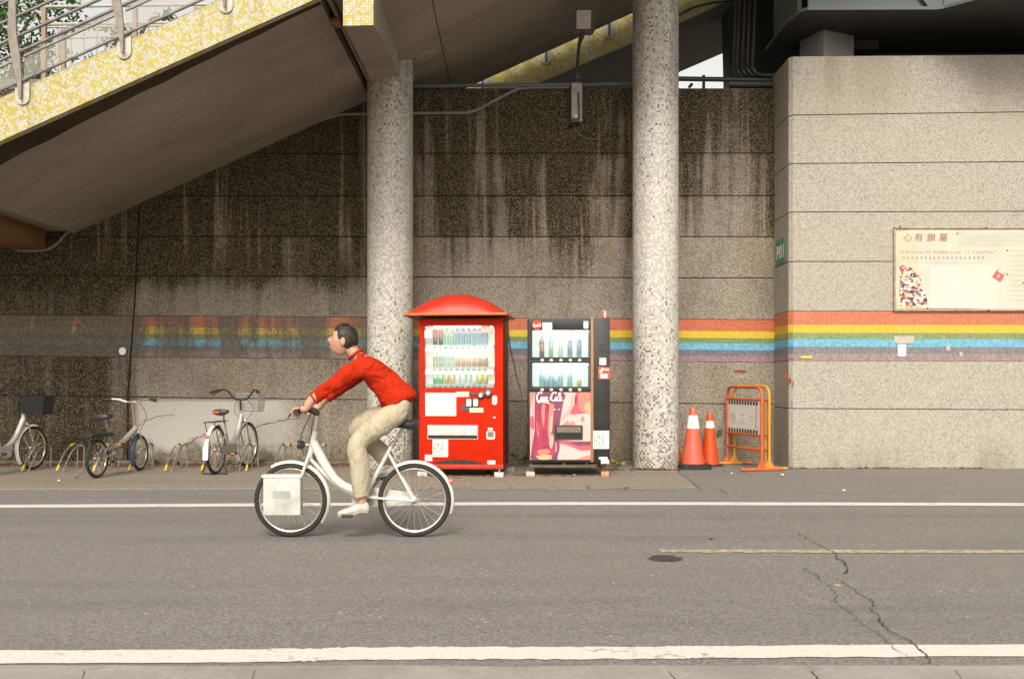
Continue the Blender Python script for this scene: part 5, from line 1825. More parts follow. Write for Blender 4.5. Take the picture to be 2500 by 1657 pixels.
# the glass: flared rim, waist, round foot
pp([(1307, 956), (1376, 956), (1374, 985), (1371, 1005), (1366, 1035), (1364, 1060), (1366, 1080), (1366, 1095), (1361, 1112), (1357, 1121), (1300, 1121), (1297, 1105), (1300, 1080), (1305, 1055), (1306, 1030), (1305, 1000)], MPU, 3)
pp([(1310, 985), (1350, 985), (1352, 1010), (1350, 1040), (1352, 1080), (1356, 1100), (1345, 1112), (1312, 1112), (1302, 1098), (1304, 1075), (1310, 1045), (1309, 1015)], MPR, 3)
pp([(1324, 985), (1330, 983), (1330, 1010), (1327, 1040), (1322, 1010)], MPC)
pp([(1342, 984), (1352, 986), (1351, 1010), (1346, 1050), (1340, 1070), (1338, 1040)], MPC)
pp([(1345, 1012), (1350, 1008), (1349, 1035), (1346, 1054), (1341, 1050)], MPY)
pp([(1342, 1062), (1349, 1058), (1352, 1072), (1347, 1094), (1341, 1084)], MPB)
pp([(1308, 1030), (1312, 1028), (1316, 1060), (1312, 1064)], MPK)
pp([(1312, 1098), (1335, 1094), (1344, 1102), (1330, 1108), (1316, 1107)], MPC)
pp([(1308, 1112), (1330, 1108), (1346, 1110), (1344, 1120), (1318, 1120)], MPY)
pp([(1352, 997), (1356, 996), (1356, 1000), (1352, 1000)], MPW)
pp([(1362, 997), (1367, 996), (1366, 999), (1362, 1000)], MPW)
pp([(1356, 1080), (1358, 1078), (1359, 1100), (1356, 1100)], MPB)
script_word(f, 1310, 977, 66, 19, -layer[0] - 0.0006, MWTXT, pos_, 0.085)
sl_ = f.plate("delivery_frame", 1354, 1422.5, 1036.5, 1071.5, MBPL, 0, 0.018, 1)
f.plate("delivery_flap", 1359, 1417.5, 1040, 1054, M_("worn_brown_flap", (0.16, 0.125, 0.085), 0.45), -0.0181, 0.004, 0.8, parent=sl_)
f.plate("delivery_slot", 1359, 1417.5, 1054.5, 1068, M_("slot_black", (0.006, 0.006, 0.004), 0.6), -0.0181, 0.001, 0.8, parent=sl_)
# base frame
MBASE = M_("grimy_base_steel", (0.10, 0.085, 0.06), 0.6, 0.2, 0.3, 8, 0.4)
MB().box((0.01, 0.03, f.z(1141)), (WB * 0.83, 0.07, f.z(1134))).build("base_rail", MBASE, blk, bevel=0.004)
MB().box((0.01, 0.62, f.z(1141)), (WB - 0.02, 0.66, f.z(1130))).build("base_rail", MBASE, blk, bevel=0.004)
for x in (0.02, 0.42, 0.70, 0.94):
    MB().box((x, 0.03, f.z(1134)), (x + 0.03, 0.66, zb)).build("base_stay", MBASE, blk)
for x in (0.05, 0.93):
    for yy in (0.05, 0.64):
        MB().lathe([(0.02, f.z(1150)), (0.02, f.z(1134))], 8, Matrix.Translation((x, yy, 0))).build("levelling_foot", MBASE, blk)
MB().box((0.79, 0.2, f.z(1147)), (0.88, 0.24, f.z(1140))).build("base_bracket", M_("orange_rust", (0.42, 0.16, 0.05), 0.8), blk)
block("concrete_block", "white concrete block under the black machine's front left foot", "block", (bx + 0.02, d_b + 0.04, 0), (0.105, 0.11, 0.066), 0.08, MCONB, 5, g)
block("brick", "pale red brick under the black machine's front right foot", "brick", (bx + 0.94, d_b + 0.04, 0), (0.098, 0.12, 0.066), -0.06, MBRK, 6, g)
block("concrete_block", "grey concrete block under the black machine's rear left foot", "block", (bx + 0.05, d_b + 0.64, 0), (0.12, 0.11, 0.066), 0.0, MGRB, 7, g)
block("concrete_block", "grey concrete block under the black machine's rear right foot", "block", (bx + 0.93, d_b + 0.64, 0), (0.12, 0.11, 0.066), 0.0, MGRB, 8, g)
# can left on top of the machine
cm = drink_material("red_white_can", [(0.0, (0.60, 0.05, 0.04)), (0.10, (0.64, 0.06, 0.05)), (0.9, (0.66, 0.07, 0.06)), (1.0, (0.72, 0.55, 0.5))])
can = MB().lathe([(0.028, 0), (0.033, 0.006), (0.033, 0.082), (0.027, 0.093), (0.026, 0.095)], 18).build("drink_can", cm, None)
can.location = (bx + f.x(1477.5), d_b + 0.12, HB + 0.001)
tag(can, "red and white drink can standing on the black vending machine", "can")
MB().add([Vector((0.033 * 1.01 * math.sin(a), -0.033 * 1.01 * math.cos(a), z)) for a in (0.05, 0.30, 0.55) for z in (0.012, 0.08)], [(0, 2, 3, 1), (2, 4, 5, 3)]).build("white_stripe", MWPL, can)
run_thing("power_cable", "black power cable sagging from the red machine toward the black machine", "cable",
          [P(1240, 800, 12.9), P(1246, 850, 12.85), P(1258, 905, 12.8), P(1272, 960, 12.75), P(1283, 1005, 12.7), P(1291, 1040, 12.65), P(1298, 1062, 12.63)], 0.009, MBPL, 6, 6)

# ------------------------------------------------------------------ bicycles
MTYRE = M_("tyre_rubber", (0.022, 0.020, 0.017), 0.8, 0, 0.2, 30, 0.2)
MRIM = M_("rim_alloy", (0.62, 0.57, 0.48), 0.3, 0.75, 0.1, 20, 0.1)
MCHR = M_("worn_chrome", (0.55, 0.50, 0.43), 0.3, 0.8, 0.15, 20, 0.25)
MSPK = M_("spoke_steel", (0.50, 0.47, 0.40), 0.35, 0.6)
MFRS = M_("silver_frame_paint", (0.50, 0.47, 0.45), 0.35, 0.35, 0.1, 10, 0.15)
MFRW = M_("white_frame_paint", (0.56, 0.56, 0.51), 0.4, 0.0, 0.06, 10, 0.10)
MGRIP = M_("grip_rubber", (0.03, 0.028, 0.025), 0.7)
MSADD = M_("saddle_vinyl", (0.028, 0.026, 0.026), 0.45, 0, 0.1)
MORL = M_("orange_reflector", (0.78, 0.28, 0.02), 0.25)
MRRL = M_("red_reflector", (0.70, 0.09, 0.10), 0.25)
MFEND = M_("pale_fender", (0.66, 0.64, 0.62), 0.35, 0.1, 0.06)
MWIRE = M_("grey_wire", (0.34, 0.31, 0.32), 0.5, 0.3)
MBKT = M_("black_basket_mesh", (0.018, 0.018, 0.016), 0.6)
MNAVY = M_("navy_fender", (0.045, 0.065, 0.12), 0.4)


def V(x, y, z):
    return Vector((x, y, z))


def arc_xz(cx, cz, r, a0, a1, n=14, y=0.0):
    return [V(cx + r * math.cos(math.radians(lerp(a0, a1, i / n))), y, cz + r * math.sin(math.radians(lerp(a0, a1, i / n)))) for i in range(n + 1)]


def wheel(root, cx, r, steer=0.0, tw=0.021):
    T = Matrix.Translation((cx, 0, r)) @ Matrix.Rotation(steer, 4, 'Z')
    Rr = r - tw * 1.9
    b = MB().tube(arc_xz(0, 0, Rr, 0, 360, 40)[:-1], 0.0115, 8, closed=True)
    b.v = [T @ p for p in b.v]
    w = b.build("wheel", MRIM, root)
    b = MB().tube(arc_xz(0, 0, r - tw, 0, 360, 40)[:-1], tw, 10, closed=True)
    b.v = [T @ p for p in b.v]
    b.build("tyre", MTYRE, w)
    b = MB()
    for i in range(24):
        a = 2 * math.pi * i / 24
        s = 1 if i % 2 else -1
        a2 = a + (0.5 if (i // 2) % 2 else -0.5)
        b.tube([V(0.018 * math.cos(a2), 0.028 * s, 0.018 * math.sin(a2)), V(Rr * math.cos(a), 0, Rr * math.sin(a))], 0.0019, 4, cap=False)
    b.v = [T @ p for p in b.v]
    stuff(b.build("spokes", MSPK, w))
    b = MB().lathe([(0.012, -0.05), (0.012, -0.036), (0.024, -0.03), (0.016, -0.02), (0.016, 0.02), (0.024, 0.03), (0.012, 0.036), (0.012, 0.05)], 12, Matrix.Rotation(math.pi / 2, 4, 'X'))
    b.v = [T @ p for p in b.v]
    b.build("hub", MCHR, w)
    return w


def fender(root, cx, cz, r, a0, a1, w, mat, steer=0.0, flap=None):
    T = Matrix.Translation((cx, 0, cz)) @ Matrix.Rotation(steer, 4, 'Z')
    n = 18
    prof = [(-w, -0.012), (-w * 0.6, 0.004), (0, 0.008), (w * 0.6, 0.004), (w, -0.012)]
    vs_, fs = [], []
    for i in range(n + 1):
        a = math.radians(lerp(a0, a1, i / n))
        for yy, dr in prof:
            vs_.append(T @ V((r + dr) * math.cos(a), yy, (r + dr) * math.sin(a)))
    m = len(prof)
    for i in range(n):
        for k in range(m - 1):
            fs.append((i * m + k, i * m + k + 1, (i + 1) * m + k + 1, (i + 1) * m + k))
    k0 = len(vs_)
    vs_ += [p + (T.to_translation() - p).normalized() * 0.003 for p in vs_]
    fs += [tuple(k0 + i for i in f_[::-1]) for f_ in fs]
    return MB().add(vs_, fs).build("fender", mat, root, angle=60)


def saddle(root, x, z, tilt=0.0, patch=None, w=0.105):
    T = Matrix.Translation((x, 0, z)) @ Matrix.Rotation(tilt, 4, 'Y')
    prof = [(-0.13, w * 0.72, 0.030), (-0.115, w, 0.034), (-0.06, w * 0.95, 0.030), (0.0, w * 0.55, 0.024), (0.07, w * 0.30, 0.020), (0.125, w * 0.24, 0.018), (0.14, w * 0.10, 0.012)]
    vs_, fs = [], []
    k = 12
    for xx, hw, hh in prof:
        for i in range(k):
            a = 2 * math.pi * i / k
            vs_.append(T @ V(xx, hw * math.cos(a), hh * math.sin(a) * (1.0 if math.sin(a) > 0 else 1.5)))
    for j in range(len(prof) - 1):
        for i in range(k):
            l = (i + 1) % k
            fs.append((j * k + i, j * k + l, (j + 1) * k + l, (j + 1) * k + i))
    fs += [tuple(range(k - 1, -1, -1)), tuple(len(vs_) - k + i for i in range(k))]
    s = MB().add(vs_, fs).build("saddle", MSADD, root, angle=60)
    if patch:
        MB().poly([T @ p for p in (V(-0.142, w * 0.9, 0.004), V(-0.146, w * 0.1, 0.008), V(-0.146, w * 0.05, -0.022), V(-0.138, w * 0.7, -0.020))], T.to_3x3() @ V(0.02, 0, 0)).build("saddle_patch", patch, s)
    return s


def basket(root, x0, x1, hw, z0, z1, mat, wire=True, r=0.004, steer=0.0, px=0.0):
    mb = MB()
    T = Matrix.Translation((px, 0, 0)) @ Matrix.Rotation(steer, 4, 'Z') @ Matrix.Translation((-px, 0, 0))

    def loop(t):
        k = lerp(0.82, 1.0, t)
        cx = (x0 + x1) / 2
        z = lerp(z0, z1, t)
        return [V(cx + (x0 - cx) * k, -hw * k, z), V(cx + (x1 - cx) * k, -hw * k, z), V(cx + (x1 - cx) * k, hw * k, z), V(cx + (x0 - cx) * k, hw * k, z)]
    for t in (0.0, 0.2, 0.4, 0.6, 0.8, 1.0):
        mb.tube(loop(t), r * (1.6 if t == 1.0 else 1.0), 5, closed=True)
    a, b = loop(0.0), loop(1.0)
    for e in range(4):
        for i in range(9):
            u = i / 9
            p0 = lerp(a[e], a[(e + 1) % 4], u)
            p1 = lerp(b[e], b[(e + 1) % 4], u)
            mb.tube([p0, p1], r, 4)
    for i in range(1, 9):
        u = i / 9
        mb.tube([lerp(a[0], a[1], u), lerp(a[3], a[2], u)], r, 4)
    if not wire:
        for e in range(4):
            mb.poly([a[e], a[(e + 1) % 4], b[(e + 1) % 4], b[e]])
        mb.poly(a)
    mb.v = [T @ p for p in mb.v]
    return mb.build("basket", mat, root)


def pedals(root, bb, L, ang, mat_refl, z_off=0.0):
    c = MB()
    cr = None
    for s, a in ((1, ang), (-1, ang + 180)):
        e = V(bb[0] + L * math.cos(math.radians(a)), 0.075 * s, bb[1] + L * math.sin(math.radians(a)))
        b = MB().tube([V(bb[0], 0.06 * s, bb[1]), e], 0.010, 8)
        cr = b.build("crank", MCHR, root)
        pd = MB().cbox((e.x, e.y + 0.05 * s, e.z), (0.085, 0.085, 0.024)).build("pedal", MGRIP, cr, bevel=0.004)
        MB().cbox((e.x - 0.044, e.y + 0.05 * s, e.z), (0.004, 0.05, 0.016)).build("reflector", mat_refl, cr)
        MB().cbox((e.x + 0.044, e.y + 0.05 * s, e.z), (0.004, 0.05, 0.016)).build("reflector", mat_refl, cr)
    ring = MB().lathe([(0.085, -0.003), (0.085, 0.003)], 28, Matrix.Translation((bb[0], -0.05, bb[1])) @ Matrix.Rotation(math.pi / 2, 4, 'X'))
    ring.build("chain_ring", MCHR, root)


def handlebar(root, pts, grip_n, mat_bar, steer, px, r=0.0115, bell=False):
    """pts: half bar from the centre outwards (y >= 0); mirrored"""
    T = Matrix.Translation((px, 0, 0)) @ Matrix.Rotation(steer, 4, 'Z') @ Matrix.Translation((-px, 0, 0))
    half = [Vector(p) for p in pts]
    full = [V(p.x, -p.y, p.z) for p in half[::-1]] + half[1:]
    path = [T @ p for p in smooth_path(full, 6)]
    hb = MB().tube(path, r, 8).build("handlebar", mat_bar, root)
    for s in (1, -1):
        a, b = half[-2], half[-1]
        a = lerp(a, b, 0.15)
        b = b + (b - a) * 0.03
        g_ = [T @ V(p.x, p.y * s, p.z) for p in (a, lerp(a, b, 0.5), b)]
        MB().tube(g_, [0.017, 0.0165, 0.018], 10).build("grip", MGRIP, hb)
        lv0 = lerp(half[-2], half[-1], 0.0)
        q = [T @ V(lv0.x + 0.02, lv0.y * s, lv0.z - 0.004), T @ V(lv0.x + 0.055, (lv0.y + 0.02) * s, lv0.z - 0.02), T @ (V(half[-1].x + 0.05, half[-1].y * s, half[-1].z - 0.03))]
        MB().tube(q, 0.006, 6).build("brake_lever", MBPL, hb)
    if bell:
        p = T @ V(half[-2].x, -half[-2].y, half[-2].z + 0.02)
        MB().ball(p, (0.022, 0.022, 0.016), 10, 6).build("bell", M_("brass_bell", (0.70, 0.50, 0.20), 0.3, 0.7), hb)
    return hb


def bike(name, label, loc, heading, o, group="parked bicycles by the wall"):
    """x forward, y left, z up; origin under the rear axle. heading: degrees right of +Y"""
    root = thing(name, label, "bicycle", loc, math.radians(90 - heading), group)
    r, wb, st = o["r"], o["wb"], o.get("steer", 0.0)
    fm = o["frame"]
    hx, hz = o["head_top"]
    lx, lz = o["head_bot"]
    bbx, bbz = o["bb"]
    sx, sz = o["seat_top"]
    sdx, sdz = o["saddle"]
    px = (hx + lx) / 2
    T = Matrix.Translation((px, 0, 0)) @ Matrix.Rotation(st, 4, 'Z') @ Matrix.Translation((-px, 0, 0))
    wheel(root, 0.0, r)
    fw = wheel(root, wb, r)
    fw_T = T
    for ob in [fw] + list(fw.children):
        ob.data.transform(fw_T)
    # frame
    f_ = MB()
    dt = o.get("down", 0.026)
    if o.get("step"):
        f_.tube(smooth_path([V(lx + (hx - lx) * 0.6, 0, lz + (hz - lz) * 0.6), V(lerp(lx, bbx, 0.45), 0, lerp(lz, bbz, 0.52)), V(bbx + 0.05, 0, bbz + 0.03)], 6), [dt * 1.05] * 6 + [dt] * 7, 12)
        f_.tube(smooth_path([V(lx, 0, lz), V(lerp(lx, bbx, 0.5) + 0.02, 0, lerp(lz, bbz, 0.65)), V(bbx + 0.06, 0, bbz)], 6), 0.014, 10)
    else:
        f_.tube([V(lx + (hx - lx) * 0.5, 0, lz + (hz - lz) * 0.5), V(bbx + 0.10, 0, bbz + 0.10), V(bbx + 0.03, 0, bbz + 0.09)], [dt, dt * 1.15, dt], 12)
    f_.tube([V(bbx, 0, bbz), V(sx, 0, sz)], 0.016, 10)
    f_.tube([V(lx, 0, lz), V(hx, 0, hz)], 0.021, 12)
    for s in (1, -1):
        f_.tube([V(bbx, 0.03 * s, bbz), V(0, 0.055 * s, r)], 0.0095, 8)
        f_.tube([V(lerp(bbx, sx, 0.85), 0.018 * s, lerp(bbz, sz, 0.85)), V(0, 0.055 * s, r)], 0.0085, 8)
    f_.lathe([(0.024, -0.04), (0.024, 0.04)], 14, Matrix.Translation((bbx, 0, bbz)) @ Matrix.Rotation(math.pi / 2, 4, 'X'))
    f_.build("frame", fm, root)
    # fork
    k_ = MB()
    for s in (1, -1):
        path = smooth_path([V(lx + 0.004, 0.012 * s, lz + 0.015), V(lx + 0.012, 0.045 * s, lz - 0.02), V(lerp(lx, wb, 0.45), 0.052 * s, lerp(lz, r, 0.55)), V(wb - 0.005, 0.052 * s, r)], 6)
        k_.tube([T @ p for p in path], 0.0115, 8)
    k_.build("fork", o.get("fork", MCHR), root)
    # seat post, saddle, stem, bar
    MB().tube([V(lerp(bbx, sx, 0.9), 0, lerp(bbz, sz, 0.9)), V(sdx, 0, sdz - 0.03)], 0.0125, 10).build("seat_post", o.get("post", MCHR), root)
    saddle(root, sdx + 0.02, sdz, o.get("tilt", 0.0), o.get("patch"))
    bar = o["bar"]
    MB().tube([T @ p for p in (V(hx, 0, hz), V(*bar[0]))], o.get("stem_r", 0.0125), 10).build("stem", o.get("stem", MCHR), root)
    handlebar(root, bar, 2, o.get("barmat", MBPL), st, px, bell=o.get("bell", False))
    MB().tube(smooth_path([T @ p for p in (V(bar[0][0] + 0.03, 0.05, bar[0][2] + 0.03), V(bar[0][0] + 0.10, 0.14, lerp(bar[0][2], lz, 0.5)), V(lx + 0.03, 0.04, lz + 0.02))], 6), 0.0035, 5).build("brake_cable", MBPL, root)
    MB().tube(smooth_path([T @ p for p in (V(bar[0][0] + 0.03, -0.05, bar[0][2] + 0.03), V(bar[0][0] + 0.08, -0.15, lerp(bar[0][2], lz, 0.45)), V(lx - 0.03, -0.04, lz - 0.02))], 6), 0.0035, 5).build("brake_cable", MBPL, root)
    # drive
    pedals(root, (bbx, bbz), o.get("crank", 0.16), o.get("ang", 20), o.get("refl", MORL))
    g_ = [V(0.05, -0.062, r + 0.055), V(bbx + 0.09, -0.066, bbz + 0.075), V(bbx + 0.11, -0.066, bbz), V(bbx + 0.05, -0.066, bbz - 0.075), V(0.05, -0.062, r - 0.045), V(-0.03, -0.06, r)]
    if o.get("guard"):
        MB().poly(smooth_path(g_ + [g_[0]], 4)[:-1], (0, 0.012, 0)).build("chain_guard", o["guard"], root, angle=60)
    else:
        MB().tube(g_, 0.004, 5, closed=True).build("chain", MBPL, root)
    # fenders
    fd = o.get("fend", MFEND)
    if o.get("rear_fender", True):
        fender(root, 0, r, r + 0.016, 60, o.get("rf_end", 205), 0.027, fd)
    ff = fender(root, wb, r, r + 0.016, o.get("ff0", 75), o.get("ff1", 205), 0.028, o.get("ffmat", fd))
    ff.data.transform(T)
    if o.get("flap"):
        a = math.radians(o.get("rf_end", 205))
        p = V((r + 0.02) * math.cos(a), 0, r + (r + 0.02) * math.sin(a))
        MB().poly([p + q for q in (V(-0.006, -0.033, 0.15), V(-0.006, 0.033, 0.15), V(-0.012, 0.033, -0.01), V(-0.012, 0.02, -0.02), V(-0.012, -0.02, -0.02), V(-0.012, -0.033, -0.01))], (-0.004, 0, 0)).build("mud_flap", MWPL, root)
    if o.get("tail", True):
        a = math.radians(o.get("rf_end", 205) - 48)
        p = V((r + 0.022) * math.cos(a), 0, r + (r + 0.022) * math.sin(a))
        MB().lathe([(0.026, 0), (0.026, 0.02), (0.016, 0.027)], 14, Matrix.Translation(p) @ Matrix.Rotation(-math.pi / 2, 4, 'Y')).build("reflector", MRRL, root)
    if o.get("rack"):
        z = o["rack"]
        b = MB()
        for s in (1, -1):
            b.tube([V(sx - 0.02, 0.05 * s, z), V(-0.24, 0.06 * s, z)], 0.006, 6)
            b.tube([V(-0.20, 0.06 * s, z), V(0.0, 0.06 * s, r)], 0.006, 6)
        for i in range(5):
            xx = lerp(sx - 0.05, -0.24, i / 4)
            b.tube([V(xx, -0.058, z), V(xx, 0.058, z)], 0.005, 6)
        rk = b.build("rack", MBPL, root)
        if o.get("rack_pad"):
            MB().box((-0.22, -0.07, z + 0.004), (sx - 0.03, 0.07, z + 0.035)).build("rack_pad", MBPL, rk, bevel=0.01)
    if o.get("basket"):
        bm2, wire = o["basket"]
        basket(root, wb + 0.0, wb + 0.23, 0.17, hz - 0.02, hz + 0.22, bm2, wire, 0.0032 if wire else 0.003, st, px)
    if o.get("stand") == "rear":
        b = MB().tube(smooth_path([V(0.0, 0.07, r), V(-0.02, 0.11, r * 0.5), V(-0.04, 0.16, 0.012)], 4) + [V(-0.04, -0.16, 0.012)] + smooth_path([V(-0.04, -0.16, 0.012), V(-0.02, -0.11, r * 0.5), V(0, -0.07, r)], 4)[1:], 0.008, 6)
        b.build("stand", MBPL, root)
    elif o.get("stand") == "side":
        MB().tube([V(0.02, 0.06, r * 0.9), V(-0.10, 0.20, 0.012), V(-0.115, 0.21, 0.010)], 0.008, 6).build("stand", MBPL, root)
    return root


def city(**kw):
    o = dict(r=0.305, wb=1.04, frame=MFRS, head_top=(0.86, 0.77), head_bot=(0.905, 0.625), bb=(0.43, 0.275), seat_top=(0.30, 0.60), saddle=(0.235, 0.775),
             bar=[(0.84, 0.0, 0.915), (0.85, 0.09, 0.925), (0.84, 0.19, 1.03), (0.78, 0.255, 1.045), (0.66, 0.335, 1.01)],
             step=True, down=0.030, rack=0.655, stand="rear", guard=M_("grey_chain_guard", (0.30, 0.285, 0.27), 0.45), basket=(MWIRE, True), flap=True, stem=MBPL, ang=12, rf_end=195, ff1=220)
    o.update(kw)
    return o


X3r, Y3r = (527 - 1250) * 12.42 / FPX, 12.42
bike("parked_bicycle", "silver step-through bicycle with grey wire basket parked on the bright wall patch", (X3r, Y3r, 0.013), 5.5,
     city(bell=True, patch=M_("saddle_orange", (0.66, 0.10, 0.03), 0.5), steer=math.radians(-6)))
X1f, Y1f = (77 - 1250) * 13.05 / FPX, 13.05
h1 = math.radians(9)
bike("parked_bicycle", "silver bicycle with black basket cut off by the left picture edge", (X1f - 1.03 * math.sin(h1), Y1f - 1.03 * math.cos(h1), 0.013), 9,
     city(r=0.285, wb=1.03, frame=M_("pale_silver_frame", (0.56, 0.53, 0.52), 0.35, 0.3), basket=(MBKT, False), head_top=(0.85, 0.74), head_bot=(0.895, 0.60), patch=None, steer=math.radians(-4),
          guard=M_("grey_chain_guard2", (0.36, 0.34, 0.32), 0.45), ang=5))
X2r, Y2r = (237 - 1250) * 11.95 / FPX, 11.95
bike("folding_bicycle", "small-wheeled folding bicycle with black saddle beside the slanting wall joint", (X2r, Y2r, 0.013), 9.5,
     dict(r=0.232, wb=0.99, frame=M_("folding_grey_frame", (0.42, 0.38, 0.34), 0.4, 0.3, 0.1, 10, 0.2), head_top=(0.84, 0.60), head_bot=(0.875, 0.50), bb=(0.40, 0.27), seat_top=(0.27, 0.47), saddle=(0.165, 0.735), tilt=0.0,
          bar=[(0.76, 0.0, 0.895), (0.765, 0.08, 0.897), (0.755, 0.17, 0.925), (0.73, 0.235, 0.93), (0.69, 0.335, 0.925)], barmat=MCHR, step=False, down=0.034, rack=0.50, rack_pad=True, stand="side",
          guard=None, rear_fender=False, ffmat=MNAVY, ff0=95, ff1=215, tail=False, ang=-52, crank=0.15, stem_r=0.016, steer=math.radians(6), stem=M_("brown_stem", (0.30, 0.22, 0.17), 0.4, 0.3)))
run_thing("brake_hose", "loop of black cable in front of the folding bicycle's handlebar", "cable",
          [P(281, 992, 12.75), P(275, 1010, 12.72), P(280, 1030, 12.72), P(292, 1042, 12.74), P(302, 1052, 12.78)], 0.004, MBPL, 5, 6) if False else None

# ------------------------------------------------------------------ wheel racks
MRACK = M_("rack_galvanised", (0.25, 0.225, 0.20), 0.45, 0.4, 0.2, 14, 0.4)
MRKY = M_("rack_yellow_tape", (0.72, 0.44, 0.03), 0.5, 0, 0.12, 10, 0.15)
rack_labels = ["wheel rack holding the leftmost bicycle's front wheel", "empty wheel rack between the leftmost bicycle and the folding bicycle", "wheel rack seen through the folding bicycle's rear wheel",
               "wheel rack holding the folding bicycle's front wheel", "empty wheel rack right of the folding bicycle", "wheel rack just behind the wire-basket bicycle's rear wheel",
               "wheel rack holding the wire-basket bicycle's front wheel", "empty wheel rack right of the wire-basket bicycle", "wheel rack half hidden behind the cyclist's knees"]
for i, px0 in enumerate((52, 137, 226, 313, 402, 491, 583, 667, 757)):
    base = G(px0, 1153)
    rk = thing("wheel_rack", rack_labels[i], "bicycle rack", base, 0.0, "low hoop racks along the wall")
    gap = 0.088
    ys = 1 if px0 > 560 else 0
    for k in (0, 1):
        x = gap * k
        path = smooth_path([V(x, 0, 0.0), V(x, 0.10, 0.11), V(x, 0.24, 0.235), V(x, 0.42, 0.315), V(x, 0.56, 0.335), V(x, 0.64, 0.30)], 5)
        tb = MB().tube(path, 0.0115, 8).build("hoop", MRACK, rk)
        if k == ys:
            MB().tube(path[1:5], 0.0145, 8).build("yellow_band", MRKY, tb)
            MB().tube(path[15:19], 0.0145, 8).build("yellow_band", MRKY, tb)
        MB().tube([V(x, 0.62, 0.0), V(x, 0.64, 0.31)], 0.0105, 8).build("post", MRACK, rk)
    MB().tube([V(0, 0.66, 0.30), V(gap, 0.66, 0.30)], 0.011, 8).build("cross_bar", MRACK, rk)

# ------------------------------------------------------------------ traffic cones
MCONE = M_("cone_orange", (0.58, 0.065, 0.006), 0.42, 0, 0.08, 8, 0.10)
MCONEF = M_("cone_faded_red", (0.56, 0.095, 0.05), 0.40, 0, 0.14, 7, 0.08)
MCONEO = M_("cone_deep_orange", (0.55, 0.11, 0.006), 0.42, 0, 0.08, 8, 0.10)
MCW = M_("cone_reflective_white", (0.76, 0.75, 0.71), 0.5, 0, 0.05)
MRUB = M_("cone_base_rubber", (0.022, 0.024, 0.02), 0.75, 0, 0.2)


def cone(label, px, d, h, rb, rt, nb, mat, band, rot):
    loc = V((px - 1250) * d / FPX, d, 0.002)
    c = thing("traffic_cone", label, "traffic cone", loc, rot, "traffic cones behind the right column")
    z = 0.0
    hw = rb + 0.055
    for k in range(nb):
        s = hw - 0.004 * k
        m2 = MB().poly([V(x, y, z) for x, y in ((-s, -s * 0.8), (-s * 0.8, -s), (s * 0.8, -s), (s, -s * 0.8), (s, s * 0.8), (s * 0.8, s), (-s * 0.8, s), (-s, s * 0.8))], (0, 0, 0.021))
        m2.build("base", MRUB, c, bevel=0.004)
        z += 0.0235
    z -= 0.002

    def rr(t):
        return lerp(rb, rt, t)
    t0, t1 = band
    MB().lathe([(rr(0), z), (rr(t0), z + h * t0)], 28, cap=False).build("cone_body", mat, c)
    MB().lathe([(rr(t0) + 0.002, z + h * t0), (rr(t1) + 0.002, z + h * t1)], 28, cap=False).build("reflective_band", MCW, c)
    MB().lathe([(rr(t1), z + h * t1), (rr(0.97), z + h * 0.97), (rr(1.0) * 0.85, z + h), (rr(1.0) * 0.6, z + h - 0.004)], 28, cap=True).build("cone_tip", mat, c)


cone("faded red cone with a thick black base stack, nearest of the cones", 1692, 13.36, 0.745, 0.158, 0.042, 3, MCONEF, (0.63, 0.865), 0.05)
cone("clean orange cone behind the faded red cone", 1733, 13.82, 0.705, 0.125, 0.040, 1, MCONE, (0.71, 0.845), -0.1)
cone("orange cone mostly hidden by the right mosaic column", 1637, 13.86, 0.73, 0.16, 0.042, 2, MCONEO, (0.65, 0.86), 0.0)

# ------------------------------------------------------------------ folding barricades
MBO = M_("barricade_orange", (0.52, 0.095, 0.025), 0.45, 0, 0.12, 12, 0.20)
MBY = M_("barricade_yellow", (0.56, 0.24, 0.02), 0.45, 0, 0.12, 12, 0.20)


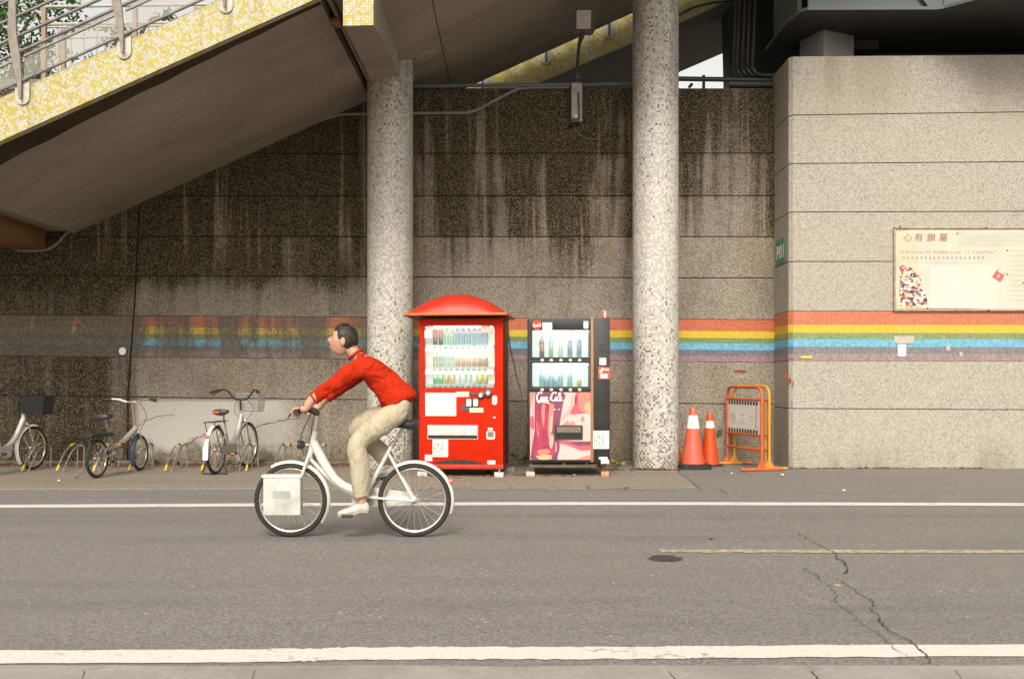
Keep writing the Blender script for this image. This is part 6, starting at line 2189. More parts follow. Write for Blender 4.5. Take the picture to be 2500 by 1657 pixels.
def barricade(label, A, B, mat, panel, mid=None, H_=1.09, foot=0.30):
    """A far bottom, B near bottom (x,y)"""
    A, B = V(A[0], A[1], 0), V(B[0], B[1], 0)
    root = thing("barricade", label, "barricade", (A + B) / 2, 0.0, "folding barricades beside the pier")
    o = (A + B) / 2
    u = (B - A).normalized()
    n = V(-u.y, u.x, 0)
    L = (B - A).length

    def q(s, z, off=0.0):
        return A + u * s + n * off + V(0, 0, z) - o
    r = 0.021
    fr = smooth_path([q(0, 0.035), q(0, 0.5), q(0, H_ - 0.16), q(0.03, H_ - 0.05), q(0.13, H_), q(L / 2, H_), q(L - 0.13, H_), q(L - 0.03, H_ - 0.05), q(L, H_ - 0.16), q(L, 0.5), q(L, 0.035)], 6)
    MB().tube(fr, r, 10).build("frame", mat, root)
    for z in (0.925, 0.455, 0.265):
        MB().tube([q(0, z), q(L, z)], 0.016, 8).build("rail", mat, root)
    if mid:
        MB().tube([q(L * mid, 0.03), q(L * mid, 0.925)], 0.016, 8).build("upright", mat, root)
    for s in (0.0, L):
        ft = MB().tube([q(s, 0.022, -foot), q(s, 0.022, foot)], 0.021, 10).build("foot", mat, root)
        MB().poly([q(s - 0.004, 0.04, -0.07), q(s - 0.004, 0.04, 0.07), q(s - 0.004, 0.15, 0.012), q(s - 0.004, 0.15, -0.012)], u * 0.008).build("gusset", mat, ft)
    if panel:
        z0, z1 = 0.475, 0.905
        nn = -n * 0.004
        p = [q(0.03, z0), q(L - 0.03, z0), q(L - 0.03, z1), q(0.03, z1)]
        pn = MB().poly([k - n * 0.006 for k in p], n * 0.012).build("sign_panel", M_("panel_white", (0.66, 0.65, 0.60), 0.55, 0, 0.08, 5, 0.15), root)
        for zz in (z0 + 0.002, z1 - 0.052):
            for i in range(11):
                s0 = 0.05 + (L - 0.12) * i / 11
                for sg in (-1, 1):
                    c = [q(s0, zz, 0.0085 * sg), q(s0 + 0.052, zz, 0.0085 * sg), q(s0 + 0.052, zz + 0.05, 0.0085 * sg), q(s0, zz + 0.05, 0.0085 * sg)]
                    MB().poly(c).build("black_stripe", MBPL, pn)
        MFR = M_("faded_red_print", (0.64, 0.44, 0.42), 0.6)
        Mx = Matrix((u, n, V(0, 0, 1))).transposed()
        for k, ch in enumerate("施工中"):
            me = text_mesh(ch, 0.17, width=0.15)
            me.transform(Mx.to_4x4())
            place("faded_lettering", me, MFR, pn, q(0.13 + 0.27 * k, 0.60, -0.0085))
        pth = [q(L - 0.15, 0.86, -0.0088), q(L - 0.14, 0.70, -0.0088), q(L - 0.17, 0.55, -0.0088)]
        mbb = MB()
        pp_ = smooth_path(pth, 5)
        nn_ = len(pp_)
        mbb.add([k - u * 0.008 for k in pp_] + [k + u * 0.008 for k in pp_], [(i, i + 1, nn_ + i + 1, nn_ + i) for i in range(nn_ - 1)])
        mbb.build("red_streak", M_("red_streak", (0.50, 0.08, 0.10), 0.6), pn, smooth=False)
    return root


fA, fB = P(1776, 0, 13.97), P(1860, 0, 12.98)
barricade("orange tubular barricade with a faded white sign panel edged in black stripes", (fA.x, fA.y), (fB.x, fB.y), MBO, True)
gA, gB = P(1793, 0, 13.99), P(1878, 0, 13.08)
barricade("yellow tubular barricade frame close behind the orange one", (gA.x, gA.y), (gB.x, gB.y), MBY, False, 0.90, 1.10, 0.26)

# ------------------------------------------------------------------ cyclist
YC, SC = 7.57, 321.0


def Q(px, py, dy=0.0):
    return V((px - 1250) / SC, YC + dy, (1310 - py) / SC)


bx0 = Q(1012, 1310)
rb_ = bike("ridden_bicycle", "white city bicycle ridden along the road", (bx0.x, YC, 0.001), -90.0,
           dict(r=0.28, wb=0.94, frame=MFRW, head_top=(0.755, 0.80), head_bot=(0.80, 0.60), bb=(0.38, 0.305), seat_top=(0.17, 0.70), saddle=(0.085, 0.862), tilt=0.0,
                bar=[(0.735, 0.0, 0.93), (0.745, 0.08, 0.94), (0.79, 0.15, 0.965), (0.835, 0.20, 0.962), (0.838, 0.315, 0.955)], step=True, down=0.034, rack=None, stand=None, guard=MFRW, fend=MFRW, fork=MFRW,
                rf_end=200, ff0=60, ff1=215, flap=False, ang=-50, crank=0.165, refl=MORL, basket=None), None)
b_ = MB().box((0.83, 0.075, 0.185), (1.11, 0.175, 0.48)).build("carrier_box", M_("white_box_plastic", (0.48, 0.485, 0.44), 0.55, 0, 0.12, 8, 0.3), rb_, bevel=0.015)
MB().box((0.82, 0.070, 0.465), (1.12, 0.180, 0.487)).build("box_lid", MFRW, b_, bevel=0.005)
hl_ = MB().lathe([(0.012, -0.03), (0.030, -0.012), (0.034, 0.022), (0.030, 0.028)], 16, Matrix.Translation((0.86, 0, 0.70)) @ Matrix.Rotation(math.pi / 2, 4, 'Y')).build("headlight", MBPL, rb_)
MB().lathe([(0.028, 0.0), (0.026, 0.006)], 16, Matrix.Translation((0.8885, 0, 0.70)) @ Matrix.Rotation(math.pi / 2, 4, 'Y')).build("headlight_lens", MCHR, hl_)
MB().tube([V(0.785, 0, 0.70), V(0.85, 0, 0.70)], 0.007, 6).build("headlight_bracket", MCHR, rb_)
for yy in (0.035, -0.035):
    MB().cbox((0.815, yy, 0.555), (0.02, 0.012, 0.07)).build("brake_arm", MCHR, rb_, bevel=0.003)
MB().lathe([(0.024, -0.012), (0.024, 0.012)], 14, Matrix.Translation((0.165, 0, 0.705)) @ Matrix.Rotation(-0.35, 4, 'Y')).build("seat_clamp", MCHR, rb_)
MB().cbox((0.97, 0.1765, 0.34), (0.13, 0.002, 0.055)).build("box_label", M_("box_label_grey", (0.30, 0.32, 0.30), 0.6), b_)
MB().tube([V(0.94, 0.055, 0.28), V(0.96, 0.075, 0.33)], 0.008, 6).build("box_bracket", MCHR, rb_)


def skin(name, joints, edges, root_i, mat, parent, sub=2, wrinkle=0.0, flow=(1, 1, 1)):
    me = bpy.data.meshes.new(name)
    me.from_pydata([tuple(j[0]) for j in joints], edges, [])
    ob = bpy.data.objects.new(name, me)
    C.objects.link(ob)
    md = ob.modifiers.new("skin", 'SKIN')
    md.use_smooth_shade = True
    md.branch_smoothing = 0.6
    for i, j in enumerate(joints):
        rr = j[1] if isinstance(j[1], tuple) else (j[1], j[1])
        me.skin_vertices[0].data[i].radius = rr
        me.skin_vertices[0].data[i].use_root = (i == root_i)
    sb = ob.modifiers.new("sub", 'SUBSURF')
    sb.levels = sub
    sb.render_levels = sub
    dg = bpy.context.evaluated_depsgraph_get()
    m2 = bpy.data.meshes.new_from_object(ob.evaluated_get(dg))
    bpy.data.objects.remove(ob)
    m2.name = name
    m2.materials.clear()
    if wrinkle > 0:
        nr = [v.normal.copy() for v in m2.vertices]
        for v, nn in zip(m2.vertices, nr):
            q = Vector((v.co.x * flow[0], v.co.y * flow[1], v.co.z * flow[2]))
            w = 1 - abs(mnoise.noise(q * 9.0 + Vector((3.1, 0, 7.7)))) * 2.2
            w2 = mnoise.noise(q * 22.0)
            v.co += nn * wrinkle * (max(w, -0.6) * 0.8 + w2 * 0.35 - 0.25)
    finish(m2, True, 80)
    return place(name, m2, mat, parent)


MSKIN = M_("skin", (0.48, 0.27, 0.18), 0.55, 0, 0.06, 12)


def cloth(name, col, flow):
    n = NT(name)
    o_ = n.objc()
    q = n.vmul(o_, flow)
    fold = n.noise(q, 7.0, 4.0, 0.55, 0.8)
    fine = n.noise(o_, 60.0, 2.0)
    sh = n.noise(o_, 4.0, 3.0)
    c = n.mix(n.ss(sh, 0.3, 0.7), tuple(k * 0.85 for k in col), col)
    c = n.mix(n.ss(fine, 0.35, 0.65, 0.0, 0.18), c, tuple(k * 0.6 for k in col))
    n.set(c, 0.92, 0.0, 0.12)
    rid = n.ma('ABSOLUTE', n.ma('SUBTRACT', fold, 0.5))
    n.bump(n.ma('ADD', n.ma('MULTIPLY', rid, 1.0), n.ma('MULTIPLY', fine, 0.04)), 0.9, 0.05)
    return n.m


MSHIRT = cloth("red_shirt_cloth", (0.47, 0.026, 0.006), (1.4, 0.6, 1.6))
MTROU = cloth("cream_trouser_cloth", (0.46, 0.40, 0.285), (1.6, 0.6, 0.8))
MHAIR = M_("dark_hair", (0.022, 0.016, 0.012), 0.55, 0, 0.4, 40)
MSHOE = M_("pale_shoe", (0.50, 0.45, 0.38), 0.6, 0, 0.12, 20, 0.2)
MSOLE = M_("shoe_sole", (0.30, 0.27, 0.23), 0.7)
pr = thing("person", "person in red top and cream trousers riding the white bicycle to the left", "person", Q(985, 1310))
PO = Q(985, 1310)
HANDX = bx0.x - 0.837
HANDZ = 0.957


def J(px, py, dy, r):
    return (Q(px, py, dy) - PO, r)


hand = {}
for s, nm in ((-1, "L"), (1, "R")):
    hand[nm] = V(HANDX, YC + s * 0.262, HANDZ) - PO
LEG = {-1: ((873, 1081), (890, 1224)), 1: ((853, 1050), (958, 1138))}
body = [J(985, 985, 0, 0.080), J(952, 943, 0, 0.075), J(908, 903, 0, 0.085), J(882, 880, 0, 0.075), J(868, 866, 0, 0.052), J(857, 852, 0, 0.052), J(846, 838, 0, 0.056)]
eb = [(0, 1), (1, 2), (2, 3), (3, 4), (4, 5), (5, 6)]
for s, nm in ((-1, "L"), (1, "R")):
    i0 = len(body)
    hp = hand[nm]
    body += [J(882, 893, s * 0.14, 0.045), J(838, 926, s * 0.20, 0.042), J(800, 957, s * 0.245, 0.040), (lerp(Q(800, 957, s * 0.245) - PO, hp, 0.5), 0.037), (hp + V(0.060, 0, 0.014), 0.025), (hp + V(0.018, 0, 0.030), (0.022, 0.036))]
    eb += [(2, i0)] + [(i0 + k, i0 + k + 1) for k in range(5)]
    # legs (thin: under the trousers), ankles bare
    i0 = len(body)
    kn, an = LEG[s]
    body += [J(975, 1000, s * 0.085, 0.085), J((975 + kn[0]) / 2, (1000 + kn[1]) / 2, s * 0.10, 0.070), J(kn[0], kn[1], s * 0.115, 0.055), J((kn[0] + an[0]) / 2 + 4, (kn[1] + an[1]) / 2, s * 0.12, 0.050), J(an[0], an[1], s * 0.12, 0.036), J(an[0] - 6, an[1] + 12, s * 0.12, 0.030)]
    eb += [(0, i0)] + [(i0 + k, i0 + k + 1) for k in range(5)]
bo = skin("body", body, eb, 0, MSKIN, pr)
# head: skull, brow, nose, lips and chin shaped on one surface; it faces -X, a little down
hc = Q(838, 832, 0) - PO
HR = Matrix.Rotation(math.radians(8), 3, 'Y')


def head_pt(th, ph, grow=0.0):
    """th from the crown, ph = 0 at the face"""
    d = V(-math.sin(th) * math.cos(ph), math.sin(th) * math.sin(ph), math.cos(th))
    r_ = V(0.094, 0.073, 0.113)
    q = V(d.x * r_.x, d.y * r_.y, d.z * r_.z)
    if d.z < 0:                                   # jaw narrows, chin comes forward
        t = -d.z
        q.y *= 1 - 0.30 * t
        q.x = q.x * (1 - 0.22 * t) - 0.026 * t * max(0.0, math.cos(ph)) * math.sin(th) - 0.012 * t
    if math.cos(ph) < 0:
        q.x *= 1.06
    face = math.exp(-(ph / 0.22) ** 2)

    def bump(z0, w, h, wid=0.22):
        return h * math.exp(-((q.z - z0) / w) ** 2) * math.exp(-(ph / wid) ** 2)
    q.x -= bump(-0.012, 0.017, 0.024, 0.17) + bump(0.008, 0.016, 0.010, 0.15)      # nose
    q.x -= bump(0.036, 0.010, 0.005, 0.6)                                           # brow
    q.x += 0.007 * math.exp(-((q.z - 0.018) / 0.012) ** 2) * math.exp(-((abs(ph) - 0.40) / 0.17) ** 2)   # eye sockets
    q.x -= bump(-0.050, 0.006, 0.006, 0.28) + bump(-0.063, 0.006, 0.006, 0.25)      # lips
    q.x -= bump(-0.090, 0.014, 0.008, 0.30)                                         # chin
    q += d * grow
    return hc + HR @ q


nu, nv = 48, 36
hv = [head_pt(max(0.001, math.pi * j / nv), 2 * math.pi * i / nu if i <= nu // 2 else 2 * math.pi * i / nu - 2 * math.pi) for j in range(nv + 1) for i in range(nu)]
hf = [(j * nu + i, (j + 1) * nu + i, (j + 1) * nu + (i + 1) % nu, j * nu + (i + 1) % nu) for j in range(nv) for i in range(nu)]
fm = MB().add(hv, hf)
for s in (-1, 1):
    fm.ball(hc + HR @ V(0.010, s * 0.077, -0.004), (0.021, 0.010, 0.032), 12, 8)      # ears
# fingers and thumbs, curled round the grips
for s, nm in ((-1, "L"), (1, "R")):
    hp = hand[nm]
    for k in range(4):
        yy = s * (-0.034 + 0.0215 * k)
        Lr = (0.90, 1.0, 0.96, 0.82)[k]
        path = []
        for t in range(8):
            a = math.radians(60 + 190 * Lr * t / 7)
            path.append(hp + V(0.029 * math.cos(a), yy, 0.029 * math.sin(a)))
        fm.tube(smooth_path(path, 2), [0.0088 - 0.00018 * i for i in range(15)], 8)
    fm.tube(smooth_path([hp + V(0.035, -s * 0.030, 0.018), hp + V(0.022, -s * 0.055, -0.004), hp + V(0.0, -s * 0.060, -0.026), hp + V(-0.018, -s * 0.052, -0.030)], 4), [0.0115] * 6 + [0.0105] * 4 + [0.0095] * 3, 8)
fo = fm.build("fingers", MSKIN, None, angle=80)
bm_j = bmesh.new()
bm_j.from_mesh(bo.data)
bm_j.from_mesh(fo.data)
bm_j.to_mesh(bo.data)
bm_j.free()
bpy.data.objects.remove(fo)
finish(bo.data, True, 80)
for s in (-1, 1):
    e = head_pt(math.radians(81), s * 0.40)
    MB().ball(e + V(0.005, 0, 0), (0.010, 0.012, 0.0065), 10, 7).build("eye", M_("eye_dark", (0.03, 0.02, 0.02), 0.25), bo)
    pts = [head_pt(math.radians(70.5), s * k) + V(-0.001, 0, 0) for k in (0.18, 0.34, 0.52, 0.66)]
    MB().tube(pts, [0.003, 0.0042, 0.004, 0.002], 6).build("eyebrow", MHAIR, bo)
MB().tube([head_pt(math.radians(118), k) + V(-0.0005, 0, 0) for k in (-0.30, -0.12, 0.12, 0.30)], [0.002, 0.004, 0.004, 0.002], 6).build("mouth", M_("lips", (0.36, 0.13, 0.10), 0.5), bo)
# short dark hair: a shell over the skull with an uneven hairline and tufts
hv, hf = [], []
nj = 14
r_ = random.Random(8)
for j in range(nj + 1):
    for i in range(nu):
        ph = 2 * math.pi * i / nu
        ph = ph if ph <= math.pi else ph - 2 * math.pi
        c = abs(ph)
        lim = 52 if c < 0.9 else lerp(52, 92, min(1, (c - 0.9) / 0.45))
        if c > 1.35:
            lim = lerp(92, 122, min(1, (c - 1.35) / 0.9))
        if 1.25 < c < 1.75:
            lim = 86
        lim += 4 * mnoise.noise(Vector((ph * 4, 0.5, 0)))
        th = math.radians(max(0.05, lim * j / nj))
        g_ = 0.014 * (1 - (j / nj) ** 6) + 0.003 + 0.005 * mnoise.noise(Vector((ph * 7, th * 6, 2.0)))
        hv.append(head_pt(th, ph, g_))
hf = [(j * nu + i, (j + 1) * nu + i, (j + 1) * nu + (i + 1) % nu, j * nu + (i + 1) % nu) for j in range(nj) for i in range(nu)]
hm = MB().add(hv, hf)
for k in range(900):
    v_ = hv[r_.randrange(nu, len(hv))]
    out_ = (v_ - hc).normalized()
    d_ = (out_ * r_.uniform(0.15, 0.7) + V(r_.uniform(0.1, 0.8), r_.uniform(-0.3, 0.3), r_.uniform(-0.7, 0.1))).normalized()
    sd = d_.cross(out_)
    if sd.length < 0.05:
        continue
    sd = sd.normalized() * 0.0022
    L_h = r_.uniform(0.014, 0.030)
    b_h = v_ - out_ * 0.004
    hm.add([b_h - sd, b_h + sd, b_h + d_ * L_h * 0.6 + sd * 0.6, b_h + d_ * L_h], [(0, 1, 2, 3)])
hm.build("hair", MHAIR, bo, angle=80)
# shirt and trousers
sj = [J(982, 992, 0, (0.165, 0.152)), J(974, 972, 0, (0.165, 0.150)), J(948, 940, 0, (0.160, 0.135)), J(914, 902, 0, (0.165, 0.128)), J(886, 881, 0, (0.125, 0.090)), J(871, 868, 0, 0.066)]
es = [(0, 1), (1, 2), (2, 3), (3, 4), (4, 5)]
for s in (-1, 1):
    i0 = len(sj)
    sj += [J(884, 893, s * 0.150, 0.080), J(842, 927, s * 0.197, 0.062), J(803, 956, s * 0.243, 0.053), J(790, 964, s * 0.248, 0.053), J(784, 968, s * 0.25, 0.052)]
    es += [(3, i0)] + [(i0 + k, i0 + k + 1) for k in range(4)]
skin("shirt", sj, es, 0, MSHIRT, pr, 3, 0.018, (0.9, 0.55, 0.9))
# collar and sleeve hems
def ring_path(c, ax, r0, r1, n=22):
    x_, y_, z_ = frame_of(ax)
    return [c + x_ * r0 * math.cos(2 * math.pi * i / n) + y_ * r1 * math.sin(2 * math.pi * i / n) for i in range(n)]


shirt_ = [c for c in pr.children if c.name.startswith("shirt")][0]
MB().tube(ring_path(Q(868, 864, 0) - PO, Q(846, 838) - Q(876, 874), 0.062, 0.062), 0.010, 8, closed=True).build("collar", M_("shirt_rib", (0.38, 0.020, 0.006), 0.9), shirt_, angle=80)
for s in (-1, 1):
    MB().tube(ring_path(Q(783, 969, s * 0.25) - PO, Q(783, 969) - Q(803, 956), 0.047, 0.047), 0.007, 8, closed=True).build("sleeve_hem", M_("shirt_rib", (0.38, 0.020, 0.006), 0.9), shirt_, angle=80)
tj = [J(988, 985, 0, (0.148, 0.122)), J(976, 966, 0, (0.140, 0.112))]
et = [(0, 1)]
for s in (-1, 1):
    kn, an = LEG[s]
    i0 = len(tj)
    tj += [J(978, 1000, s * 0.088, 0.112), J((975 + kn[0]) / 2, (1000 + kn[1]) / 2 - 2, s * 0.102, 0.096), J(kn[0], kn[1], s * 0.116, 0.079), J((kn[0] + an[0]) / 2 + 5, (kn[1] + an[1]) / 2, s * 0.12, 0.073), J(lerp(kn[0], an[0], 0.86), lerp(kn[1], an[1], 0.86), s * 0.12, 0.066), J(lerp(kn[0], an[0], 0.90), lerp(kn[1], an[1], 0.90), s * 0.12, 0.066)]
    et += [(0, i0)] + [(i0 + k, i0 + k + 1) for k in range(5)]
    # shoes
    a0 = Q(an[0], an[1], s * 0.12) - PO
    fpts = [a0 + V(0.052, 0, -0.036), a0 + V(0.035, 0, -0.030), a0 + V(-0.005, 0, -0.028), a0 + V(-0.055, 0, -0.046), a0 + V(-0.115, 0, -0.060), a0 + V(-0.165, 0, -0.070), a0 + V(-0.185, 0, -0.073)]
    prof = [(0.020, 0.024), (0.034, 0.042), (0.040, 0.050), (0.041, 0.038), (0.046, 0.029), (0.036, 0.020), (0.016, 0.010)]
    vs_, fs = [], []
    k = 14
    for (hw, hh), c in zip(prof, fpts):
        for i in range(k):
            a = 2 * math.pi * i / k
            vs_.append(c + V(0, hw * math.cos(a), hh * math.sin(a) if math.sin(a) > 0 else max(hh * math.sin(a), -0.032)))
    m = len(prof)
    for j in range(m - 1):
        for i in range(k):
            l = (i + 1) % k
            fs.append((j * k + i, j * k + l, (j + 1) * k + l, (j + 1) * k + i))
    fs += [tuple(range(k - 1, -1, -1)), tuple((m - 1) * k + i for i in range(k))]
    sh = MB().add(vs_, fs).build("shoe", MSHOE, pr, angle=70)
    so_ = [V(c.x, c.y, c.z - min(hh, 0.032) - 0.004) + V(0, sg * hw * 0.98, 0) for sg in (1, -1) for (hw, hh), c in (list(zip(prof, fpts)) if sg > 0 else list(zip(prof, fpts))[::-1])]
    MB().poly(so_, (0, 0, 0.014)).build("sole", MSOLE, sh)
skin("trousers", tj, et, 0, MTROU, pr, 3, 0.015, (0.75, 0.5, 0.42))

# ------------------------------------------------------------------ weeds, litter, stones
def leaf_material(name, a, b):
    n = NT(name)
    q = n.noise(n.pos(), 14.0, 2.0)
    c = n.mix(n.ss(q, 0.3, 0.7), a, b)
    n.set(c, 0.55, 0.0, 0.3)
    tr = n.node("ShaderNodeBsdfTranslucent")
    n.link(c, tr.inputs[0])
    mx = n.node("ShaderNodeMixShader")
    mx.inputs[0].default_value = 0.35
    n.t.links.new(n.b.outputs[0], mx.inputs[1])
    n.t.links.new(tr.outputs[0], mx.inputs[2])
    n.t.links.new(mx.outputs[0], n.out.inputs["Surface"])
    return n.m


MLEAF = leaf_material("weed_leaf", (0.05, 0.12, 0.02), (0.11, 0.21, 0.04))
MLEAFY = leaf_material("yellow_weed_leaf", (0.28, 0.32, 0.04), (0.46, 0.44, 0.07))
MSTEM = M_("weed_stem", (0.10, 0.14, 0.04), 0.7)


def leaf(mb, p, d, up, L, w):
    d = d.normalized()
    side = d.cross(up)
    if side.length < 1e-4:
        side = V(1, 0, 0)
    side.normalize()
    nn = side.cross(d)
    pts = [p, p + d * L * 0.35 + side * w - nn * L * 0.04, p + d * L * 0.7 + side * w * 0.7 - nn * L * 0.03, p + d * L - nn * L * 0.16, p + d * L * 0.7 - side * w * 0.7 - nn * L * 0.03, p + d * L * 0.35 - side * w - nn * L * 0.04]
    mb.add(pts, [(0, 1, 2, 5), (2, 3, 4, 5)])


def weed(label, base, h, spread, n, seed, mat, L=0.07):
    r = random.Random(seed)
    root = thing("weed", label, "plant", base, 0.0, "weeds growing along the wall foot")
    lv, sm = MB(), MB()
    for i in range(max(3, n // 6)):
        a = r.uniform(0, 2 * math.pi)
        tip = V(math.cos(a) * spread * r.uniform(0.2, 1), math.sin(a) * spread * r.uniform(0.1, 0.6), h * r.uniform(0.5, 1.0))
        path = smooth_path([V(0, 0, 0), tip * 0.5 + V(0, 0, 0.15 * h), tip], 4)
        sm.tube(path, [0.004 - 0.0003 * k for k in range(len(path))], 5)
        for k in range(6):
            p = path[r.randrange(2, len(path))]
            b = r.uniform(0, 2 * math.pi)
            leaf(lv, p, V(math.cos(b), math.sin(b), r.uniform(-0.2, 0.7)), V(0, 0, 1), L * r.uniform(0.6, 1.2), L * 0.30)
    sm.build("stems", MSTEM, root)
    stuff(lv.build("leaves", mat, root, smooth=False))


weed("bushy green weed at the left foot of the black machine", G(1276, 1140), 0.20, 0.16, 44, 1, MLEAF, 0.085)
weed("pale yellow-green weed at the right foot of the black machine", G(1503, 1150), 0.16, 0.09, 24, 2, MLEAFY, 0.09)
weed("small green weed under the red machine's left front corner", G(1052, 1158), 0.06, 0.06, 20, 3, MLEAF, 0.05)
weed("small green weed under the red machine's right front corner", G(1193, 1156), 0.05, 0.05, 18, 4, MLEAF, 0.045)
weed("small weed at the wall foot right of the folding bicycle", G(383, 1136), 0.09, 0.09, 24, 5, MLEAF, 0.06)
weed("small weed at the wall foot left of the wire-basket bicycle", G(437, 1136), 0.07, 0.05, 18, 6, MLEAF, 0.05)
weed("small weed at the wall foot right of the wire-basket bicycle", G(642, 1134), 0.10, 0.09, 24, 7, MLEAF, 0.055)
weed("tiny weed under the wire-basket bicycle's chain guard", G(562, 1136), 0.09, 0.06, 18, 8, MLEAF, 0.05)


def leaf_litter():
    r = random.Random(11)
    cols = [leaf_material("dry_leaf_brown", (0.20, 0.085, 0.03), (0.34, 0.15, 0.06)), leaf_material("dry_leaf_tan", (0.38, 0.24, 0.12), (0.50, 0.33, 0.17)), leaf_material("dry_leaf_dark", (0.07, 0.035, 0.015), (0.13, 0.06, 0.025))]
    spots = []
    for i in range(2600):
        px = r.uniform(-60, 1050)
        d = 13.93 - abs(r.gauss(0, 0.26))
        spots.append(((px - 1250) * d / FPX, d))
    for cx_, cy_, sx_, sy_, n in ((1100, 12.2, 130, 0.10, 130), (1385, 12.25, 120, 0.10, 120), (1600, 13.06, 60, 0.05, 260), (1275, 12.35, 20, 0.08, 70), (2150, 13.30, 250, 0.03, 260), (1700, 13.4, 120, 0.4, 60), (1300, 10.8, 420, 0.10, 60)):
        for i in range(n):
            d = cy_ + r.gauss(0, sy_)
            if cy_ > 13.2 and cx_ > 2000:
                d = D_PIER - 0.01 - abs(r.gauss(0, 0.03))
            spots.append(((cx_ + r.uniform(-1, 1) * sx_ - 1250) * d / FPX, d))
    out = [MB(), MB(), MB()]
    for x, y in spots:
        if abs(x - XC1) < 0.3 and abs(y - 13.43) < 0.28 or abs(x - XC2) < 0.3 and abs(y - 13.43) < 0.28:
            continue
        a = r.uniform(0, 6.28)
        L = r.uniform(0.02, 0.06)
        z = 0.016 + r.uniform(0, 0.012) if (x < 2.1 and y > 10.7) else 0.006 + r.uniform(0, 0.01)
        leaf(out[r.randrange(3)], V(x, y, z), V(math.cos(a), math.sin(a), r.uniform(-0.05, 0.35)), V(0, 0, 1), L, L * 0.35)
    for i, mb in enumerate(out):
        nm = ("brown", "tan", "dark")[i]
        stuff(mb.build("leaf_litter", cols[i], None, smooth=False), "scattered " + nm + " dry leaves along the foot of the wall", "leaf litter")


leaf_litter()
MPEB = M_("white_pebble", (0.70, 0.66, 0.58), 0.7, 0, 0.1)
peb_lab = [(1786, 1156, 0.012, "tiny white pebble before the barricade's near foot"), (1910, 1160, 0.017, "pale pebble on the asphalt right of the barricade foot"), (1252, 1142, 0.012, "tiny white pebble between the two vending machines"),
           (2060, 1198, 0.014, "white pebble on the asphalt in front of the pier"), (1402, 1160, 0.012, "white scrap on the ground before the black machine"), (144, 1174, 0.014, "pale pebble left of the folding bicycle's stand")]
for px, py, r, lab in peb_lab:
    g_ = G(px, py, 0.012)
    o = MB().ball((0, 0, r * 0.55), (r * 1.3, r, r * 0.7), 9, 6).build("pebble", MPEB, None)
    o.location = g_
    tag(o, lab, "pebble", "pale pebbles on the ground")

# ------------------------------------------------------------------ trees and pale fence beyond the stairs
MTL = leaf_material("tree_leaf", (0.045, 0.12, 0.022), (0.10, 0.20, 0.04))
MBARK = M_("tree_bark", (0.12, 0.09, 0.065), 0.9, 0, 0.3, 6, 0.3)


def tree(label, base, crowns, seed, n, L=0.13):
    r = random.Random(seed)
    root = thing("tree", label, "tree", base, 0.0, "trees behind the stairs")
    bx_, by_ = base[0], base[1]
    tk = MB()
    zc = min(c[2] for c, rr in crowns)
    tk.tube(smooth_path([V(0, 0, -0.1), V(0.08, 0.05, zc * 0.4), V(-0.05, 0, zc * 0.8), V(0.1, 0.0, zc)], 5), [0.17 - 0.006 * k for k in range(16)], 10)
    for c, rr in crowns:
        cc = V(c[0] - bx_, c[1] - by_, c[2])
        tk.tube(smooth_path([V(0, 0, zc * 0.75), lerp(V(0, 0, zc), cc, 0.5) + V(0, 0, 0.2), cc], 5), [0.07 - 0.005 * k for k in range(11)], 7)
        for k in range(5):
            t = V(r.gauss(0, 1), r.gauss(0, 1), r.gauss(0, 0.8)).normalized() * rr * 0.8
            tk.tube([cc, cc + t * 0.5 + V(0, 0, 0.1), cc + t], [0.03, 0.018, 0.008], 5)
    tk.build("trunk", MBARK, root)
    lv = MB()
    for c, rr in crowns:
        cc = V(c[0] - bx_, c[1] - by_, c[2])
        clumps = [cc + V(r.gauss(0, 1), r.gauss(0, 1), r.gauss(0, 0.8)).normalized() * rr * r.uniform(0.25, 1.0) for _ in range(int(14 * rr) + 6)]
        for i in range(int(n * rr * rr)):
            q = r.choice(clumps) + V(r.gauss(0, 1), r.gauss(0, 1), r.gauss(0, 0.8)) * rr * 0.17
            d = V(r.gauss(0, 1), r.gauss(0, 1), r.gauss(-0.3, 0.7))
            leaf(lv, q, d, V(r.gauss(0, 0.4), r.gauss(0, 0.4), 1), L * r.uniform(0.6, 1.2), L * 0.28)
    stuff(lv.build("crown", MTL, root, smooth=False))


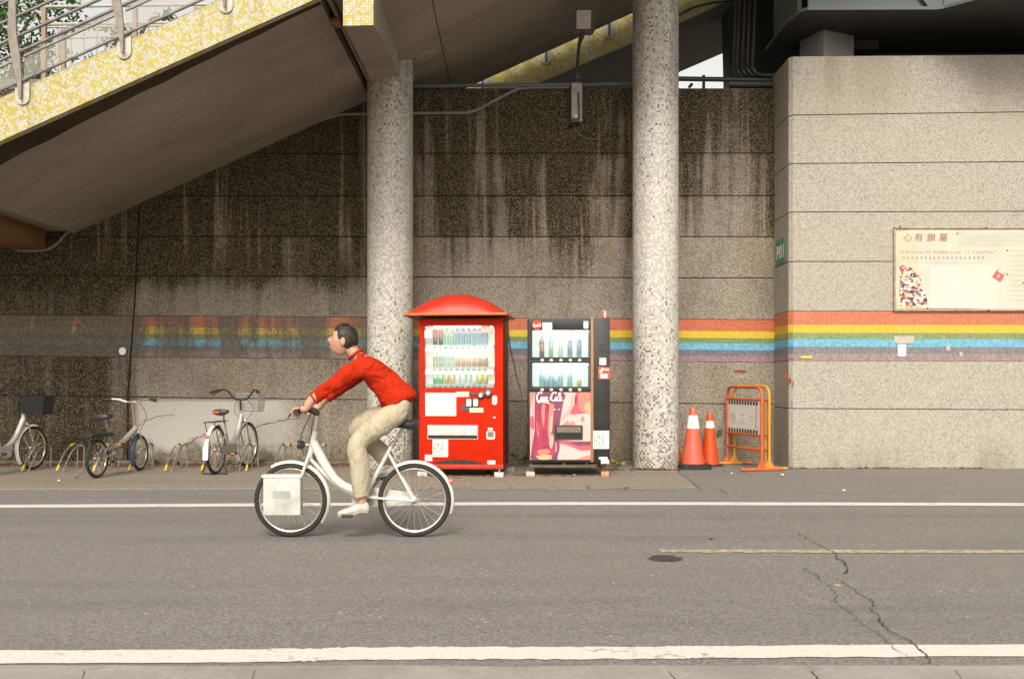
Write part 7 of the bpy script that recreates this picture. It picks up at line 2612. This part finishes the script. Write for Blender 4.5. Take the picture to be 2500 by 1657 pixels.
tree("leafy green tree behind the stair railing at the far left", (-12.6, 24.0, 0), [((-12.9, 24, 9.6), 1.3), ((-11.7, 24.2, 9.2), 0.9), ((-12.3, 23.6, 8.0), 0.8), ((-11.3, 24.0, 10.3), 0.8), ((-13.2, 24.5, 11.2), 1.3), ((-11.9, 23.8, 7.6), 0.6), ((-11.35, 23.8, 8.3), 0.7)], 3, 900)
tree("smaller green tree seen between the second and third railing posts", (-10.5, 26.5, 0), [((-10.6, 26.5, 10.3), 0.62), ((-11.2, 26.7, 9.6), 0.5), ((-9.9, 26.4, 10.15), 0.4), ((-9.2, 26.6, 10.9), 0.35)], 5, 900)
fence = thing("pale_fence", "pale upper walkway fence with brown posts behind the stair railing", "fence", (-9.0, 19.0, 6.5))
FO = (-9.0, 19.0, 6.5)
MFN = M_("pale_fence_paint", (0.40, 0.38, 0.33), 0.5, 0, 0.08)
MFP = M_("brown_fence_post", (0.26, 0.18, 0.13), 0.6, 0, 0.12)
df = 19.0
for y0, x0, x1, rr in ((15, 100, 560, 0.03), (58, 105, 560, 0.03), (65, 105, 560, 0.02), (92, 150, 330, 0.02)):
    MB().tube([P(x0, y0 + 2, df), P(x1, y0 - 4, df)], rr, 8).build("rail", MFN, fence, org=FO)
for x in (108, 155, 330, 480):
    a, b = P(x, 20 if x != 155 else 70, df - 0.05), P(x, 215, df - 0.05)
    MB().box((a.x - 0.04, df - 0.09, b.z), (a.x + 0.04, df - 0.01, a.z)).build("post", MFP, fence, org=FO)
for k in range(13):
    x = 141 + 31.5 * k
    a, b = P(x, 62, df + 0.02), P(x, 200, df + 0.02)
    MB().tube([b, a], 0.022, 6).build("baluster", MFN, fence, org=FO)
MB().tube([P(85, 25, df), P(112, 42, df)], 0.025, 6).build("brace", MFN, fence, org=FO)
MB().tube([P(112, 42, df), P(140, 58, df)], 0.025, 6).build("brace", MFN, fence, org=FO)
a, b = P(-200, 205, df), P(640, 190, df)
MB().box((a.x, df - 0.3, a.z - 0.5), (b.x, df + 1.2, a.z)).build("walkway", MSR, fence, org=FO)
for x in (150, 560):
    c = P(x, 205, df + 0.4)
    MB().box((c.x - 0.2, df + 0.2, 0), (c.x + 0.2, df + 0.6, a.z - 0.5)).build("support", MSR, fence, org=FO)
